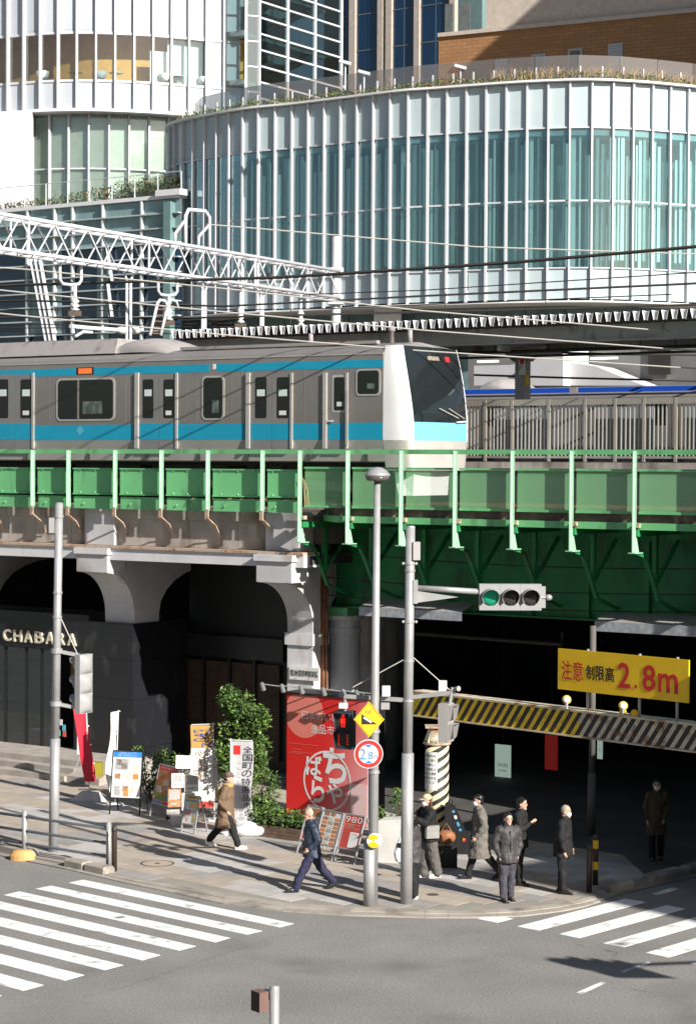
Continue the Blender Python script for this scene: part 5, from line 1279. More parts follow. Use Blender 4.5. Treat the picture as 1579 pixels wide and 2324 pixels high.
def vehicle_signal(root, fr, horizontal=True, lit=0, back=False):
    """three lamp vehicle signal centred at the frame's origin, facing -Y"""
    s = .375; 
    b = MB(fr)
    if horizontal: b.box(-.58, .58, -.06, .12, -.245, .245)
    else:
        b.box(-.2, .2, -.06, .08, -.62, .62)
    hs = b.build('signal_housing', 'signal_grey', root)
    if not horizontal:
        for k in range(3):
            MB(fr).lathe((0, .08, (k - 1) * .41), [(.2, -.2), (.2, .2)], 4) if False else None
            m = MB(fr); zc = (k - 1) * .413
            m.grid([[(x * .2, .081 + .11 * math.cos(x * math.pi / 2) * math.cos(zz * math.pi / 2) ** .4, zc + zz * .2) for x in [j / 4 for j in range(-4, 5)]] for zz in [j / 4 for j in range(-4, 5)]]); m.build('signal_back', 'signal_grey', hs, smooth=True)
    for k in range(3):
        c = ((k - 1) * s, -.06, 0) if horizontal else (0, -.06, (1 - k) * .41)
        MB(fr).lathe(c, [(.155, .0), (.155, .012), (.10, .03), (.02, .036)], 20, axis=(0, -1, 0)).build('lens', green_lens if k == lit else 'dark_lens', hs, smooth=True)
        visor(fr, c, .165, .26, hs, 'signal_grey')
    if horizontal:
        MB(fr).box(.582, .66, -.03, .1, -.2, .2).build('end_cap', 'signal_grey', hs)
        for x in (-.19, .19): MB(fr).box(x - .006, x + .006, -.064, -.0605, -.244, .244).build('housing_seam', 'signal_mid', hs)
    return hs
# ---- left traffic signal, seen from the side
B = gp(122, 1932, SW); T = up_at(B, 135, 1143)
ls = thing('traffic_signal', 'grey traffic signal pole with vertical three lamp head seen from behind, beside the guard rail', 'traffic light', B)
pole('pole', ls, B, T, .105, .085, split=.325)
MB().lathe(T, [(.088, -.005), (.06, .02), (.01, .03)], 12).build('pole_cap', 'galv', ls)
MB(oriented(up_at(B, 122, 1192), (0, -1))).box(-.08, .03, -.12, .0, -.16, .16).build('control_box', 'signal_grey', ls)
for py in (1172, 1345, 1400): pnt = up_at(B, 132, py); f = (pnt.z - B.z) / (T.z - B.z); band(ls, B, T, f, .1, .05)
for py in (1482, 1602):
    a = up_at(B, 128, py - 5); b = up_at(B, 180, py + 5); MB().bar(a, b, .09, .07).build('signal_arm', 'galv', ls); band(ls, B, T, (a.z - B.z) / (T.z - B.z), .12, .1)
hc = up_at(B, 188, 1551); vehicle_signal(ls, oriented(hc + Vector((.02, -.03, 0)), (-.82, .57)), False, -1)
MB().tube([up_at(B, 135, 1395), up_at(B, 176, 1484)], .012, 5).build('stay_wire', 'wire_pale', ls)
MB().tube([up_at(B, 196, 1565), up_at(B, 200, 1590), up_at(B, 194, 1612)], .008, 4).build('cable', 'wire_dark', ls)
# ---- guard rail and bollards
grl = thing('guard_rail', 'grey blue three tube pedestrian guard rail at the kerb by the left crosswalk', 'guard rail', gp(247, 1968, SW))
Pr = gp(247, 1970, SW); mat('rail_blue', (0.085, 0.095, 0.115), .45, metal=.2, var=.1)
zr_ = [dp(241, y, Pr.y).z for y in (1881, 1914, 1944)]
Pl = gp(56.7, 1853.5, zr_[0]); dirp = v2(Pl - Pr); Pl2 = v2(Pr) + dirp * 1.9
for k in range(-1, 1):
    q = v2(Pr) + dirp * (1.0 * (k + 1)) ; MB().tube([(q.x, q.y, SW - .1), (q.x, q.y, zr_[0] + .12)], .055, 10).build('post', 'galv', grl, smooth=True); MB().lathe((q.x, q.y, zr_[0] + .12), [(.058, 0), (.04, .02), (.005, .03)], 10).build('post_cap', 'galv', grl)
for z in zr_: MB().tube([(Pr.x, Pr.y, z), (Pl2.x, Pl2.y, z)], .03, 8).build('rail', 'rail_blue', grl, smooth=True); MB().tube([(Pr.x, Pr.y, z), (Pr.x + dirp.x * .08, Pr.y + dirp.y * .08, z)], .04, 8).build('rail_sleeve', 'galv_dark', grl)
def bollard(px, py, h, label, stripes=()):
    b = gp(px, py, SW); t = thing('bollard', label, 'bollard', b); MB().lathe(b, [(.055, 0), (.055, h - .05), (.045, h - .015), (.01, h)], 14).build('shaft', 'brown_metal', t, smooth=True)
    MB().lathe(b, [(.058, h - .12), (.06, h - .11), (.06, h - .09), (.058, h - .08)], 14).build('ring', 'black_metal', t)
    for z in stripes: MB().lathe(b, [(.0575, z), (.0575, z + .16)], 14).build('reflective_band', 'sign_yellow', t)
bollard(260, 1977, .92, 'dark brown bollard next to the guard rail post')
bollard(1336, 2024, .92, 'plain dark bollard at the kerb end under the yellow sign'); bollard(1350, 2008, 1.0, 'dark bollard with two yellow bands beside the plain one', (.3, .72))
# ---- lamp post
B = gp(845, 2054, SW); T = up_at(B, 856, 1092)
lp = thing('street_lamp', 'tall grey street lamp with flat dome head carrying round and diamond road signs', 'street lamp', B)
pole('pole', lp, B, T, .1, .06); MB().tube([B + Vector((-.06, -.02, 0)), B + Vector((-.06, -.02, 1.15))], .115, 14).build('base_sleeve', 'galv', lp, smooth=True)
MB().lathe(T, [(.04, -.12), (.05, -.03), (.05, .08), (.235, .085), (.238, .13), (.21, .155), (.17, .20), (.10, .245), (.04, .26), (.005, .263)], 24).build('lamp_head', 'galv', lp, smooth=True)
MB().lathe(T, [(.055, .0), (.17, .005), (.20, .02), (.228, .083), (.05, .084)], 24).build('lamp_glass', mat('lamp_glass', (.10, .09, .08), .2, var=.1), lp, smooth=True)
def face_frame(px, py, base, fwd, face=(0, -1)):
    p = up_at(base, px, py); return oriented(p + Vector((0, -fwd, 0)), face)
# diamond warning sign
dg_ = face_frame(837, 1631, B, .13, (.05, -1))
ds = tag(MB(dg_).poly([(0, 0, -.335), (.285, 0, 0), (0, 0, .335), (-.285, 0, 0)], (0, .02, 0)).build('warning_sign', 'sign_yellow', None, world=dg_), 'yellow diamond road sign with black slope triangle on the lamp post', 'sign')
MB(dg_).poly([(-.14, -.004, -.09), (.15, -.004, -.09), (-.14, -.004, .10)], (0, .003, 0)).build('slope_mark', 'ink', ds)
MB(dg_).bar((-.10, -.008, .04), (.05, -.008, -.055), .002, .035, (0, 0, 1)).build('arrow_mark', 'sign_white', ds)
lettering(MB(dg_), '10', (-.06, -.004, .11), (.1, 0, 0), (0, 0, .07), bold=-.01).build('lettering', 'print_food', ds)
m = MB(dg_)
for a, b in (((0, -.31), (.263, 0)), ((.263, 0), (0, .31)), ((0, .31), (-.263, 0)), ((-.263, 0), (0, -.31))): m.bar((a[0], -.003, a[1]), (b[0], -.003, b[1]), .002, .012, (0, -1, 0))
m.build('border_line', 'ink', ds)
# round height limit sign
rf = face_frame(836, 1709, B, .13, (.06, -1))
rs = tag(MB(rf).lathe((0, 0, 0), [(.27, -.02), (.27, 0)], 36, axis=(0, -1, 0)).build('height_limit_sign', 'sign_white', None, world=rf), 'round red rimmed 2.8 m height limit sign on the lamp post', 'sign')
m = MB(rf); m.grid([[(r * math.cos(j * math.pi / 18), -.004, r * math.sin(j * math.pi / 18)) for j in range(36)] for r in (.255, .185)], True); m.build('red_ring', 'print_red', rs)
for sg_ in (1, -1): MB(rf).poly([(-.075, -.006, .175 * sg_), (.075, -.006, .175 * sg_), (0, -.006, .115 * sg_)], (0, .002, 0)).build('blue_triangle', 'print_blue', rs)
lettering(MB(rf), '2', (-.165, -.004, -.1), (.11, 0, 0), (0, 0, .2)).build('lettering', 'print_blue', rs); lettering(MB(rf), '.8', (-.04, -.004, -.1), (.12, 0, 0), (0, 0, .15)).build('lettering', 'print_blue', rs); lettering(MB(rf), 'm', (.10, -.004, -.08), (.065, 0, 0), (0, 0, .06)).build('lettering', 'print_blue', rs)
for py in (1660, 1700, 1752): band(lp, B, T, (up_at(B, 845, py).z - B.z) / (T.z - B.z), .105, .05)
# yellow and white push button box
pf = face_frame(849, 1905, B, .12, (-.15, -1))
pb = tag(MB(pf).lathe((0, 0, 0), [(.14, -.02), (.145, .02), (.13, .08), (.03, .09)], 24, axis=(0, -1, 0)).build('push_button_box', 'sign_white', None, world=pf), 'round yellow and white crossing push button box low on the lamp post', 'button box')
for a0, a1 in ((35, 150), (200, 330)): MB(pf).poly([(0, -.093, 0)] + [(.125 * math.cos(math.radians(a0 + (a1 - a0) * k / 8)), -.093, .125 * math.sin(math.radians(a0 + (a1 - a0) * k / 8))) for k in range(9)], (0, .01, 0)).build('yellow_sector', 'sign_yellow', pb)
# ---- right traffic signal pole
B = gp(921, 2050, SW); T = up_at(B, 931, 1196)
rp = thing('traffic_signal', 'tall grey traffic signal pole with green light arm and two pedestrian heads', 'traffic light', B)
pole('pole', rp, B, T, .115, .088, split=.4); MB().lathe(T, [(.09, -.01), (.085, .02), (.01, .025)], 12).build('pole_cap', 'galv', rp)
MB(oriented(up_at(B, 935, 1250), (.3, -1))).box(-.02, .12, -.12, .02, -.17, .17).build('control_box', 'signal_mid', rp)
for py in (1279, 1295, 1411, 1500, 1590): band(rp, B, T, (up_at(B, 928, py).z - B.z) / (T.z - B.z), .1, .045)
for py in (1279, 1411):
    for dx in (-.12, .12): c = up_at(B, 929, py) + Vector((dx, -.02, 0)); MB().ball(c, .03).build('bolt_knob', 'galv', rp)
ab = up_at(B, 940, 1345); MB(oriented(ab, (0, -1))).box(-.03, .06, -.1, .06, -.2, .24).build('arm_bracket', 'galv', rp)
ae = up_at(B, 1090, 1343); a0 = up_at(B, 945, 1334)
MB().tube([a0, ae + Vector((.0, 0, 0))], .055, 10).build('signal_arm', 'galv', rp, smooth=True)
MB().poly([a0 + Vector((0, -.01, -.06)), up_at(B, 1040, 1349) + Vector((0, -.01, -.05)), up_at(B, 945, 1368) + Vector((0, -.01, 0))], (0, .02, 0)).build('arm_gusset', 'galv', rp)
vf = oriented(up_at(B, 1157, 1355), (.03, -1)); vehicle_signal(rp, vf, True, 0)
e = up_at(B, 1232, 1356); MB().ball(e + Vector((.1, 0, 0)), .07, .06, .06).build('end_joint', 'galv', rp, smooth=True); MB().tube([up_at(B, 1222, 1356), e + Vector((.12, 0, 0))], .03, 8).build('end_stub', 'galv', rp)
# pedestrian arms and heads
la_, lb_ = up_at(B, 925, 1589), dp(781, 1580, B.y + .2); MB().bar(lb_, la_, .07, .075).build('walk_arm', 'galv', rp)
ra_, rb_ = up_at(B, 918, 1584), dp(1033, 1571, B.y - .2); MB().bar(ra_, rb_, .07, .075).build('walk_arm', 'galv', rp)
for p_, q_ in (((918, 1496), (800, 1560)), ((935, 1490), (1020, 1566))): MB().tube([up_at(B, *p_), up_at(B, *q_)], .01, 5).build('stay_wire', 'wire_pale', rp)
for x, y in ((876, 1572), (1004, 1560)): MB(oriented(up_at(B, x, y) + Vector((0, -.03, 0)), (0, -1))).box(-.075, .075, -.06, .06, -.06, .13).build('sensor_box', 'sign_white', rp)
MB(oriented(up_at(B, 874, 1601), (0, -1))).box(-.08, .08, -.05, .06, -.07, .05).build('sensor_box', 'signal_mid', rp)
def ped_head(c, face, mt, lit):
    fr = oriented(c, face); hd = MB(fr).box(-.17, .17, -.02, .17, -.36, .36).build('pedestrian_head', mt, rp)
    for k in (0, 1):
        zc = .175 - .35 * k; MB(fr).box(-.135, .135, -.028, -.021, zc - .135, zc + .135).build('lens', 'dark_lens', hd)
        m = MB(fr); m.add([(-.165, -.02, zc + .16), (.165, -.02, zc + .16), (.165, -.13, zc + .15), (-.165, -.13, zc + .15)], [(0, 1, 2, 3)])
        for sx in (-.165, .165): m.add([(sx, -.02, zc + .16), (sx, -.13, zc + .15), (sx, -.08, zc - .1), (sx, -.02, zc - .16)], [(0, 1, 2, 3)])
        m.build('hood', mt, hd)
    if lit:
        m = MB(fr); m.ball((0, -.034, .275), .032, .008, .034); m.box(-.05, .05, -.04, -.03, .13, .235); m.box(-.04, -.008, -.04, -.03, .055, .135); m.box(.008, .04, -.04, -.03, .055, .135); m.build('red_figure', red_lens, hd)
        for sx in (-.09, .09):
            for k in range(6): MB(fr).box(sx - .012, sx + .012, -.034, -.029, -.27 + k * .034, -.258 + k * .034).build('count_bar', red_lens, hd)
    return hd
hl = dp(780, 1657, B.y + .2); ped_head(hl, (-.42, -.9), 'signal_navy', True); MB().tube([hl + Vector((.02, .05, .36)), dp(783, 1580, B.y + .2)], .03, 8).build('head_hanger', 'galv', rp)
MB(oriented(dp(779, 1600, B.y + .2), (-.3, -1))).box(-.07, .07, -.06, .06, -.06, .04).build('sounder_box', 'sign_white', rp); MB().lathe(dp(778, 1575, B.y + .15), [(.06, .1), (.05, .08), (.03, 0)], 12, axis=(-.3, -1, 0)).build('horn', 'signal_navy', rp)
hr = dp(1020, 1640, B.y - .2); ped_head(hr, (.93, -.38), 'signal_mid', False); MB().tube([hr + Vector((0, .0, .36)), dp(1026, 1560, B.y - .2)], .03, 8).build('head_hanger', 'galv', rp)
MB().lathe(dp(1031, 1563, B.y - .2), [(.05, .12), (.045, .1), (.03, 0)], 12, axis=(.6, -.8, .1)).build('horn', 'signal_mid', rp)
# ---- signal across the junction (throws the shadow on the asphalt) and the pole top at the picture's foot
Gs = gp(1365, 2192); Lh = 5.6 / math.tan(SUN_EL); q = v2(Gs) - SH * Lh; q.z = 5.6
fs_ = thing('traffic_signal', 'grey traffic signal on an arm standing on the near corner of the junction', 'traffic light', Vector((q.x + 4.2, q.y + .6, 0)))
bs = Vector((q.x + 4.2, q.y + .6, 0)); MB().tube([bs, bs + Vector((0, 0, 6.6))], .11, 12).build('pole', 'galv', fs_, smooth=True); MB().tube([bs + Vector((0, 0, 5.7)), q + Vector((.6, 0, .05))], .06, 8).build('signal_arm', 'galv', fs_)
vehicle_signal(fs_, oriented(q, (.3, 1)), True, -1); MB().box(q.x - .5, q.x + .45, q.y - .03, q.y, 5.05, 5.35).build('name_board', 'sign_white', fs_)
Bq = v2(dp(623, 2237, 21)); zq = dp(623, 2240, 21).z
ns = thing('signal_post', 'short grey post with a small signal head, only its top showing above the asphalt', 'post', Bq)
MB().tube([Bq, (Bq.x, Bq.y, zq)], .05, 12).build('post', 'galv', ns, smooth=True); MB().lathe((Bq.x, Bq.y, zq), [(.052, -.01), (.045, .012), (.005, .015)], 12).build('post_cap', 'galv', ns)
fr = oriented(Vector((Bq.x - .15, Bq.y, zq - .14)), (-.8, -.6)); MB(fr).box(-.075, .075, -.05, .06, -.1, .1).build('signal_head', mat('maroon_box', (.16, .09, .08), .5, var=.1), ns); MB(fr).lathe((0, .075, .05), [(.06, 0), (.05, .05), (.01, .06)], 12, axis=(0, 1, 0)).build('lens', 'sign_white', ns); MB().tube([(Bq.x, Bq.y, zq - .12), (Bq.x - .1, Bq.y, zq - .12)], .015, 6).build('arm', 'black_metal', ns)
# ---- boards on the pavement
def a_board(name, label, fl, fr_, h, zb, face_mt, items, frame_mt='galv', cat='menu board', lean=.22, back=True, legs=True):
    """fl, fr_: pixels of the front feet; items: (x0,x1,y0,y1 in board fractions from the top left, material, text)"""
    a, b = gp(*fl, SW), gp(*fr_, SW); x = (b - a); x.z = 0; W = x.length; x.normalize(); n = Vector((x.y, -x.x, 0))
    t = thing(name, label, cat, (a + b) / 2); Z = Vector((0, 0, 1))
    def P_(u, v, off=0.0): return a + x * (u * W) + Z * (v * h) - n * (lean * v) + n * off      # u across, v up
    for u in (0, 1): MB().bar(P_(u, 0), P_(u, 1), .03, .03, n).build('leg', frame_mt, t)
    MB().bar(P_(0, 1), P_(1, 1), .03, .03, n).build('top_bar', frame_mt, t)
    vb = zb / h
    if legs: MB().bar(P_(0, vb), P_(1, vb), .03, .03, n).build('lower_bar', frame_mt, t)
    if back:
        for u in (0, 1): MB().bar(P_(u, 1) - n * .03, a + x * (u * W) - n * (lean * 2 + .1), .025, .025, n).build('back_leg', frame_mt, t)
    pn = MB().slab([P_(.02, .985, .005), P_(.98, .985, .005), P_(.98, vb, .005), P_(.02, vb, .005)], .02).build('panel', face_mt, t)
    for it in items:
        x0, x1, y0, y1, mt = it[:5]; v1 = 1 - (1 - vb) * y0; v0 = 1 - (1 - vb) * y1; x0 = .03 + .94 * x0; x1 = .03 + .94 * x1
        if len(it) > 5: lettering(MB(), it[5], P_(x0, v0, .012), P_(x1, v0) - P_(x0, v0), P_(x0, v1) - P_(x0, v0), bold=it[6] if len(it) > 6 else 0, off=.001).build('lettering', mt, pn)
        else: MB().slab([P_(x0, v1, .0085), P_(x1, v1, .0085), P_(x1, v0, .0085), P_(x0, v0, .0085)], .003).build('picture', mt, pn)
    return t
rb = random.Random(8)
fd = ['print_food', 'print_pale', 'print_orange', 'print_grey']
it = [(0, 1, 0, .13, 'print_blue'), (.2, .8, .02, .06, 'sign_white', 'ごはんしょくどう'), (.15, .85, .07, .11, 'sign_white', '定食・お弁当のメニュー'), (.08, .55, .16, .40, 'print_grey'), (.12, .3, .18, .3, 'print_food'), (.3, .5, .26, .38, 'print_pale'), (.68, .9, .3, .42, 'print_pale')]
for c, (px, py) in enumerate(((.08, .48), (.42, .48), (.72, .48), (.08, .74), (.38, .74), (.55, .78), (.4, .85), (.1, .84))): it.append((px, px + .2, py, py + .11, fd[c % 4]))
for k in range(9): it.append((.68 + .0 * k, .68 + rb.uniform(.12, .28), .60 + .035 * k, .612 + .035 * k, 'print_grey'))
a_board('menu_board', 'tall white menu board with blue header and dishes in a black frame', (249, 1848), (317, 1851), 1.46, .38, 'sign_white', it, 'black_metal', lean=.26)
it = [(0, 1, 0, .12, 'print_red'), (.1, .9, .03, .09, 'sign_white', '本日のおすすめメニュー')]
for r in range(4):
    for c in range(3): it.append((.04 + c * .32, .33 + c * .32, .15 + r * .19, .32 + r * .19, ('print_food', 'print_orange', 'print_pale')[(r + c) % 3] if r < 3 else ('print_green', 'print_green', 'print_sky')[c]))
it += [(0, .5, .92, 1, 'print_sky'), (.5, 1, .92, 1, 'print_red')]
a_board('menu_board', 'orange dish grid menu board in a steel frame beside the leaflet rack', (340, 1851), (383, 1862), 1.18, .3, 'print_orange', it, lean=.28)
it = [(.02, .98, .02, .11, 'print_yellow'), (.2, .8, .035, .09, 'ink', 'MONEY', .02), (.08, .92, .14, .21, 'ink', 'EXCHANGE', .02), (0, .35, .24, .44, 'sign_white'), (.4, 1, .25, .31, 'print_yellow'), (.4, 1, .33, .43, 'print_yellow'), (.42, .9, .34, .42, 'sign_white', '外貨両替'), (.05, .55, .5, .53, 'print_navy'), (.05, .55, .56, .60, 'print_red'), (.05, .55, .63, .66, 'print_red'), (.25, .32, .8, .9, 'print_red'), (.68, .9, .5, .95, 'print_grey'), (.72, .88, .68, .92, 'print_yellow')]
a_board('exchange_board', 'small white and yellow money exchange A-board on the pavement edge', (411, 1889), (441, 1894), .82, .2, 'sign_white', it, cat='signboard', lean=.16)
it = [(.1, .5, .05, .3, 'print_orange'), (.5, .95, .05, .28, 'print_food'), (.05, .95, .33, .4, 'ink', 'ランチ'), (.05, .9, .45, .75, 'print_pale'), (.1, .9, .8, .95, 'print_red')]
a_board('menu_board', 'narrow white poster board half hidden behind the man in navy jacket', (673, 1936), (705, 1943), .98, .28, 'sign_white', it, lean=.33)
it = [(.1, .35, .03, .13, 'print_food'), (.42, .65, .03, .12, 'print_food')]
for r in range(7):
    for c in range(3): it.append((.06 + c * .31, .32 + c * .31, .17 + r * .118, .255 + r * .118, fd[(r * 2 + c) % 4]))
a_board('menu_board', 'pale menu board with rows of small dishes before the red signboard', (706, 1945), (752, 1955), .95, .28, 'sign_white', it, lean=.34)
it = [(.05, .95, .05, .22, 'sign_white', '980', -.01), (.1, .9, .26, .29, 'print_pale', 'お昼の定食メニュー'), (.05, .6, .32, .345, 'print_pale', 'ごはん大盛り無料'), (.1, .95, .38, .40, 'print_pale', 'みそ汁・小鉢・漬物付き'), (.45, .92, .5, .95, 'sign_white'), (.5, .85, .55, .57, 'print_red'), (.5, .85, .6, .61, 'print_grey'), (.5, .8, .65, .66, 'print_grey'), (.5, .85, .7, .71, 'print_grey'), (.5, .78, .75, .76, 'print_grey')]
a_board('price_board', 'dark red A-board priced 980 beside the lamp post', (759, 1955), (803, 1963), .95, .28, mat('board_red', (.42, .06, .045), .6, var=.1), it, lean=.34)
# leaflet rack with tilted white sheet
Bk = gp(420, 1868, SW); lr = thing('leaflet_rack', 'black leaflet rack with posters and a tilted white sheet on top', 'rack', Bk)
fr = oriented(Bk, (.25, -1))
MB(fr).tube([(0, 0, 0), (0, 0, 1.35)], .018, 8).build('stand', 'galv', lr); MB(fr).hexa([(-.24, -.14, 1.28), (.26, -.14, 1.25), (.3, .06, 1.52), (-.2, .06, 1.55)], [(-.24, -.12, 1.28), (.26, -.12, 1.25), (.3, .08, 1.52), (-.2, .08, 1.55)]).build('tilted_sheet', 'sign_white', lr)
for x0, x1, z0, z1, mt in ((-.32, -.04, .82, 1.15, 'sign_white'), (-.02, .3, .72, 1.12, 'sign_white'), (-.4, -.1, .38, .8, 'print_food'), (-.08, .22, .3, .7, 'sign_white'), (-.45, -.1, .1, .36, 'black_metal')):
    q = MB(fr).box(x0, x1, -.05, -.03, z0, z1).build('poster', mt, lr)
    MB(fr).box(x0 + .02, x1 - .03, -.054, -.051, z0 + (z1 - z0) * .42, z1 - .03).build('picture', rb.choice(fd), q); MB(fr).box(x0 + .05, x1 - .08, -.054, -.051, z0 + .06, z0 + .1).build('caption', 'print_grey', q)
for x in (-.22, .12): MB(fr).box(x - .14, x + .14, -.2, .05, 0, .2).build('weight_block', 'stone_weight', lr)
# ---- nobori banners
mat('banner_ochre', (.42, .25, .07), .7, var=.15, scale=6)
def nobori(label, px, py, ptop, pw, pside, cl, texts, rows=None, width=.45, h=None, base_kind='block', zlow=.35, mirrored=False, face=(0, -1), sway=.03, cat='banner', drift=0.0):
    b = gp(px, py, SW); top = up_at(b, ptop[0], ptop[1]); H = top.z - b.z; t = thing('nobori_banner', label, cat, b); fr = oriented(b, face)
    MB(fr).tube([(0, 0, .05), ((top.x - b.x) * .98, 0, H)], .014, 8).build('pole', 'sign_white', t)
    sx = pside; lean = (top.x - b.x) / H
    MB(fr).tube([(lean * H - sx * .05, 0, H - .03), (lean * H + sx * width, 0, H - .05)], .01, 6).build('cross_bar', 'sign_white', t)
    z1 = H - .06; m = MB(fr); n = 12; k = 5
    def cp(f, v): return Vector((lean * (zlow + (z1 - zlow) * v) + sx * (.02 + width * f * (1 if mirrored is None else 1)) + sway * math.sin(v * 7 + f * 2) * (1 - v) + drift * (1 - v), -.02 - .05 * math.sin(f * 3 + v * 5) * (1 - v * .6), zlow + (z1 - zlow) * v))
    m.grid([[cp(j / k, i / n) for j in range(k + 1)] for i in range(n + 1)]); cloth = m.build('cloth', cl, t, smooth=True)
    for f0, f1, v0, v1, mt, s in texts:
        if s is None:
            m = MB(fr); m.grid([[cp(f0 + (f1 - f0) * j / 4, v0 + (v1 - v0) * i / 8) + Vector((0, -.006, 0)) for j in range(5)] for i in range(9)]); m.build('print', mt, cloth)
        else:
            ln = len(s)
            for i_, ch in enumerate(s):
                va = v1 - (v1 - v0) * (i_ + .92) / ln; vb_ = v1 - (v1 - v0) * (i_ + .08) / ln; p0 = cp(f0, va); xv = cp(f1, va) - p0; yv = cp(f0, vb_) - p0
                if xv.x < 0: p0 = p0 + xv; xv = -xv
                if mirrored: p0 = p0 + xv; xv = -xv
                q = MB(fr); lettering(q, ch, p0 + Vector((0, -.012, 0)), xv, yv, bold=0, off=0); q.build('lettering', mt, cloth)
    for v in (.25, .5, .75): c = cp(0, v); MB(fr).box(c.x - .02, c.x + .03, c.y - .012, c.y + .01, c.z - .015, c.z + .015).build('loop', 'sign_white', t)
    if base_kind == 'block': MB(fr).hexa([(-.45, -.28, 0), (.45, -.28, 0), (.45, .28, 0), (-.45, .28, 0)], [(-.2, -.14, .2), (.25, -.14, .2), (.2, .14, .2), (-.2, .14, .2)]).build('base_weight', 'stone_weight', t)
    else: MB(fr).lathe((0, 0, 0), [(.2, 0), (.2, .04), (.03, .07)], 14).build('base_weight', 'plastic_white', t)
    return t
nobori('deep red nobori banner on a white pole by the shop steps', 204, 1815, (196, 1600), 1, -1, 'cloth_red', [], width=.30, zlow=.45, sway=.02, base_kind='block', drift=.2)
nobori('narrow white nobori banner twisted edge-on behind the white menu board', 262, 1828, (270, 1612), 1, -1, 'cloth_white', [], width=.2, zlow=.2, base_kind='disc', sway=.1, face=(.5, -.8))
nobori('white nobori banner with a column of black characters beside the walking man in coat', 522, 1893, (524, 1676), 1, 1, mat('cloth_white_shaded', (.42, .42, .44), .8, var=.06), [(.52, .95, .08, .95, 'ink', '全国町の特選品市場'), (.3, .5, .05, .75, 'print_grey', 'こだわりの逸品'), (.08, .4, .84, .95, 'print_red', None)], width=.48, zlow=.22, base_kind='disc', sway=.06)  # white cloth, its shade put into the grey colour
nobori('orange topped nobori banner with mirrored lettering in front of the slatted windows', 487, 1862, (484, 1640), 1, -1, 'cloth_white', [(0, 1, .72, 1.0, 'banner_ochre', None), (.15, .85, .86, .95, 'print_navy', '円$'), (.1, .9, .80, .845, 'print_navy', 'O'), (.06, .5, .735, .79, 'print_navy', 'M'), (.45, .9, .33, .7, 'print_food', '外貨両替'), (.2, .42, .33, .7, 'print_food', '米欧韓中'), (.0, 1, .0, .08, 'board_red', None)], width=.5, zlow=.3, base_kind='disc', mirrored=True)
# plain white hanging sheet behind
Bs = gp(470, 1850, SW); hs_ = thing('hanging_sheet', 'white vertical notice sheet hung on a bar behind the orange banner', 'sign', Bs); fr = oriented(Bs, (0, -1))
for x in (-.22, .28): MB(fr).tube([(x, 0, 0), (x, 0, 1.62)], .015, 6).build('stand_leg', 'galv', hs_)
MB(fr).box(-.26, .32, -.02, .02, 1.58, 1.62).build('top_bar', 'sign_white', hs_); m = MB(fr); m.grid([[(-.2 + .45 * j / 4, -.03 - .03 * math.sin(i * .9 + j), .35 + 1.22 * i / 8) for j in range(5)] for i in range(9)]); sh_ = m.build('sheet', 'cloth_white', hs_, smooth=True)
lettering(MB(fr), '日本', (-.08, -.07, 1.2), (.2, 0, 0), (0, 0, .1)).build('lettering', 'ink', sh_); MB(fr).box(-.16, .05, -.075, -.07, 1.42, 1.48).build('header_print', 'ink', sh_)
# standing panel by the shop door
Bw = gp(188, 1795, SW); sp_ = thing('easel_sign', 'narrow white upright sign with dark characters leaning in the shop entrance', 'sign', Bw); fr = oriented(Bw + Vector((-.08, .5, .35)), (0, -1))
MB(fr).box(-.12, .12, -.02, .02, .5, 1.5).build('panel', 'sign_white', sp_)
for i_, ch in enumerate('国産原料'): lettering(MB(fr), ch, (-.05, -.022, 1.18 - i_ * .16), (.1, 0, 0), (0, 0, .11)).build('lettering', 'ink', sp_)
for x in (-.2, .06): MB(fr).tube([(x, -.1 if x < 0 else .1, 0), (-.02, 0, .55)], .012, 6).build('easel_leg', 'galv', sp_)
yb = gp(212, 1795, SW); o = tag(MB(oriented(yb + Vector((-.02, .3, .3)), (0, -1))).box(-.22, .22, -.15, .15, .03, .38).build('crate', mat('crate_yellow', (.26, .22, .02), .6, var=.1), None, yb), 'yellow plastic crate on the shop steps', 'crate')
# white weights lying on the pavement
def lump(label, px, py, rx, ry, rz, seed, name='sandbag'):
    p = gp(px, py, SW); m = MB(); rr = random.Random(seed); m.ball((0, 0, rz * .8), rx, ry, rz, 14, 9)
    for i, q in enumerate(m.v):
        f = 1 + .14 * math.sin(q.x * 14 + seed) * math.sin(q.y * 17 + seed) + rr.uniform(-.04, .04); m.v[i] = Vector((p.x + q.x * f, p.y + q.y * f, SW + max(0.0, q.z * f)))
    return tag(m.build(name, 'plastic_white', None, p, smooth=True), label, 'sandbag')
lump('large white sandbag lying alone on the pavement below the hedge', 566, 1897, .38, .26, .16, 2); lump('white sandbag at the foot of the white banner behind the man in coat', 530, 1886, .3, .2, .15, 5)
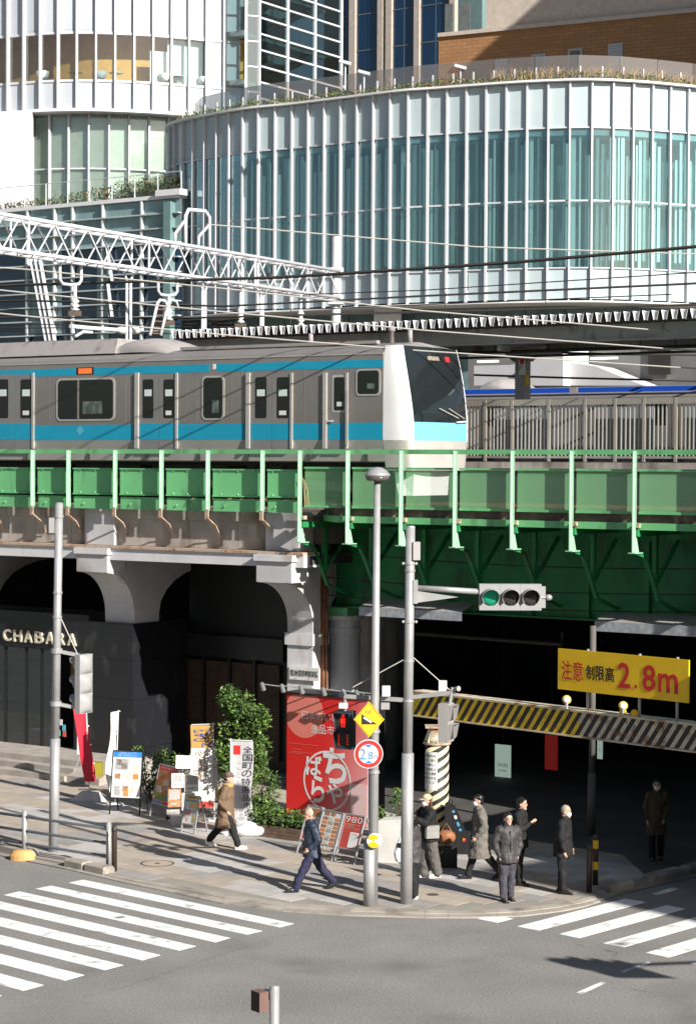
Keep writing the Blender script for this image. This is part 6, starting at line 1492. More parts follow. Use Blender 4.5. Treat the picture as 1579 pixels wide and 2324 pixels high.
# ---- red signboard
pL = tuv(gp(650, 1857, SW)); VR_ = pL.y; ua, ub = pL.x, upos(838, VR_); zT_ = zat(745, 1582, VR_)
rsb = thing('red_signboard', 'tall red billboard with white circular emblem on a ribbed black box', 'billboard', tw(ua, VR_, SW))
def red_to_pink(key):  # red turning pale pink towards the right and lower edge
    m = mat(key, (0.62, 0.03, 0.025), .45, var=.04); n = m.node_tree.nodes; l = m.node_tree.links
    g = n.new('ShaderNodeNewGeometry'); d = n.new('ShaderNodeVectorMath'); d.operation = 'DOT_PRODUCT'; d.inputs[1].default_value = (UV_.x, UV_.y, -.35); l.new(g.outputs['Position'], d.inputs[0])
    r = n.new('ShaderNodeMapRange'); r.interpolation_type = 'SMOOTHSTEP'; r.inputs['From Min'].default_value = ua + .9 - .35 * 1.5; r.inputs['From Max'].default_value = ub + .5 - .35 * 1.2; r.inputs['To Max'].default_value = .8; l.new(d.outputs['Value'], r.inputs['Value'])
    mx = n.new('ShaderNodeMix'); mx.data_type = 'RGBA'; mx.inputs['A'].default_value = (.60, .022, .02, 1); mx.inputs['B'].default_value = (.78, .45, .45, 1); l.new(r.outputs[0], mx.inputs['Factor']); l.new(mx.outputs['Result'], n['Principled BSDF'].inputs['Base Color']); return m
rpm = red_to_pink('billboard_red_pink')
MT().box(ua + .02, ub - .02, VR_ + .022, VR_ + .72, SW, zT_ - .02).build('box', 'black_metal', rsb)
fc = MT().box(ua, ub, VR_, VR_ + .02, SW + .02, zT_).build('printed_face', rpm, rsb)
m = MT(); k = 13
for i in range(k): v = VR_ + .03 + .68 * i / k; m.box(ua - .03, ua + .018, v, v + .028, SW, zT_)
stuff(m.build('side_ribs', 'black_metal', rsb))
MT().box(ua - .06, ub + .03, VR_ - .03, VR_ + .74, zT_ + .003, zT_ + .05).build('top_cap', 'black_metal', rsb)
def fu(cx_, cy_): return uz((700 + .4433 * cx_) / 1.7625, (2600 + .4433 * cy_) / 1.7625, VR_)
VQ = VR_ - .003
# salmon disc top left, clipped at the board edges
cu_, cz_ = fu(1165, 575); rad_ = 1.05 * (fu(1330, 575)[0] - cu_); poly = []
for i in range(40):
    t = 2 * math.pi * i / 40; poly.append((max(ua + .004, cu_ + rad_ * math.cos(t)), min(zT_ - .01, cz_ + rad_ * 1.02 * math.sin(t))))
MT().poly([(a, VQ, z) for a, z in poly], (0, .002, 0)).build('pale_disc', mat('salmon', (.66, .20, .16), .5, var=.04), fc)
def ring(m, cu, cz, r0, r1, V):
    m.grid([[(cu + r * math.cos(j * math.pi / 24), V, cz + r * 1.03 * math.sin(j * math.pi / 24)) for j in range(48)] for r in (r0, r1)], True); return m
cu_, cz_ = fu(1372, 1182); R0 = (fu(1580, 1182)[0] - cu_) * 1.04
ring(MT(), cu_, cz_, R0, R0 * .935, VQ - .004).build('emblem_ring', 'sign_white', fc)
def glyph(ch, x0, x1, y0, y1, bold=.025, mt='sign_white'):
    a = fu(x0, y1); b = fu(x1, y1); c = fu(x0, y0); lettering(MT(), ch, (a[0], VQ - .004, a[1]), (b[0] - a[0], 0, 0), (0, 0, c[1] - a[1]), bold=bold, off=0).build('lettering', mt, fc)
glyph('ち', 1335, 1550, 872, 1195); glyph('ば', 1180, 1325, 945, 1125); glyph('ら', 1228, 1350, 1120, 1370); glyph('や', 1365, 1515, 1195, 1380)
for i_, ch in enumerate('日本のいいもの'): glyph(ch, 1145 + 68 * i_, 1200 + 68 * i_, 552 + 6 * i_, 622 + 6 * i_, .0)
for i_, ch in enumerate('逸品市場'): glyph(ch, 1228 + 72 * i_, 1290 + 72 * i_, 668 + 6 * i_, 750 + 6 * i_, .0)
m = MT()
for x0, y0, x1 in ((1020, 838, 1290), (1055, 890, 1140), (1020, 925, 1140), (1055, 915, 1285)):
    a = fu(x0, y0); b = fu(x1, y0 + (x1 - x0) * .1); m.bar((a[0], VQ - .002, a[1]), (b[0], VQ - .002, b[1]), .003, .008, (0, 0, 1))
stuff(m.build('cloud_lines', 'salmon', fc))
for k, x in enumerate((872, 1050, 1220, 1420, 1600, 1720)):
    u = fu(x, 380)[0]; m = MT(); m.tube([(u + .35, VR_ + .05, zT_ + .05), (u + .32, VR_ - .05, zT_ + .16), (u, VR_ - .35, zT_ + .22)], .014, 6); m.build('lamp_arm', 'galv_dark', rsb); MT().lathe((u, VR_ - .38, zT_ + .24), [(.03, -.02), (.05, 0), (.06, .17), (.05, .18)], 12, axis=(.1, .35, -1)).build('spot_lamp', 'galv_dark', rsb)
MT().box(upos(800, VR_), upos(838, VR_), VR_ - .012, VR_ - .006, zat(820, 1860, VR_), zat(820, 1780, VR_)).build('paper_patch', mat('patch_pink', (.72, .5, .5), .5, var=.03), fc)
# ---- concrete block
Bc = gp(905, 1960, SW); fr = oriented(Bc, (-.35, -1)); cb_ = tag(MB(fr).hexa([(-.50, .0, 0), (.12, 0, 0), (.12, .55, 0), (-.50, .55, 0)], [(-.46, .03, .86), (.1, .03, .92), (.1, .5, .92), (-.46, .5, .86)]).build('concrete_block', mat('block_white', (.58, .57, .54), .8, var=.12, dirt=((.3, .28, .25), .25, 3, .5), bump=.2), None, world=fr), 'pale concrete block beside the planting behind the lamp post', 'block')
# ---- height limit beam
b0 = gp(990, 1925, SW); A_ = gp(936, 1622, 2.72); Bb = gp(1522, 1698, 2.72); bd_ = v2(Bb - A_).normalized(); bn = Vector((bd_.y, -bd_.x, 0)); Bend = A_ + bd_ * 9.5
hb = thing('height_limit_beam', 'yellow and black striped height limit beam with rusty right half', 'beam', Vector((A_.x, A_.y, 0)))
mat('beam_yellow', (.86, .60, .025), .5, var=.12, scale=4, dirt=((.4, .25, .02), .2, 5, 1)); mat('beam_cream', (.62, .56, .43), .7, var=.12, scale=4, dirt=((.22, .08, .03), .4, 4, 1)); mat('stripe_black', (.025, .025, .025), .55, var=.2, dirt=((.2, .08, .04), .12, 5, 1))
HB = .5; sw_ = (gp(1390, 1678, 2.72) - A_).length
def bpt(s, z, o=0.0): p = A_ + bd_ * s + bn * o; p.z = 2.72 + z; return p
Lb = 9.5; sspl = (v2(gp(1320, 1670, 2.72)) - v2(A_)).length
MB().hexa([bpt(0, 0), bpt(sspl, 0), bpt(sspl, 0, -.3), bpt(0, 0, -.3)], [bpt(0, HB), bpt(sspl, HB), bpt(sspl, HB, -.3), bpt(0, HB, -.3)]).build('beam_left', 'beam_yellow', hb)
MB().hexa([bpt(sspl + .004, 0), bpt(Lb, 0), bpt(Lb, 0, -.3), bpt(sspl + .004, 0, -.3)], [bpt(sspl + .004, HB), bpt(Lb, HB), bpt(Lb, HB, -.3), bpt(sspl + .004, HB, -.3)]).build('beam_right', 'beam_cream', hb)
s = .02
while s < Lb - .6:
    MB().hexa([bpt(s, .012, .004), bpt(s + .12, .012, .004), bpt(s + .12, .012, .0), bpt(s, .012, .0)], [bpt(s + .34, HB - .012, .004), bpt(s + .46, HB - .012, .004), bpt(s + .46, HB - .012, .0), bpt(s + .34, HB - .012, .0)]).build('black_stripe', 'stripe_black', hb); s += .235
MB().hexa([bpt(0, HB + .003, .05), bpt(Lb, HB + .003, .05), bpt(Lb, HB + .003, -.34), bpt(0, HB + .003, -.34)], [bpt(0, HB + .04, .05), bpt(Lb, HB + .04, .05), bpt(Lb, HB + .04, -.34), bpt(0, HB + .04, -.34)]).build('top_flange', 'beam_cream', hb)
MB().hexa([bpt(0, -.03, .03), bpt(Lb, -.03, .03), bpt(Lb, -.03, -.34), bpt(0, -.03, -.34)], [bpt(0, -.003, .03), bpt(Lb, -.003, .03), bpt(Lb, -.003, -.34), bpt(0, -.003, -.34)]).build('bottom_flange', 'beam_cream', hb)
for px, py in ((1285, 1588), (1413, 1602)):
    d = ray(px, py); p = CAM + d * ((A_ + bn * .05 - CAM).dot(bn) / d.dot(bn)); f_ = oriented(p, (-.25, -1))
    l_ = MB(f_).lathe((0, 0, 0), [(.03, -.12), (.085, -.02), (.095, .0), (.09, .01), (.02, .012)], 18, axis=(0, -1, 0)).build('beacon', 'sign_yellow', hb, smooth=True)
    MB(f_).lathe((0, -.013, 0), [(.07, 0), (.05, .02), (.01, .025)], 16, axis=(0, -1, 0)).build('lens', 'sign_white', l_); MB().tube([p, Vector((p.x, p.y, 2.72 + HB + .04))], .03, 8).build('beacon_stem', 'galv', hb)
for s in (sspl + 1.15, sspl + 1.45): p = bpt(s, HB + .1); MB().lathe(p, [(.08, -.02), (.08, .02)], 14, axis=(bn.x, bn.y, 0)).build('lifting_lug', 'sign_yellow', hb)
# yellow warning sign over the beam
def bplane(px, py, off=.0):
    d = ray(px, py); return CAM + d * ((A_ + bn * off - CAM).dot(bn) / d.dot(bn))
q = [bplane(1265.5, 1472), bplane(1562, 1497.5), bplane(1562, 1595.5), bplane(1265.5, 1564)]
zt2 = (q[0].z + q[1].z) / 2; zb2 = (q[2].z + q[3].z) / 2
ws = thing('height_warning_sign', 'wide yellow warning sign with red and black 2.8m lettering above the striped beam', 'sign', Vector((q[0].x, q[0].y, 3.2)))
pnl = MB().slab([Vector((q[0].x, q[0].y, zt2)), Vector((q[1].x, q[1].y, zt2)), Vector((q[1].x, q[1].y, zb2)), Vector((q[0].x, q[0].y, zb2))], .03).build('panel', mat('warn_yellow', (.90, .57, .012), .5, var=.05, scale=2), ws)
for s_ in (.22, .62, .9):
    p = q[0].lerp(q[1], s_); p0 = Vector((p.x, p.y, 3.26)) - bn * .08; MB().tube([p0, Vector((p0.x, p0.y, zt2 + .03))], .03, 8).build('stand', 'galv', ws)
def sgn(ch, x0, x1, y0, y1, mt, bold=.015):
    X0 = (1983 + .4433 * x0) / 1.7625; X1 = (1983 + .4433 * x1) / 1.7625; Y1 = (2500 + .4433 * y1) / 1.7625; Y0 = (2500 + .4433 * y0) / 1.7625
    a = bplane(X0, Y1); b = bplane(X1, Y1 + (X1 - X0) * .09); c = bplane(X0, Y0); b.z = a.z; lettering(MB(), ch, a + bn * .006, b - a, c - a, bold=bold, off=0).build('lettering', mt, pnl)
sgn('注', 590, 680, 315, 490, 'print_red', .012); sgn('意', 692, 785, 325, 500, 'print_red', .008); sgn('制', 812, 888, 360, 490, 'ink', .02); sgn('限', 897, 975, 368, 500, 'ink', .02); sgn('高', 985, 1065, 375, 510, 'ink', .02)
sgn('2', 1100, 1210, 335, 565, 'print_red', .02); sgn('.', 1245, 1272, 538, 575, 'print_red', 0); sgn('8', 1320, 1438, 355, 592, 'print_red', .02); sgn('m', 1460, 1640, 432, 605, 'print_red', .02)
# striped pillar carrying the beam
def helix(key):
    m = bpy.data.materials.new(key); m.use_nodes = True; MATS[key] = m; n = m.node_tree.nodes; l = m.node_tree.links; b = n['Principled BSDF']; b.inputs['Roughness'].default_value = .6
    tc = n.new('ShaderNodeTexCoord'); sp = n.new('ShaderNodeSeparateXYZ'); l.new(tc.outputs['Object'], sp.inputs[0])
    at = n.new('ShaderNodeMath'); at.operation = 'ARCTAN2'; l.new(sp.outputs[1], at.inputs[0]); l.new(sp.outputs[0], at.inputs[1])
    k1 = n.new('ShaderNodeMath'); k1.operation = 'MULTIPLY'; k1.inputs[1].default_value = -4 / (2 * math.pi) * 1.0; l.new(at.outputs[0], k1.inputs[0])
    k2 = n.new('ShaderNodeMath'); k2.operation = 'MULTIPLY_ADD'; k2.inputs[1].default_value = 4.6; l.new(sp.outputs[2], k2.inputs[0]); l.new(k1.outputs[0], k2.inputs[2])
    fr = n.new('ShaderNodeMath'); fr.operation = 'FRACT'; l.new(k2.outputs[0], fr.inputs[0]); gt = n.new('ShaderNodeMath'); gt.operation = 'GREATER_THAN'; gt.inputs[1].default_value = .55; l.new(fr.outputs[0], gt.inputs[0])
    mx = n.new('ShaderNodeMix'); mx.data_type = 'RGBA'; mx.inputs['A'].default_value = (.62, .55, .36, 1); mx.inputs['B'].default_value = (.02, .02, .02, 1); l.new(gt.outputs[0], mx.inputs['Factor']); l.new(mx.outputs['Result'], b.inputs['Base Color']); return m
helix('pillar_stripes'); b0 = gp(990, 1925, SW)
pc = thing('striped_pillar', 'round pillar with spiral black and cream stripes under the height limit beam', 'pillar', b0); Lc = local(pc)
zhd = up_at(b0, 990, 1690).z - SW; zc2 = up_at(b0, 990, 1650).z - SW
MB(Lc).lathe((0, 0, 0), [(.255, 0), (.255, zhd)], 28).build('shaft', 'pillar_stripes', pc, smooth=True)
MB(Lc).lathe((0, 0, 0), [(.30, zhd + .02), (.30, zhd + .06)], 28).build('flange', 'rust_paint', pc)
MB(Lc).lathe((0, 0, 0), [(.25, zhd + .062), (.25, zhd + .14), (.20, zc2 - .05), (.20, 2.6)], 24).build('neck', 'beam_cream', pc, smooth=True)
MB(Lc).box(-.26, .26, -.26, .26, 2.605 , 2.67 - SW + .01).build('cap_plate', 'rust_paint', pc)
for k in range(8):
    t = k * math.pi / 4; MB(Lc).poly([(.2 * math.cos(t), .2 * math.sin(t), zhd + .3), (.29 * math.cos(t), .29 * math.sin(t), zhd + .065), (.2 * math.cos(t), .2 * math.sin(t), zhd + .065)], (.015 * math.sin(t), -.015 * math.cos(t), 0)).build('rib', 'beam_cream', pc)
zp1_ = up_at(b0, 985, 1704).z - SW; zp0_ = up_at(b0, 985, 1790).z - SW
m = MB(Lc); m.grid([[(.26 * math.cos(t), .26 * math.sin(t), z) for t in [math.radians(-168 + 78 * j / 10) for j in range(11)]] for z in (zp0_, zp1_)]); pp_ = m.build('notice_paper', 'sign_white', pc)
for i_, (tx, mt) in enumerate((('道路管理からの', 'ink'), ('御成ガード', 'print_green'), ('お願い', 'print_navy'), ('車両が衝突した', 'ink'), ('場合には通報', 'ink'), ('願います。', 'ink'), ('東京都', 'print_grey'))):
    z0 = zp1_ - .06 - i_ * .095; 
    for j_, ch in enumerate(tx):
        t0 = math.radians(-162 + 66 * (j_ + .1) / len(tx)); t1 = math.radians(-162 + 66 * (j_ + .9) / len(tx)); a = Vector((.263 * math.cos(t0), .263 * math.sin(t0), z0 - .05)); b = Vector((.263 * math.cos(t1), .263 * math.sin(t1), z0 - .05))
        q_ = MB(Lc); lettering(q_, ch, a, b - a, Vector((0, 0, .06)), bold=.01, off=.001); q_.build('lettering', mt, pp_)
# ---- dim things under the bridge
p0 = gp(1341, 1897, SW); dk = thing('support_pole', 'dark grey steel pole standing in the shade behind the bollards', 'pole', p0); tp = up_at(p0, 1345, 1420)
mat('pole_brown', (.12, .11, .10), .6, var=.1); MB().tube([p0, p0.lerp(tp, .3)], .09, 12).build('base_tube', 'pole_brown', dk, smooth=True); MB().tube([p0.lerp(tp, .3), tp], .07, 12).build('pole', 'pole_brown', dk, smooth=True)
pa = vp(930, 1437, 46); pb_ = vp(1275, 1468, 46); pb_.z = pa.z - .05
o = tag(MB().tube([pa, pb_, Vector((pb_.x, pb_.y, pb_.z + .3))], .05, 8).build('service_pipe', 'pole_brown', None, pa), 'brown service pipe hung below the bridge girder', 'pipe')
VPp = 47.5
def poster(label, x0, x1, y0, y1, mt, txt, cl):
    a = uz(x0, y1, VPp); b = uz(x1, y0, VPp); t = thing('poster', label, 'poster', tw(a[0], VPp, a[1])); pn = MT().box(a[0], b[0], VPp, VPp + .03, a[1], b[1]).build('sheet', mt, t)
    lettering(MT(), txt, (a[0] + .08, VPp - .003, a[1] + (b[1] - a[1]) * .42), (b[0] - a[0] - .16, 0, 0), (0, 0, .1), off=0).build('lettering', cl, pn); lettering(MT(), 'CHABARA', (a[0] + .1, VPp - .003, a[1] + (b[1] - a[1]) * .3), (b[0] - a[0] - .2, 0, 0), (0, 0, .05), off=0).build('lettering', cl, pn)
    MT().tube([((a[0] + b[0]) / 2, VPp + .015, b[1]), ((a[0] + b[0]) / 2, VPp + .015, zl0)], .01, 5).build('hanging_rod', 'dark_frame', t); return t
poster('pale green backlit poster hanging in the dark underpass', 1122, 1158, 1692, 1775, emis('backlit_pale', (.45, .6, .52), .28), '日本百貨店', 'ink'); poster('narrow pale green backlit poster deeper in the underpass beside the dark pole', 1354, 1366, 1660, 1722, MATS['backlit_pale'], '日本', 'ink')
poster('dim red poster with round emblem hanging in the underpass', 1235, 1264, 1670, 1746, emis('backlit_red', (.45, .02, .02), .10), 'ちゃばら', 'salmon')
mat('suit_black', (.015, .015, .017), .5, var=.2); st_ = thing('stickered_suitcase', 'black case covered with small stickers leaning against the striped pillar', 'suitcase', gp(1040, 1935, SW)); fr = oriented(gp(1040, 1935, SW), (-.2, -1))
MB(fr).hexa([(-.25, -.18, 0), (.32, -.18, 0), (.32, .18, 0), (-.25, .18, 0)], [(-.28, -.12, 1.05), (-.1, -.12, .98), (-.1, .12, .98), (-.28, .12, 1.05)]).build('case_body', 'suit_black', st_); MB(fr).tube([(-.2, 0, 1.0), (-.2, 0, 1.12), (-.14, 0, 1.12), (-.14, 0, 1.0)], .015, 6).build('handle', 'black_metal', st_)
for k in range(9):
    t = rb.uniform(.25, .95); x = .32 - .42 * t; MB(fr).box(x - .07, x - .02, -.18 + .06 * t - .008, -.18 + .06 * t + .004, 1.05 * t - .06, 1.05 * t - .01).build('sticker', rb.choice(['sign_yellow', 'print_red', 'sign_white', 'print_sky']), st_)
# ---- planting
mat('planter_brown', (.13, .085, .06), .8, var=.25, scale=5, bump=.3); mat('bark', (.09, .06, .04), .9, var=.3)
pa = gp(548, 1893, SW); pbb = gp(690, 1912, SW); pd = v2(pbb - pa); pn_ = Vector((-pd.y, pd.x, 0)).normalized()
plt = thing('hedge_planter', 'low ivy hedge in a brown brick planter before the red billboard', 'planter', (pa + pbb) / 2)
nb = 11
for r in range(3):
    for k in range(nb):
        f0 = (k + (.5 if r % 2 else 0)) / nb; f1 = min(1, f0 + .96 / nb); a = pa + pd * f0; b = pa + pd * f1; q = [a, b, b + pn_ * .7, a + pn_ * .7]; MB().hexa([(p.x, p.y, SW + r * .085) for p in q], [(p.x, p.y, SW + r * .085 + .078) for p in q]).build('brick', 'planter_brown', plt)
bl = [(pa + pd * ((k + .5) / 12) + pn_ * .3 + Vector((0, 0, .42 + .05 * math.sin(k * 2))), .2, .34, .19) for k in range(12)]; foliage('leaves', plt, bl, 1500, .095, ['leaf_dark', 'leaf_mid', 'leaf_light'], 31)
def shrub(name, label, px, py, blobs, count, s, mats_, seed, stems=True, group=None):
    b = gp(px, py, SW); t = thing(name, label, 'shrub', b, group=group); bb2 = [(b + Vector(c), rx, ry, rz) for c, rx, ry, rz in blobs]; foliage('leaves', t, bb2, count, s, mats_, seed)
    if stems:
        for c, rx, ry, rz in bb2[:8]: MB().tube([b + Vector((.05, .05, 0)), (b + c) / 2 - Vector((0, 0, .1)), c], [.03, .02, .008], 6).build('stem', 'bark', t)
    return t
rr = random.Random(77); bl = []
for k in range(58): bl.append((Vector((rr.uniform(-.46, .4), rr.uniform(-.25, .3), rr.uniform(.95, 2.95))), rr.uniform(.14, .27), rr.uniform(.14, .26), rr.uniform(.14, .26)))
shrub('leafy_shrub', 'tall broad leaved green shrub left of the red billboard', 558, 1866, bl, 6500, .12, ['leaf_dark', 'leaf_mid', 'leaf_light'], 12)
bl = [(Vector((rr.uniform(-.25, .3), rr.uniform(-.2, .2), rr.uniform(.35, 1.3))), .2, .2, .22) for k in range(12)]
shrub('fine_leaved_shrub', 'fine leaved feathery shrub below the tall broad leaved one', 588, 1882, bl, 1500, .085, ['leaf_mid', 'leaf_dark', 'leaf_light'], 13)
bl = [(Vector((rr.uniform(-.3, .4), rr.uniform(-.2, .2), rr.uniform(.4, 1.2))), .2, .2, .2) for k in range(10)]
shrub('sunlit_shrub', 'small sunlit yellow green shrub between the two menu boards', 342, 1822, bl, 900, .1, ['leaf_light', 'leaf_mid', 'leaf_dark'], 14)
bl = [(Vector((rr.uniform(-.9, .9), rr.uniform(-.2, .2), rr.uniform(.3, 1.0))), .25, .2, .25) for k in range(14)]
shrub('dark_shrub', 'dark shaded shrub under the slatted windows', 440, 1815, bl, 1100, .11, ['leaf_dark', 'leaf_mid'], 15)
bl = [(Vector((rr.uniform(-.3, .35), rr.uniform(-.15, .15), rr.uniform(.3, 1.1))), .18, .18, .2) for k in range(10)]
shrub('corner_shrub', 'glossy green shrub behind the pale concrete block', 885, 1925, bl, 800, .1, ['leaf_mid', 'leaf_light', 'leaf_dark'], 16)
# ================================================================ people
mat('skin', (.50, .30, .21), .55, var=.05); mat('skin_pale', (.56, .36, .27), .55, var=.05)
mat('hair_black', (.012, .010, .010), .4, var=.2); mat('hair_brown', (.10, .045, .022), .45, var=.2); mat('hair_grey', (.34, .29, .25), .6, var=.15)
mat('mask_white', (.72, .72, .72), .7, var=.03); mat('eye_dark', (.01, .01, .01), .3, var=0); mat('lip', (.32, .12, .10), .5, var=0)
CT = bpy.data.textures.new('folds', 'CLOUDS'); CT.noise_scale = .13; CT.noise_depth = 3
def cloth(key, c, rough=.8): return mat(key, c, rough, var=.14, scale=9, fine=.05)
def rings(m, R, n=18):
    """closed tube through elliptical rings (x, y, z, rx, ry)"""
    o = len(m.v)
    for x, y, z, rx, ry in R:
        for j in range(n): t = 2 * math.pi * j / n; m.v.append(Vector((x + rx * math.cos(t), y + ry * math.sin(t), z)))
    for i in range(len(R) - 1):
        for j in range(n): a = o + i * n + j; b = o + i * n + (j + 1) % n; m.f.append((a, b, b + n, a + n))
    m.f.append(tuple(o + j for j in range(n))[::-1]); m.f.append(tuple(o + (len(R) - 1) * n + j for j in range(n)))
def limb(m, P, R, n=10):
    P = [Vector(p) for p in P]; Q = [P[0]]; S_ = [R[0]]
    for i in range(len(P) - 1):
        for k in range(1, 5): Q.append(P[i].lerp(P[i + 1], k / 4)); S_.append(R[i] + (R[i + 1] - R[i]) * k / 4)
    m.tube(Q, S_, n)
    for p, r in zip(P, R): m.ball(p, r, n=10, m=6)
def soft(o, vox, folds=0.0, smooth=4):
    r = o.modifiers.new('remesh', 'REMESH'); r.mode = 'VOXEL'; r.voxel_size = vox; r.use_smooth_shade = True
    if folds:
        d = o.modifiers.new('folds', 'DISPLACE'); d.texture = CT; d.strength = folds; d.mid_level = .5; d.texture_coords = 'LOCAL'
    s = o.modifiers.new('smooth', 'SMOOTH'); s.factor = .5; s.iterations = smooth
    return o
def person(label, px, py, h, face, legs, arms, top, top_c, leg_c, shoe_c, hair='short', hair_c='hair_black', skin='skin', lean=3, head_turn=0, mask=False, hem=None, wide=1.0, shift=0.0, tilt=0, girth=1.0, extra=None, group=None):
    base = gp(px, py, SW); k = h / 1.70; fr = oriented(base, face) @ Matrix.Scale(k, 4); Wd = oriented(base, face)
    tl = math.tan(math.radians(lean)); HZp = .90
    foot = []; J = {}
    for i, (sw, kn) in enumerate(legs):
        sx = -.09 if i == 0 else .09; a = math.radians(sw); b = math.radians(sw - kn); H = Vector((sx, 0, HZp)); K = H + .43 * Vector((0, -math.sin(a), -math.cos(a))); N = K + .41 * Vector((0, -math.sin(b), -math.cos(b))); fa = math.radians(max(-12, min(55, (kn - sw) * .6 if kn > 12 else -sw * .15)))
        fd_ = Vector((0, -math.cos(fa), -math.sin(fa))); J[i] = (H, K, N, fd_); foot.append((N + fd_ * .15).z - .055 if fa > .2 else N.z - .075)
    dz = -min(foot)
    def up(p): p = Vector(p); return Vector((p.x, p.y - (p.z - HZp) * tl, p.z + dz))
    AR = {}
    for i, (sw, out_, el, inw) in enumerate(arms):
        sx = -1 if i == 0 else 1; S0 = Vector((sx * .175 * girth, 0, 1.375)); a = math.radians(sw); o_ = math.radians(out_); d1 = Vector((sx * math.sin(o_), -math.sin(a) * math.cos(o_), -math.cos(a) * math.cos(o_))); E = S0 + d1 * .285
        c = math.radians(sw + el); iw = math.radians(inw); d2 = Vector((-sx * math.sin(iw), -math.sin(c) * math.cos(iw), -math.cos(c) * math.cos(iw))); Wr = E + d2 * .25; AR[i] = (up(S0), up(E), up(Wr), d2, sx)
    # --- body, one continuous surface
    m = MB(fr); g = girth
    R = [(0, 0, .84, .12, .09), (0, 0, .92, .155 * g, .115 * g), (0, .0, 1.05, .135 * g, .10 * g), (0, 0, 1.2, .15 * g, .11 * g), (0, .0, 1.33, .165 * g, .105 * g), (0, .01, 1.40, .12, .075), (0, .01, 1.44, .06, .06), (0, 0, 1.53, .052, .055)]
    rings(m, [(x, y - (z - HZp) * tl, z + dz, rx, ry) for x, y, z, rx, ry in R])
    hc = up((0, -.02, 1.575)); ht = math.radians(head_turn); hx = Vector((math.cos(ht), math.sin(ht), 0)); hy = Vector((math.sin(ht), -math.cos(ht), 0)); td = math.radians(tilt); hf = hy * math.cos(td) + Vector((0, 0, -math.sin(td)))
    hzv = Vector((0, 0, 1)) * math.cos(td) + hy * math.sin(td)
    def hp(x, y, z): return hc + hx * x + hf * y + hzv * z
    def hball(mm, x, y, z, rx, ry, rz, n=14, mq=10):
        o = len(mm.v); mm.ball((0, 0, 0), rx, ry, rz, n, mq)
        for i in range(o, len(mm.v)): q = mm.v[i]; mm.v[i] = hp(x + q.x, y - q.y, z + q.z)
    hball(m, 0, -.005, .035, .077, .095, .10); hball(m, 0, .025, -.045, .056, .062, .072); hball(m, 0, .092, -.012, .013, .02, .022, 8, 6); hball(m, 0, .07, -.095, .028, .025, .022, 8, 6)
    for sx in (-1, 1): hball(m, sx * .077, -.01, -.01, .012, .022, .034, 8, 6)
    for i in (0, 1):
        H, K, N, fd_ = J[i]; H2, K2, N2 = H + Vector((0, 0, dz)), K + Vector((0, 0, dz)), N + Vector((0, 0, dz)); limb(m, [H2, K2, K2.lerp(N2, .3), N2], [.085 * g, .058, .056, .038]); limb(m, [N2 + Vector((0, .02, -.035)), N2 + fd_ * .14 + Vector((0, 0, -.03))], [.035, .03])
        S0, E, Wr, d2, sx = AR[i]; limb(m, [S0, E, Wr], [.055, .043, .03])
        # hand: palm, four fingers and a thumb leaving its side
        sd_ = d2.cross(Vector((sx, 0, 0)));
        if sd_.length < .2: sd_ = Vector((0, -1, 0))
        sd_.normalize(); inn_ = Vector((-sx, 0, 0)); pc = Wr + d2 * .05; limb(m, [Wr, Wr + d2 * .035, Wr + d2 * .085], [.026, .03, .03])
        for fi, (off, ln) in enumerate(((.027, .07), (.009, .08), (-.009, .075), (-.026, .058))):
            f0 = Wr + d2 * .09 + sd_ * off; f1 = f0 + (d2 + inn_ * .35).normalized() * ln * .5; f2 = f1 + (d2 * .6 + inn_ * .8).normalized() * ln * .5; limb(m, [f0, f1, f2], [.0095, .009, .008], 6)
        t0 = Wr + d2 * .035 + sd_ * .028; t1 = t0 + (sd_ * .8 + d2 * .6).normalized() * .035; limb(m, [t0, t1, t1 + (d2 + inn_ * .4).normalized() * .03], [.011, .010, .009], 6)
    body = m.build('person', skin, None, world=Wd); soft(body, .011, 0, 3); tag(body, label, 'person', group)
    # --- face
    for sx in (-1, 1):
        e = MB(fr); hball(e, sx * .031, .083, .012, .012, .008, .008, 8, 6); e.build('eye', 'eye_dark', body); e = MB(fr); hball(e, sx * .032, .084, .036, .019, .008, .005, 8, 6); e.build('eyebrow', hair_c if hair_c != 'hair_grey' else 'hair_grey', body)
    if mask: e = MB(fr); hball(e, 0, .045, -.045, .066, .062, .055, 16, 10); e.build('face_mask', 'mask_white', body, smooth=True)
    else: e = MB(fr); hball(e, 0, .083, -.06, .024, .009, .007, 8, 6); e.build('mouth', 'lip', body)
    # --- hair
    m = MB(fr)
    if hair in ('short', 'tied', 'long'):
        hball(m, 0, -.022, .055, .088, .097, .092); hball(m, 0, -.05, -.005, .083, .065, .085)
        for j in range(7): t = (j - 3) / 3; hball(m, t * .06, .062 - abs(t) * .02, .098 - abs(t) * .015, .026, .022, .022, 8, 6)
    if hair == 'long':
        for j in range(7): t = (j - 3) / 3; limb(m, [hp(t * .07, -.06, .0), hp(t * .085, -.07, -.14), hp(t * .09, -.065 + .02 * t, -.34)], [.035, .038, .018], 8)
    if hair == 'tied': hball(m, 0, -.125, .02, .045, .05, .05); limb(m, [hp(0, -.13, 0), hp(0, -.15, -.12)], [.03, .015], 8)
    if hair == 'stubble': hball(m, 0, -.014, .042, .080, .094, .098); 
    if hair != 'none':
        ho = m.build('hair', hair_c, body); soft(ho, .011, .012 if hair != 'stubble' else 0, 2)
    if hair in ('cap', 'beanie'): pass
    # --- trousers
    m = MB(fr); rings(m, [(0, 0, .80 + dz, .13, .10), (0, -.0, .88 + dz, .165 * g, .125 * g), (0, -(1.0 - HZp) * tl, 1.0 + dz, .155 * g, .115 * g)])
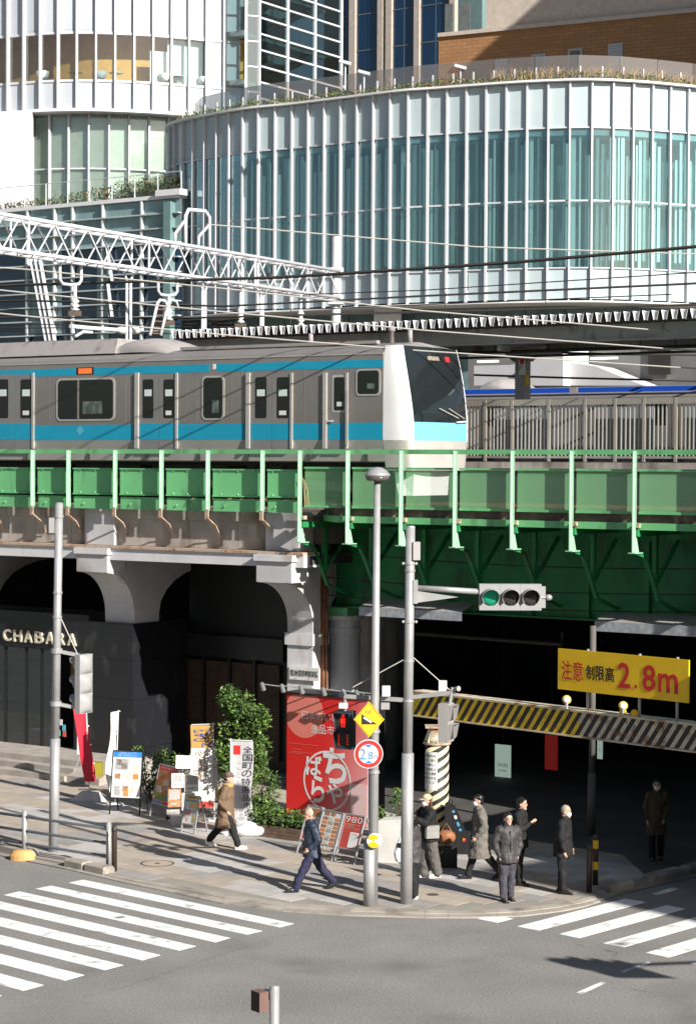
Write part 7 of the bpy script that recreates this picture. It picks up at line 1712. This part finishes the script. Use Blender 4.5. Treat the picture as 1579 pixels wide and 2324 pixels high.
    for i in (0, 1):
        H, K, N, fd_ = J[i]; D = Vector((0, 0, dz)); hemp = (K + D).lerp(N + D, .97); limb(m, [H + D, K + D, (K + D).lerp(N + D, .5), hemp], [.105 * g, .083 * wide, .078 * wide, .07 * wide])
    soft(m.build('trousers', leg_c, body), .013, .055, 2)
    # --- shoes
    for i in (0, 1):
        H, K, N, fd_ = J[i]; N2 = N + Vector((0, 0, dz)); m = MB(fr); limb(m, [N2 + Vector((0, .025, -.035)) - fd_ * .02, N2 + fd_ * .08 + Vector((0, 0, -.035)), N2 + fd_ * .165 + Vector((0, 0, -.045))], [.046, .046, .036]); limb(m, [N2 + Vector((0, .02, 0)), N2 + Vector((0, .02, -.03))], [.045, .045]); soft(m.build('shoe', shoe_c, body), .012, 0, 2)
        s_ = MB(fr); a = N2 + Vector((0, .06, -.07)); b = N2 + fd_ * .2 + Vector((0, 0, -.068)); s_.bar(a, b, .085, .022); s_.build('sole', 'sign_white' if shoe_c == 'shoe_white' else 'black_metal', body)
    # --- jacket or coat
    zh = hem if hem else .80; m = MB(fr); R = []
    n_ = 7
    for j in range(n_ + 1):
        z = zh + (1.02 - zh) * j / n_; fl = (1.02 - z); sway = sum((J[i][1].y if z < .6 else 0) for i in (0, 1)) * 0
        R.append((0, shift * fl, z, (.178 + .07 * fl) * g, (.148 + .10 * fl + (.07 * max(0, .75 - z))) * g))
    R += [(0, 0, 1.12, .172 * g, .145 * g), (0, 0, 1.25, .185 * g, .145 * g), (0, .005, 1.34, .195 * g, .125 * g), (0, .005, 1.405, .145 * g, .095), (0, 0, 1.455, .085, .08)]
    rings(m, [(x, y - max(0, z - HZp) * tl, z + dz, rx, ry) for x, y, z, rx, ry in R], 22)
    for i in (0, 1): S0, E, Wr, d2, sx = AR[i]; limb(m, [S0 + Vector((-sx * .02, 0, -.01)), E, E.lerp(Wr, .93)], [.085 * g, .068 * g, .054 * g])
    jk = soft(m.build(top, top_c, body), .014, .07, 2)
    # collar and zip / front edge
    c = MB(fr); cc = up((0, -.005, 1.445)); c.grid([[(cc.x + r * math.cos(t * math.pi / 8), cc.y + r * .9 * math.sin(t * math.pi / 8), cc.z + z) for t in range(16)] for r, z in ((.095, -.03), (.082, .03), (.074, .055), (.066, .03))], True); c.build('collar', top_c, body, smooth=True)
    J['hc'] = hc; J['up'] = up; J['hp'] = hp; J['hball'] = hball; J['fr'] = fr; J['AR'] = AR; J['body'] = body; J['dz'] = dz; J['tl'] = tl
    return J
cloth('coat_brown', (.15, .098, .06)); cloth('navy_jacket', (.022, .032, .058), .5); cloth('navy_trousers', (.022, .022, .055)); cloth('black_cloth', (.009, .009, .0105)); cloth('charcoal', (.045, .042, .045), .6); cloth('grey_coat', (.14, .13, .115)); cloth('slate', (.05, .05, .065)); cloth('grey_wide', (.10, .092, .085)); cloth('tan_coat', (.06, .045, .022)); cloth('scarf_ochre', (.42, .27, .10)); cloth('knit_brown', (.14, .085, .07)); cloth('cap_beige', (.58, .43, .27))
mat('shoe_white', (.72, .70, .68), .5, var=.05); mat('shoe_black', (.02, .02, .02), .3, var=.1); mat('shoe_brown', (.055, .035, .025), .5, var=.1)
# 1 walking man in long brown coat
J = person('person in long brown coat, ochre scarf and cap walking past the white banner', 512, 1924, 1.66, (.97, -.22), ((24, 4), (-20, 20)), ((-12, 12, 45, 15), (-15, 10, 50, 10)), 'coat', 'coat_brown', 'black_cloth', 'shoe_white', hair='stubble', hair_c='hair_grey', skin='skin_pale', lean=5, hem=.50, girth=1.12)
fr = J['fr']; b = J['body']; m = MB(fr); J['hball'](m, 0, -.012, .07, .092, .104, .085); soft(m.build('cap', 'knit_brown', b), .012, 0, 2); m = MB(fr); J['hball'](m, 0, .085, .055, .06, .05, .012); m.build('cap_peak', 'knit_brown', b)
m = MB(fr); c = J['up']((0, -.01, 1.43)); m.lathe(c, [(.10, -.06), (.125, -.02), (.115, .03), (.075, .05)], 16); soft(m.build('scarf', 'scarf_ochre', b), .012, .02, 2)
m = MB(fr); c = J['up']((0, .16, 1.22)); m.ball(c, .13, .08, .18); soft(m.build('backpack', 'scarf_ochre', b), .015, .02, 3)
# 2 man in navy striding
J = person('person in navy jacket and navy trousers striding in front of the menu boards', 708, 2021, 1.66, (-1, -.28), ((-27, 14), (27, 2)), ((-14, 8, 62, 12), (-18, 8, 65, 10)), 'jacket', 'navy_jacket', 'navy_trousers', 'shoe_black', hair='stubble', hair_c='hair_grey', skin='skin', lean=4, hem=.74, girth=1.06, wide=1.12)
# 3 woman behind the pole
J = person('person with long dark hair in charcoal jacket half hidden by the traffic pole', 938, 2038, 1.60, (-.8, .45), ((3, 0), (-3, 2)), ((14, 8, 62, 35), (12, 8, 58, 30)), 'jacket', 'charcoal', 'black_cloth', 'shoe_white', hair='long', skin='skin_pale', hem=.72, wide=1.35, girth=1.05)
# 4 person with cap and phone
J = person('person in beige cap, mask and black jacket raising a phone beside the striped pillar', 972, 1991, 1.63, (-.9, -.35), ((6, 2), (-8, 6)), ((42, 10, 78, 22), (38, 12, 82, 25)), 'jacket', 'black_cloth', 'grey_wide', 'shoe_white', hair='long', hair_c='hair_brown', skin='skin_pale', hem=.76, wide=1.5, girth=1.18, mask=True)
fr = J['fr']; b = J['body']; m = MB(fr); J['hball'](m, 0, -.01, .075, .095, .106, .085); soft(m.build('cap', 'cap_beige', b), .012, 0, 2); m = MB(fr); J['hball'](m, 0, .11, .05, .065, .06, .012); m.build('cap_peak', 'cap_beige', b)
Wr = (J['AR'][0][2] + J['AR'][1][2]) / 2 + Vector((0, -.10, .02)); ph = tag(MB(fr).box(Wr.x - .038, Wr.x + .038, Wr.y - .006, Wr.y + .006, Wr.z - .02, Wr.z + .14).build('phone', 'suit_black', None, fr @ Wr), 'black phone held up by the person in the beige cap', 'phone')
c = J['up']((.18, -.02, .98)); bag = thing('shoulder_bag', 'small silver shoulder bag worn by the person in the beige cap', 'bag', fr @ c); mat('silver_bag', (.34, .33, .32), .35, metal=.4, var=.1)
MB(fr).box(c.x + .02, c.x + .12, c.y - .15, c.y + .13, c.z - .13, c.z + .13).build('bag_body', 'silver_bag', bag); MB(fr).box(c.x + .121, c.x + .128, c.y - .15, c.y + .13, c.z + .03, c.z + .132).build('flap', 'silver_bag', bag); MB(fr).tube([c + Vector((.06, -.14, .12)), J['up']((.05, -.17, 1.25)), J['up']((-.12, -.02, 1.45)), J['up']((.0, .17, 1.25)), c + Vector((.06, .12, .12))], .012, 6).build('strap', 'hair_brown', bag)
pbg = gp(1012, 1968, SW); obg = thing('brown_bag', 'orange brown leather bag resting on the black case by the striped pillar', 'bag', pbg + Vector((0, 0, .45))); mat('leather_orange', (.26, .11, .045), .5, var=.15); m = MB(); m.ball(pbg + Vector((0, 0, .62)), .2, .13, .15); soft(m.build('bag_body', 'leather_orange', obg), .02, .03, 2); MB().tube([pbg + Vector((-.1, 0, .74)), pbg + Vector((0, 0, .9)), pbg + Vector((.1, 0, .74))], .012, 6).build('handle', 'leather_orange', obg)
MB().box(pbg.x - .2, pbg.x + .22, pbg.y - .1, pbg.y + .16, SW, SW + .45).build('luggage_under', 'suit_black', obg)
p = gp(908, 1998, SW); sbg = thing('shopping_bag', 'pale blue white plastic shopping bag hanging beside the traffic pole', 'bag', p + Vector((0, 0, .35))); m = MB(); rings(m, [(p.x, p.y, .42, .10, .07), (p.x, p.y, .6, .13, .08), (p.x, p.y, .75, .09, .06), (p.x, p.y, .92, .02, .03)]); soft(m.build('bag_body', mat('plastic_pale', (.58, .68, .74), .5, var=.06), sbg), .015, .04, 2); MB().tube([(p.x, p.y, .9), (p.x + .03, p.y, 1.05)], .01, 5).build('handle', 'plastic_pale', sbg)
# 5 man in long grey coat
J = person('person in open long grey coat and white mask walking past the striped pillar', 1088, 1996, 1.70, (-.97, -.12), ((16, 2), (-18, 22)), ((-8, 8, 25, 6), (-10, 10, 48, 10)), 'coat', 'grey_coat', 'black_cloth', 'shoe_black', hair='short', skin='skin_pale', hem=.46, mask=True, girth=1.08, lean=2)
fr = J['fr']; b = J['body']; m = MB(fr); rings(m, [(0, -.09, .62 + J['dz'], .09, .12), (0, -.08, 1.0 + J['dz'], .09, .10), (0, -.07, 1.25 + J['dz'], .1, .10), (0, -.03, 1.40 + J['dz'], .07, .09)]); soft(m.build('sweater', 'black_cloth', b), .015, .01, 2)
# 6 woman facing the street
J = person('person in charcoal hooded jacket facing the street with hands in pockets', 1150, 2044, 1.66, (.3, -1), ((3, 0), (-3, 3)), ((-10, 11, 32, 14), (-3, 13, 22, 16)), 'jacket', 'charcoal', 'slate', 'shoe_brown', hair='tied', skin='skin_pale', hem=.74, girth=1.08, wide=1.02, lean=1)
fr = J['fr']; b = J['body']; m = MB(fr); c = J['up']((0, .08, 1.43)); m.ball(c, .13, .08, .09); soft(m.build('hood', 'charcoal', b), .015, .02, 3); MB(fr).tube([J['up']((0, -.16, .78)), J['up']((0, -.165, 1.1)), J['up']((0, -.14, 1.36))], .008, 5).build('zip', 'black_metal', b)
# 7 person in the shade behind
person('person in black standing in shade behind the one in the hooded jacket', 1177, 2008, 1.70, (.85, -.4), ((3, 1), (-4, 4)), ((18, 8, 112, 45), (-4, 8, 20, 5)), 'jacket', 'black_cloth', 'black_cloth', 'shoe_black', hair='short', hem=.74)
# 8 man in black with light hair
person('person in black jacket with cropped fair hair and mask standing at the shadow edge', 1276, 2027, 1.68, (.9, -.35), ((2, 0), (-3, 3)), ((2, 6, 14, 4), (4, 6, 16, 4)), 'jacket', 'black_cloth', 'black_cloth', 'shoe_black', hair='stubble', hair_c='hair_grey', skin='skin', hem=.72, mask=True, girth=1.1)
# 9 person deep in the shade
J = person('person in tan coat and mask with dark bag deep in the underpass shade', 1488, 1952, 1.68, (-.1, -1), ((4, 2), (-6, 6)), ((-2, 8, 20, 5), (-2, 8, 30, 15)), 'coat', 'tan_coat', 'black_cloth', 'shoe_black', hair='short', hem=.55, mask=True)
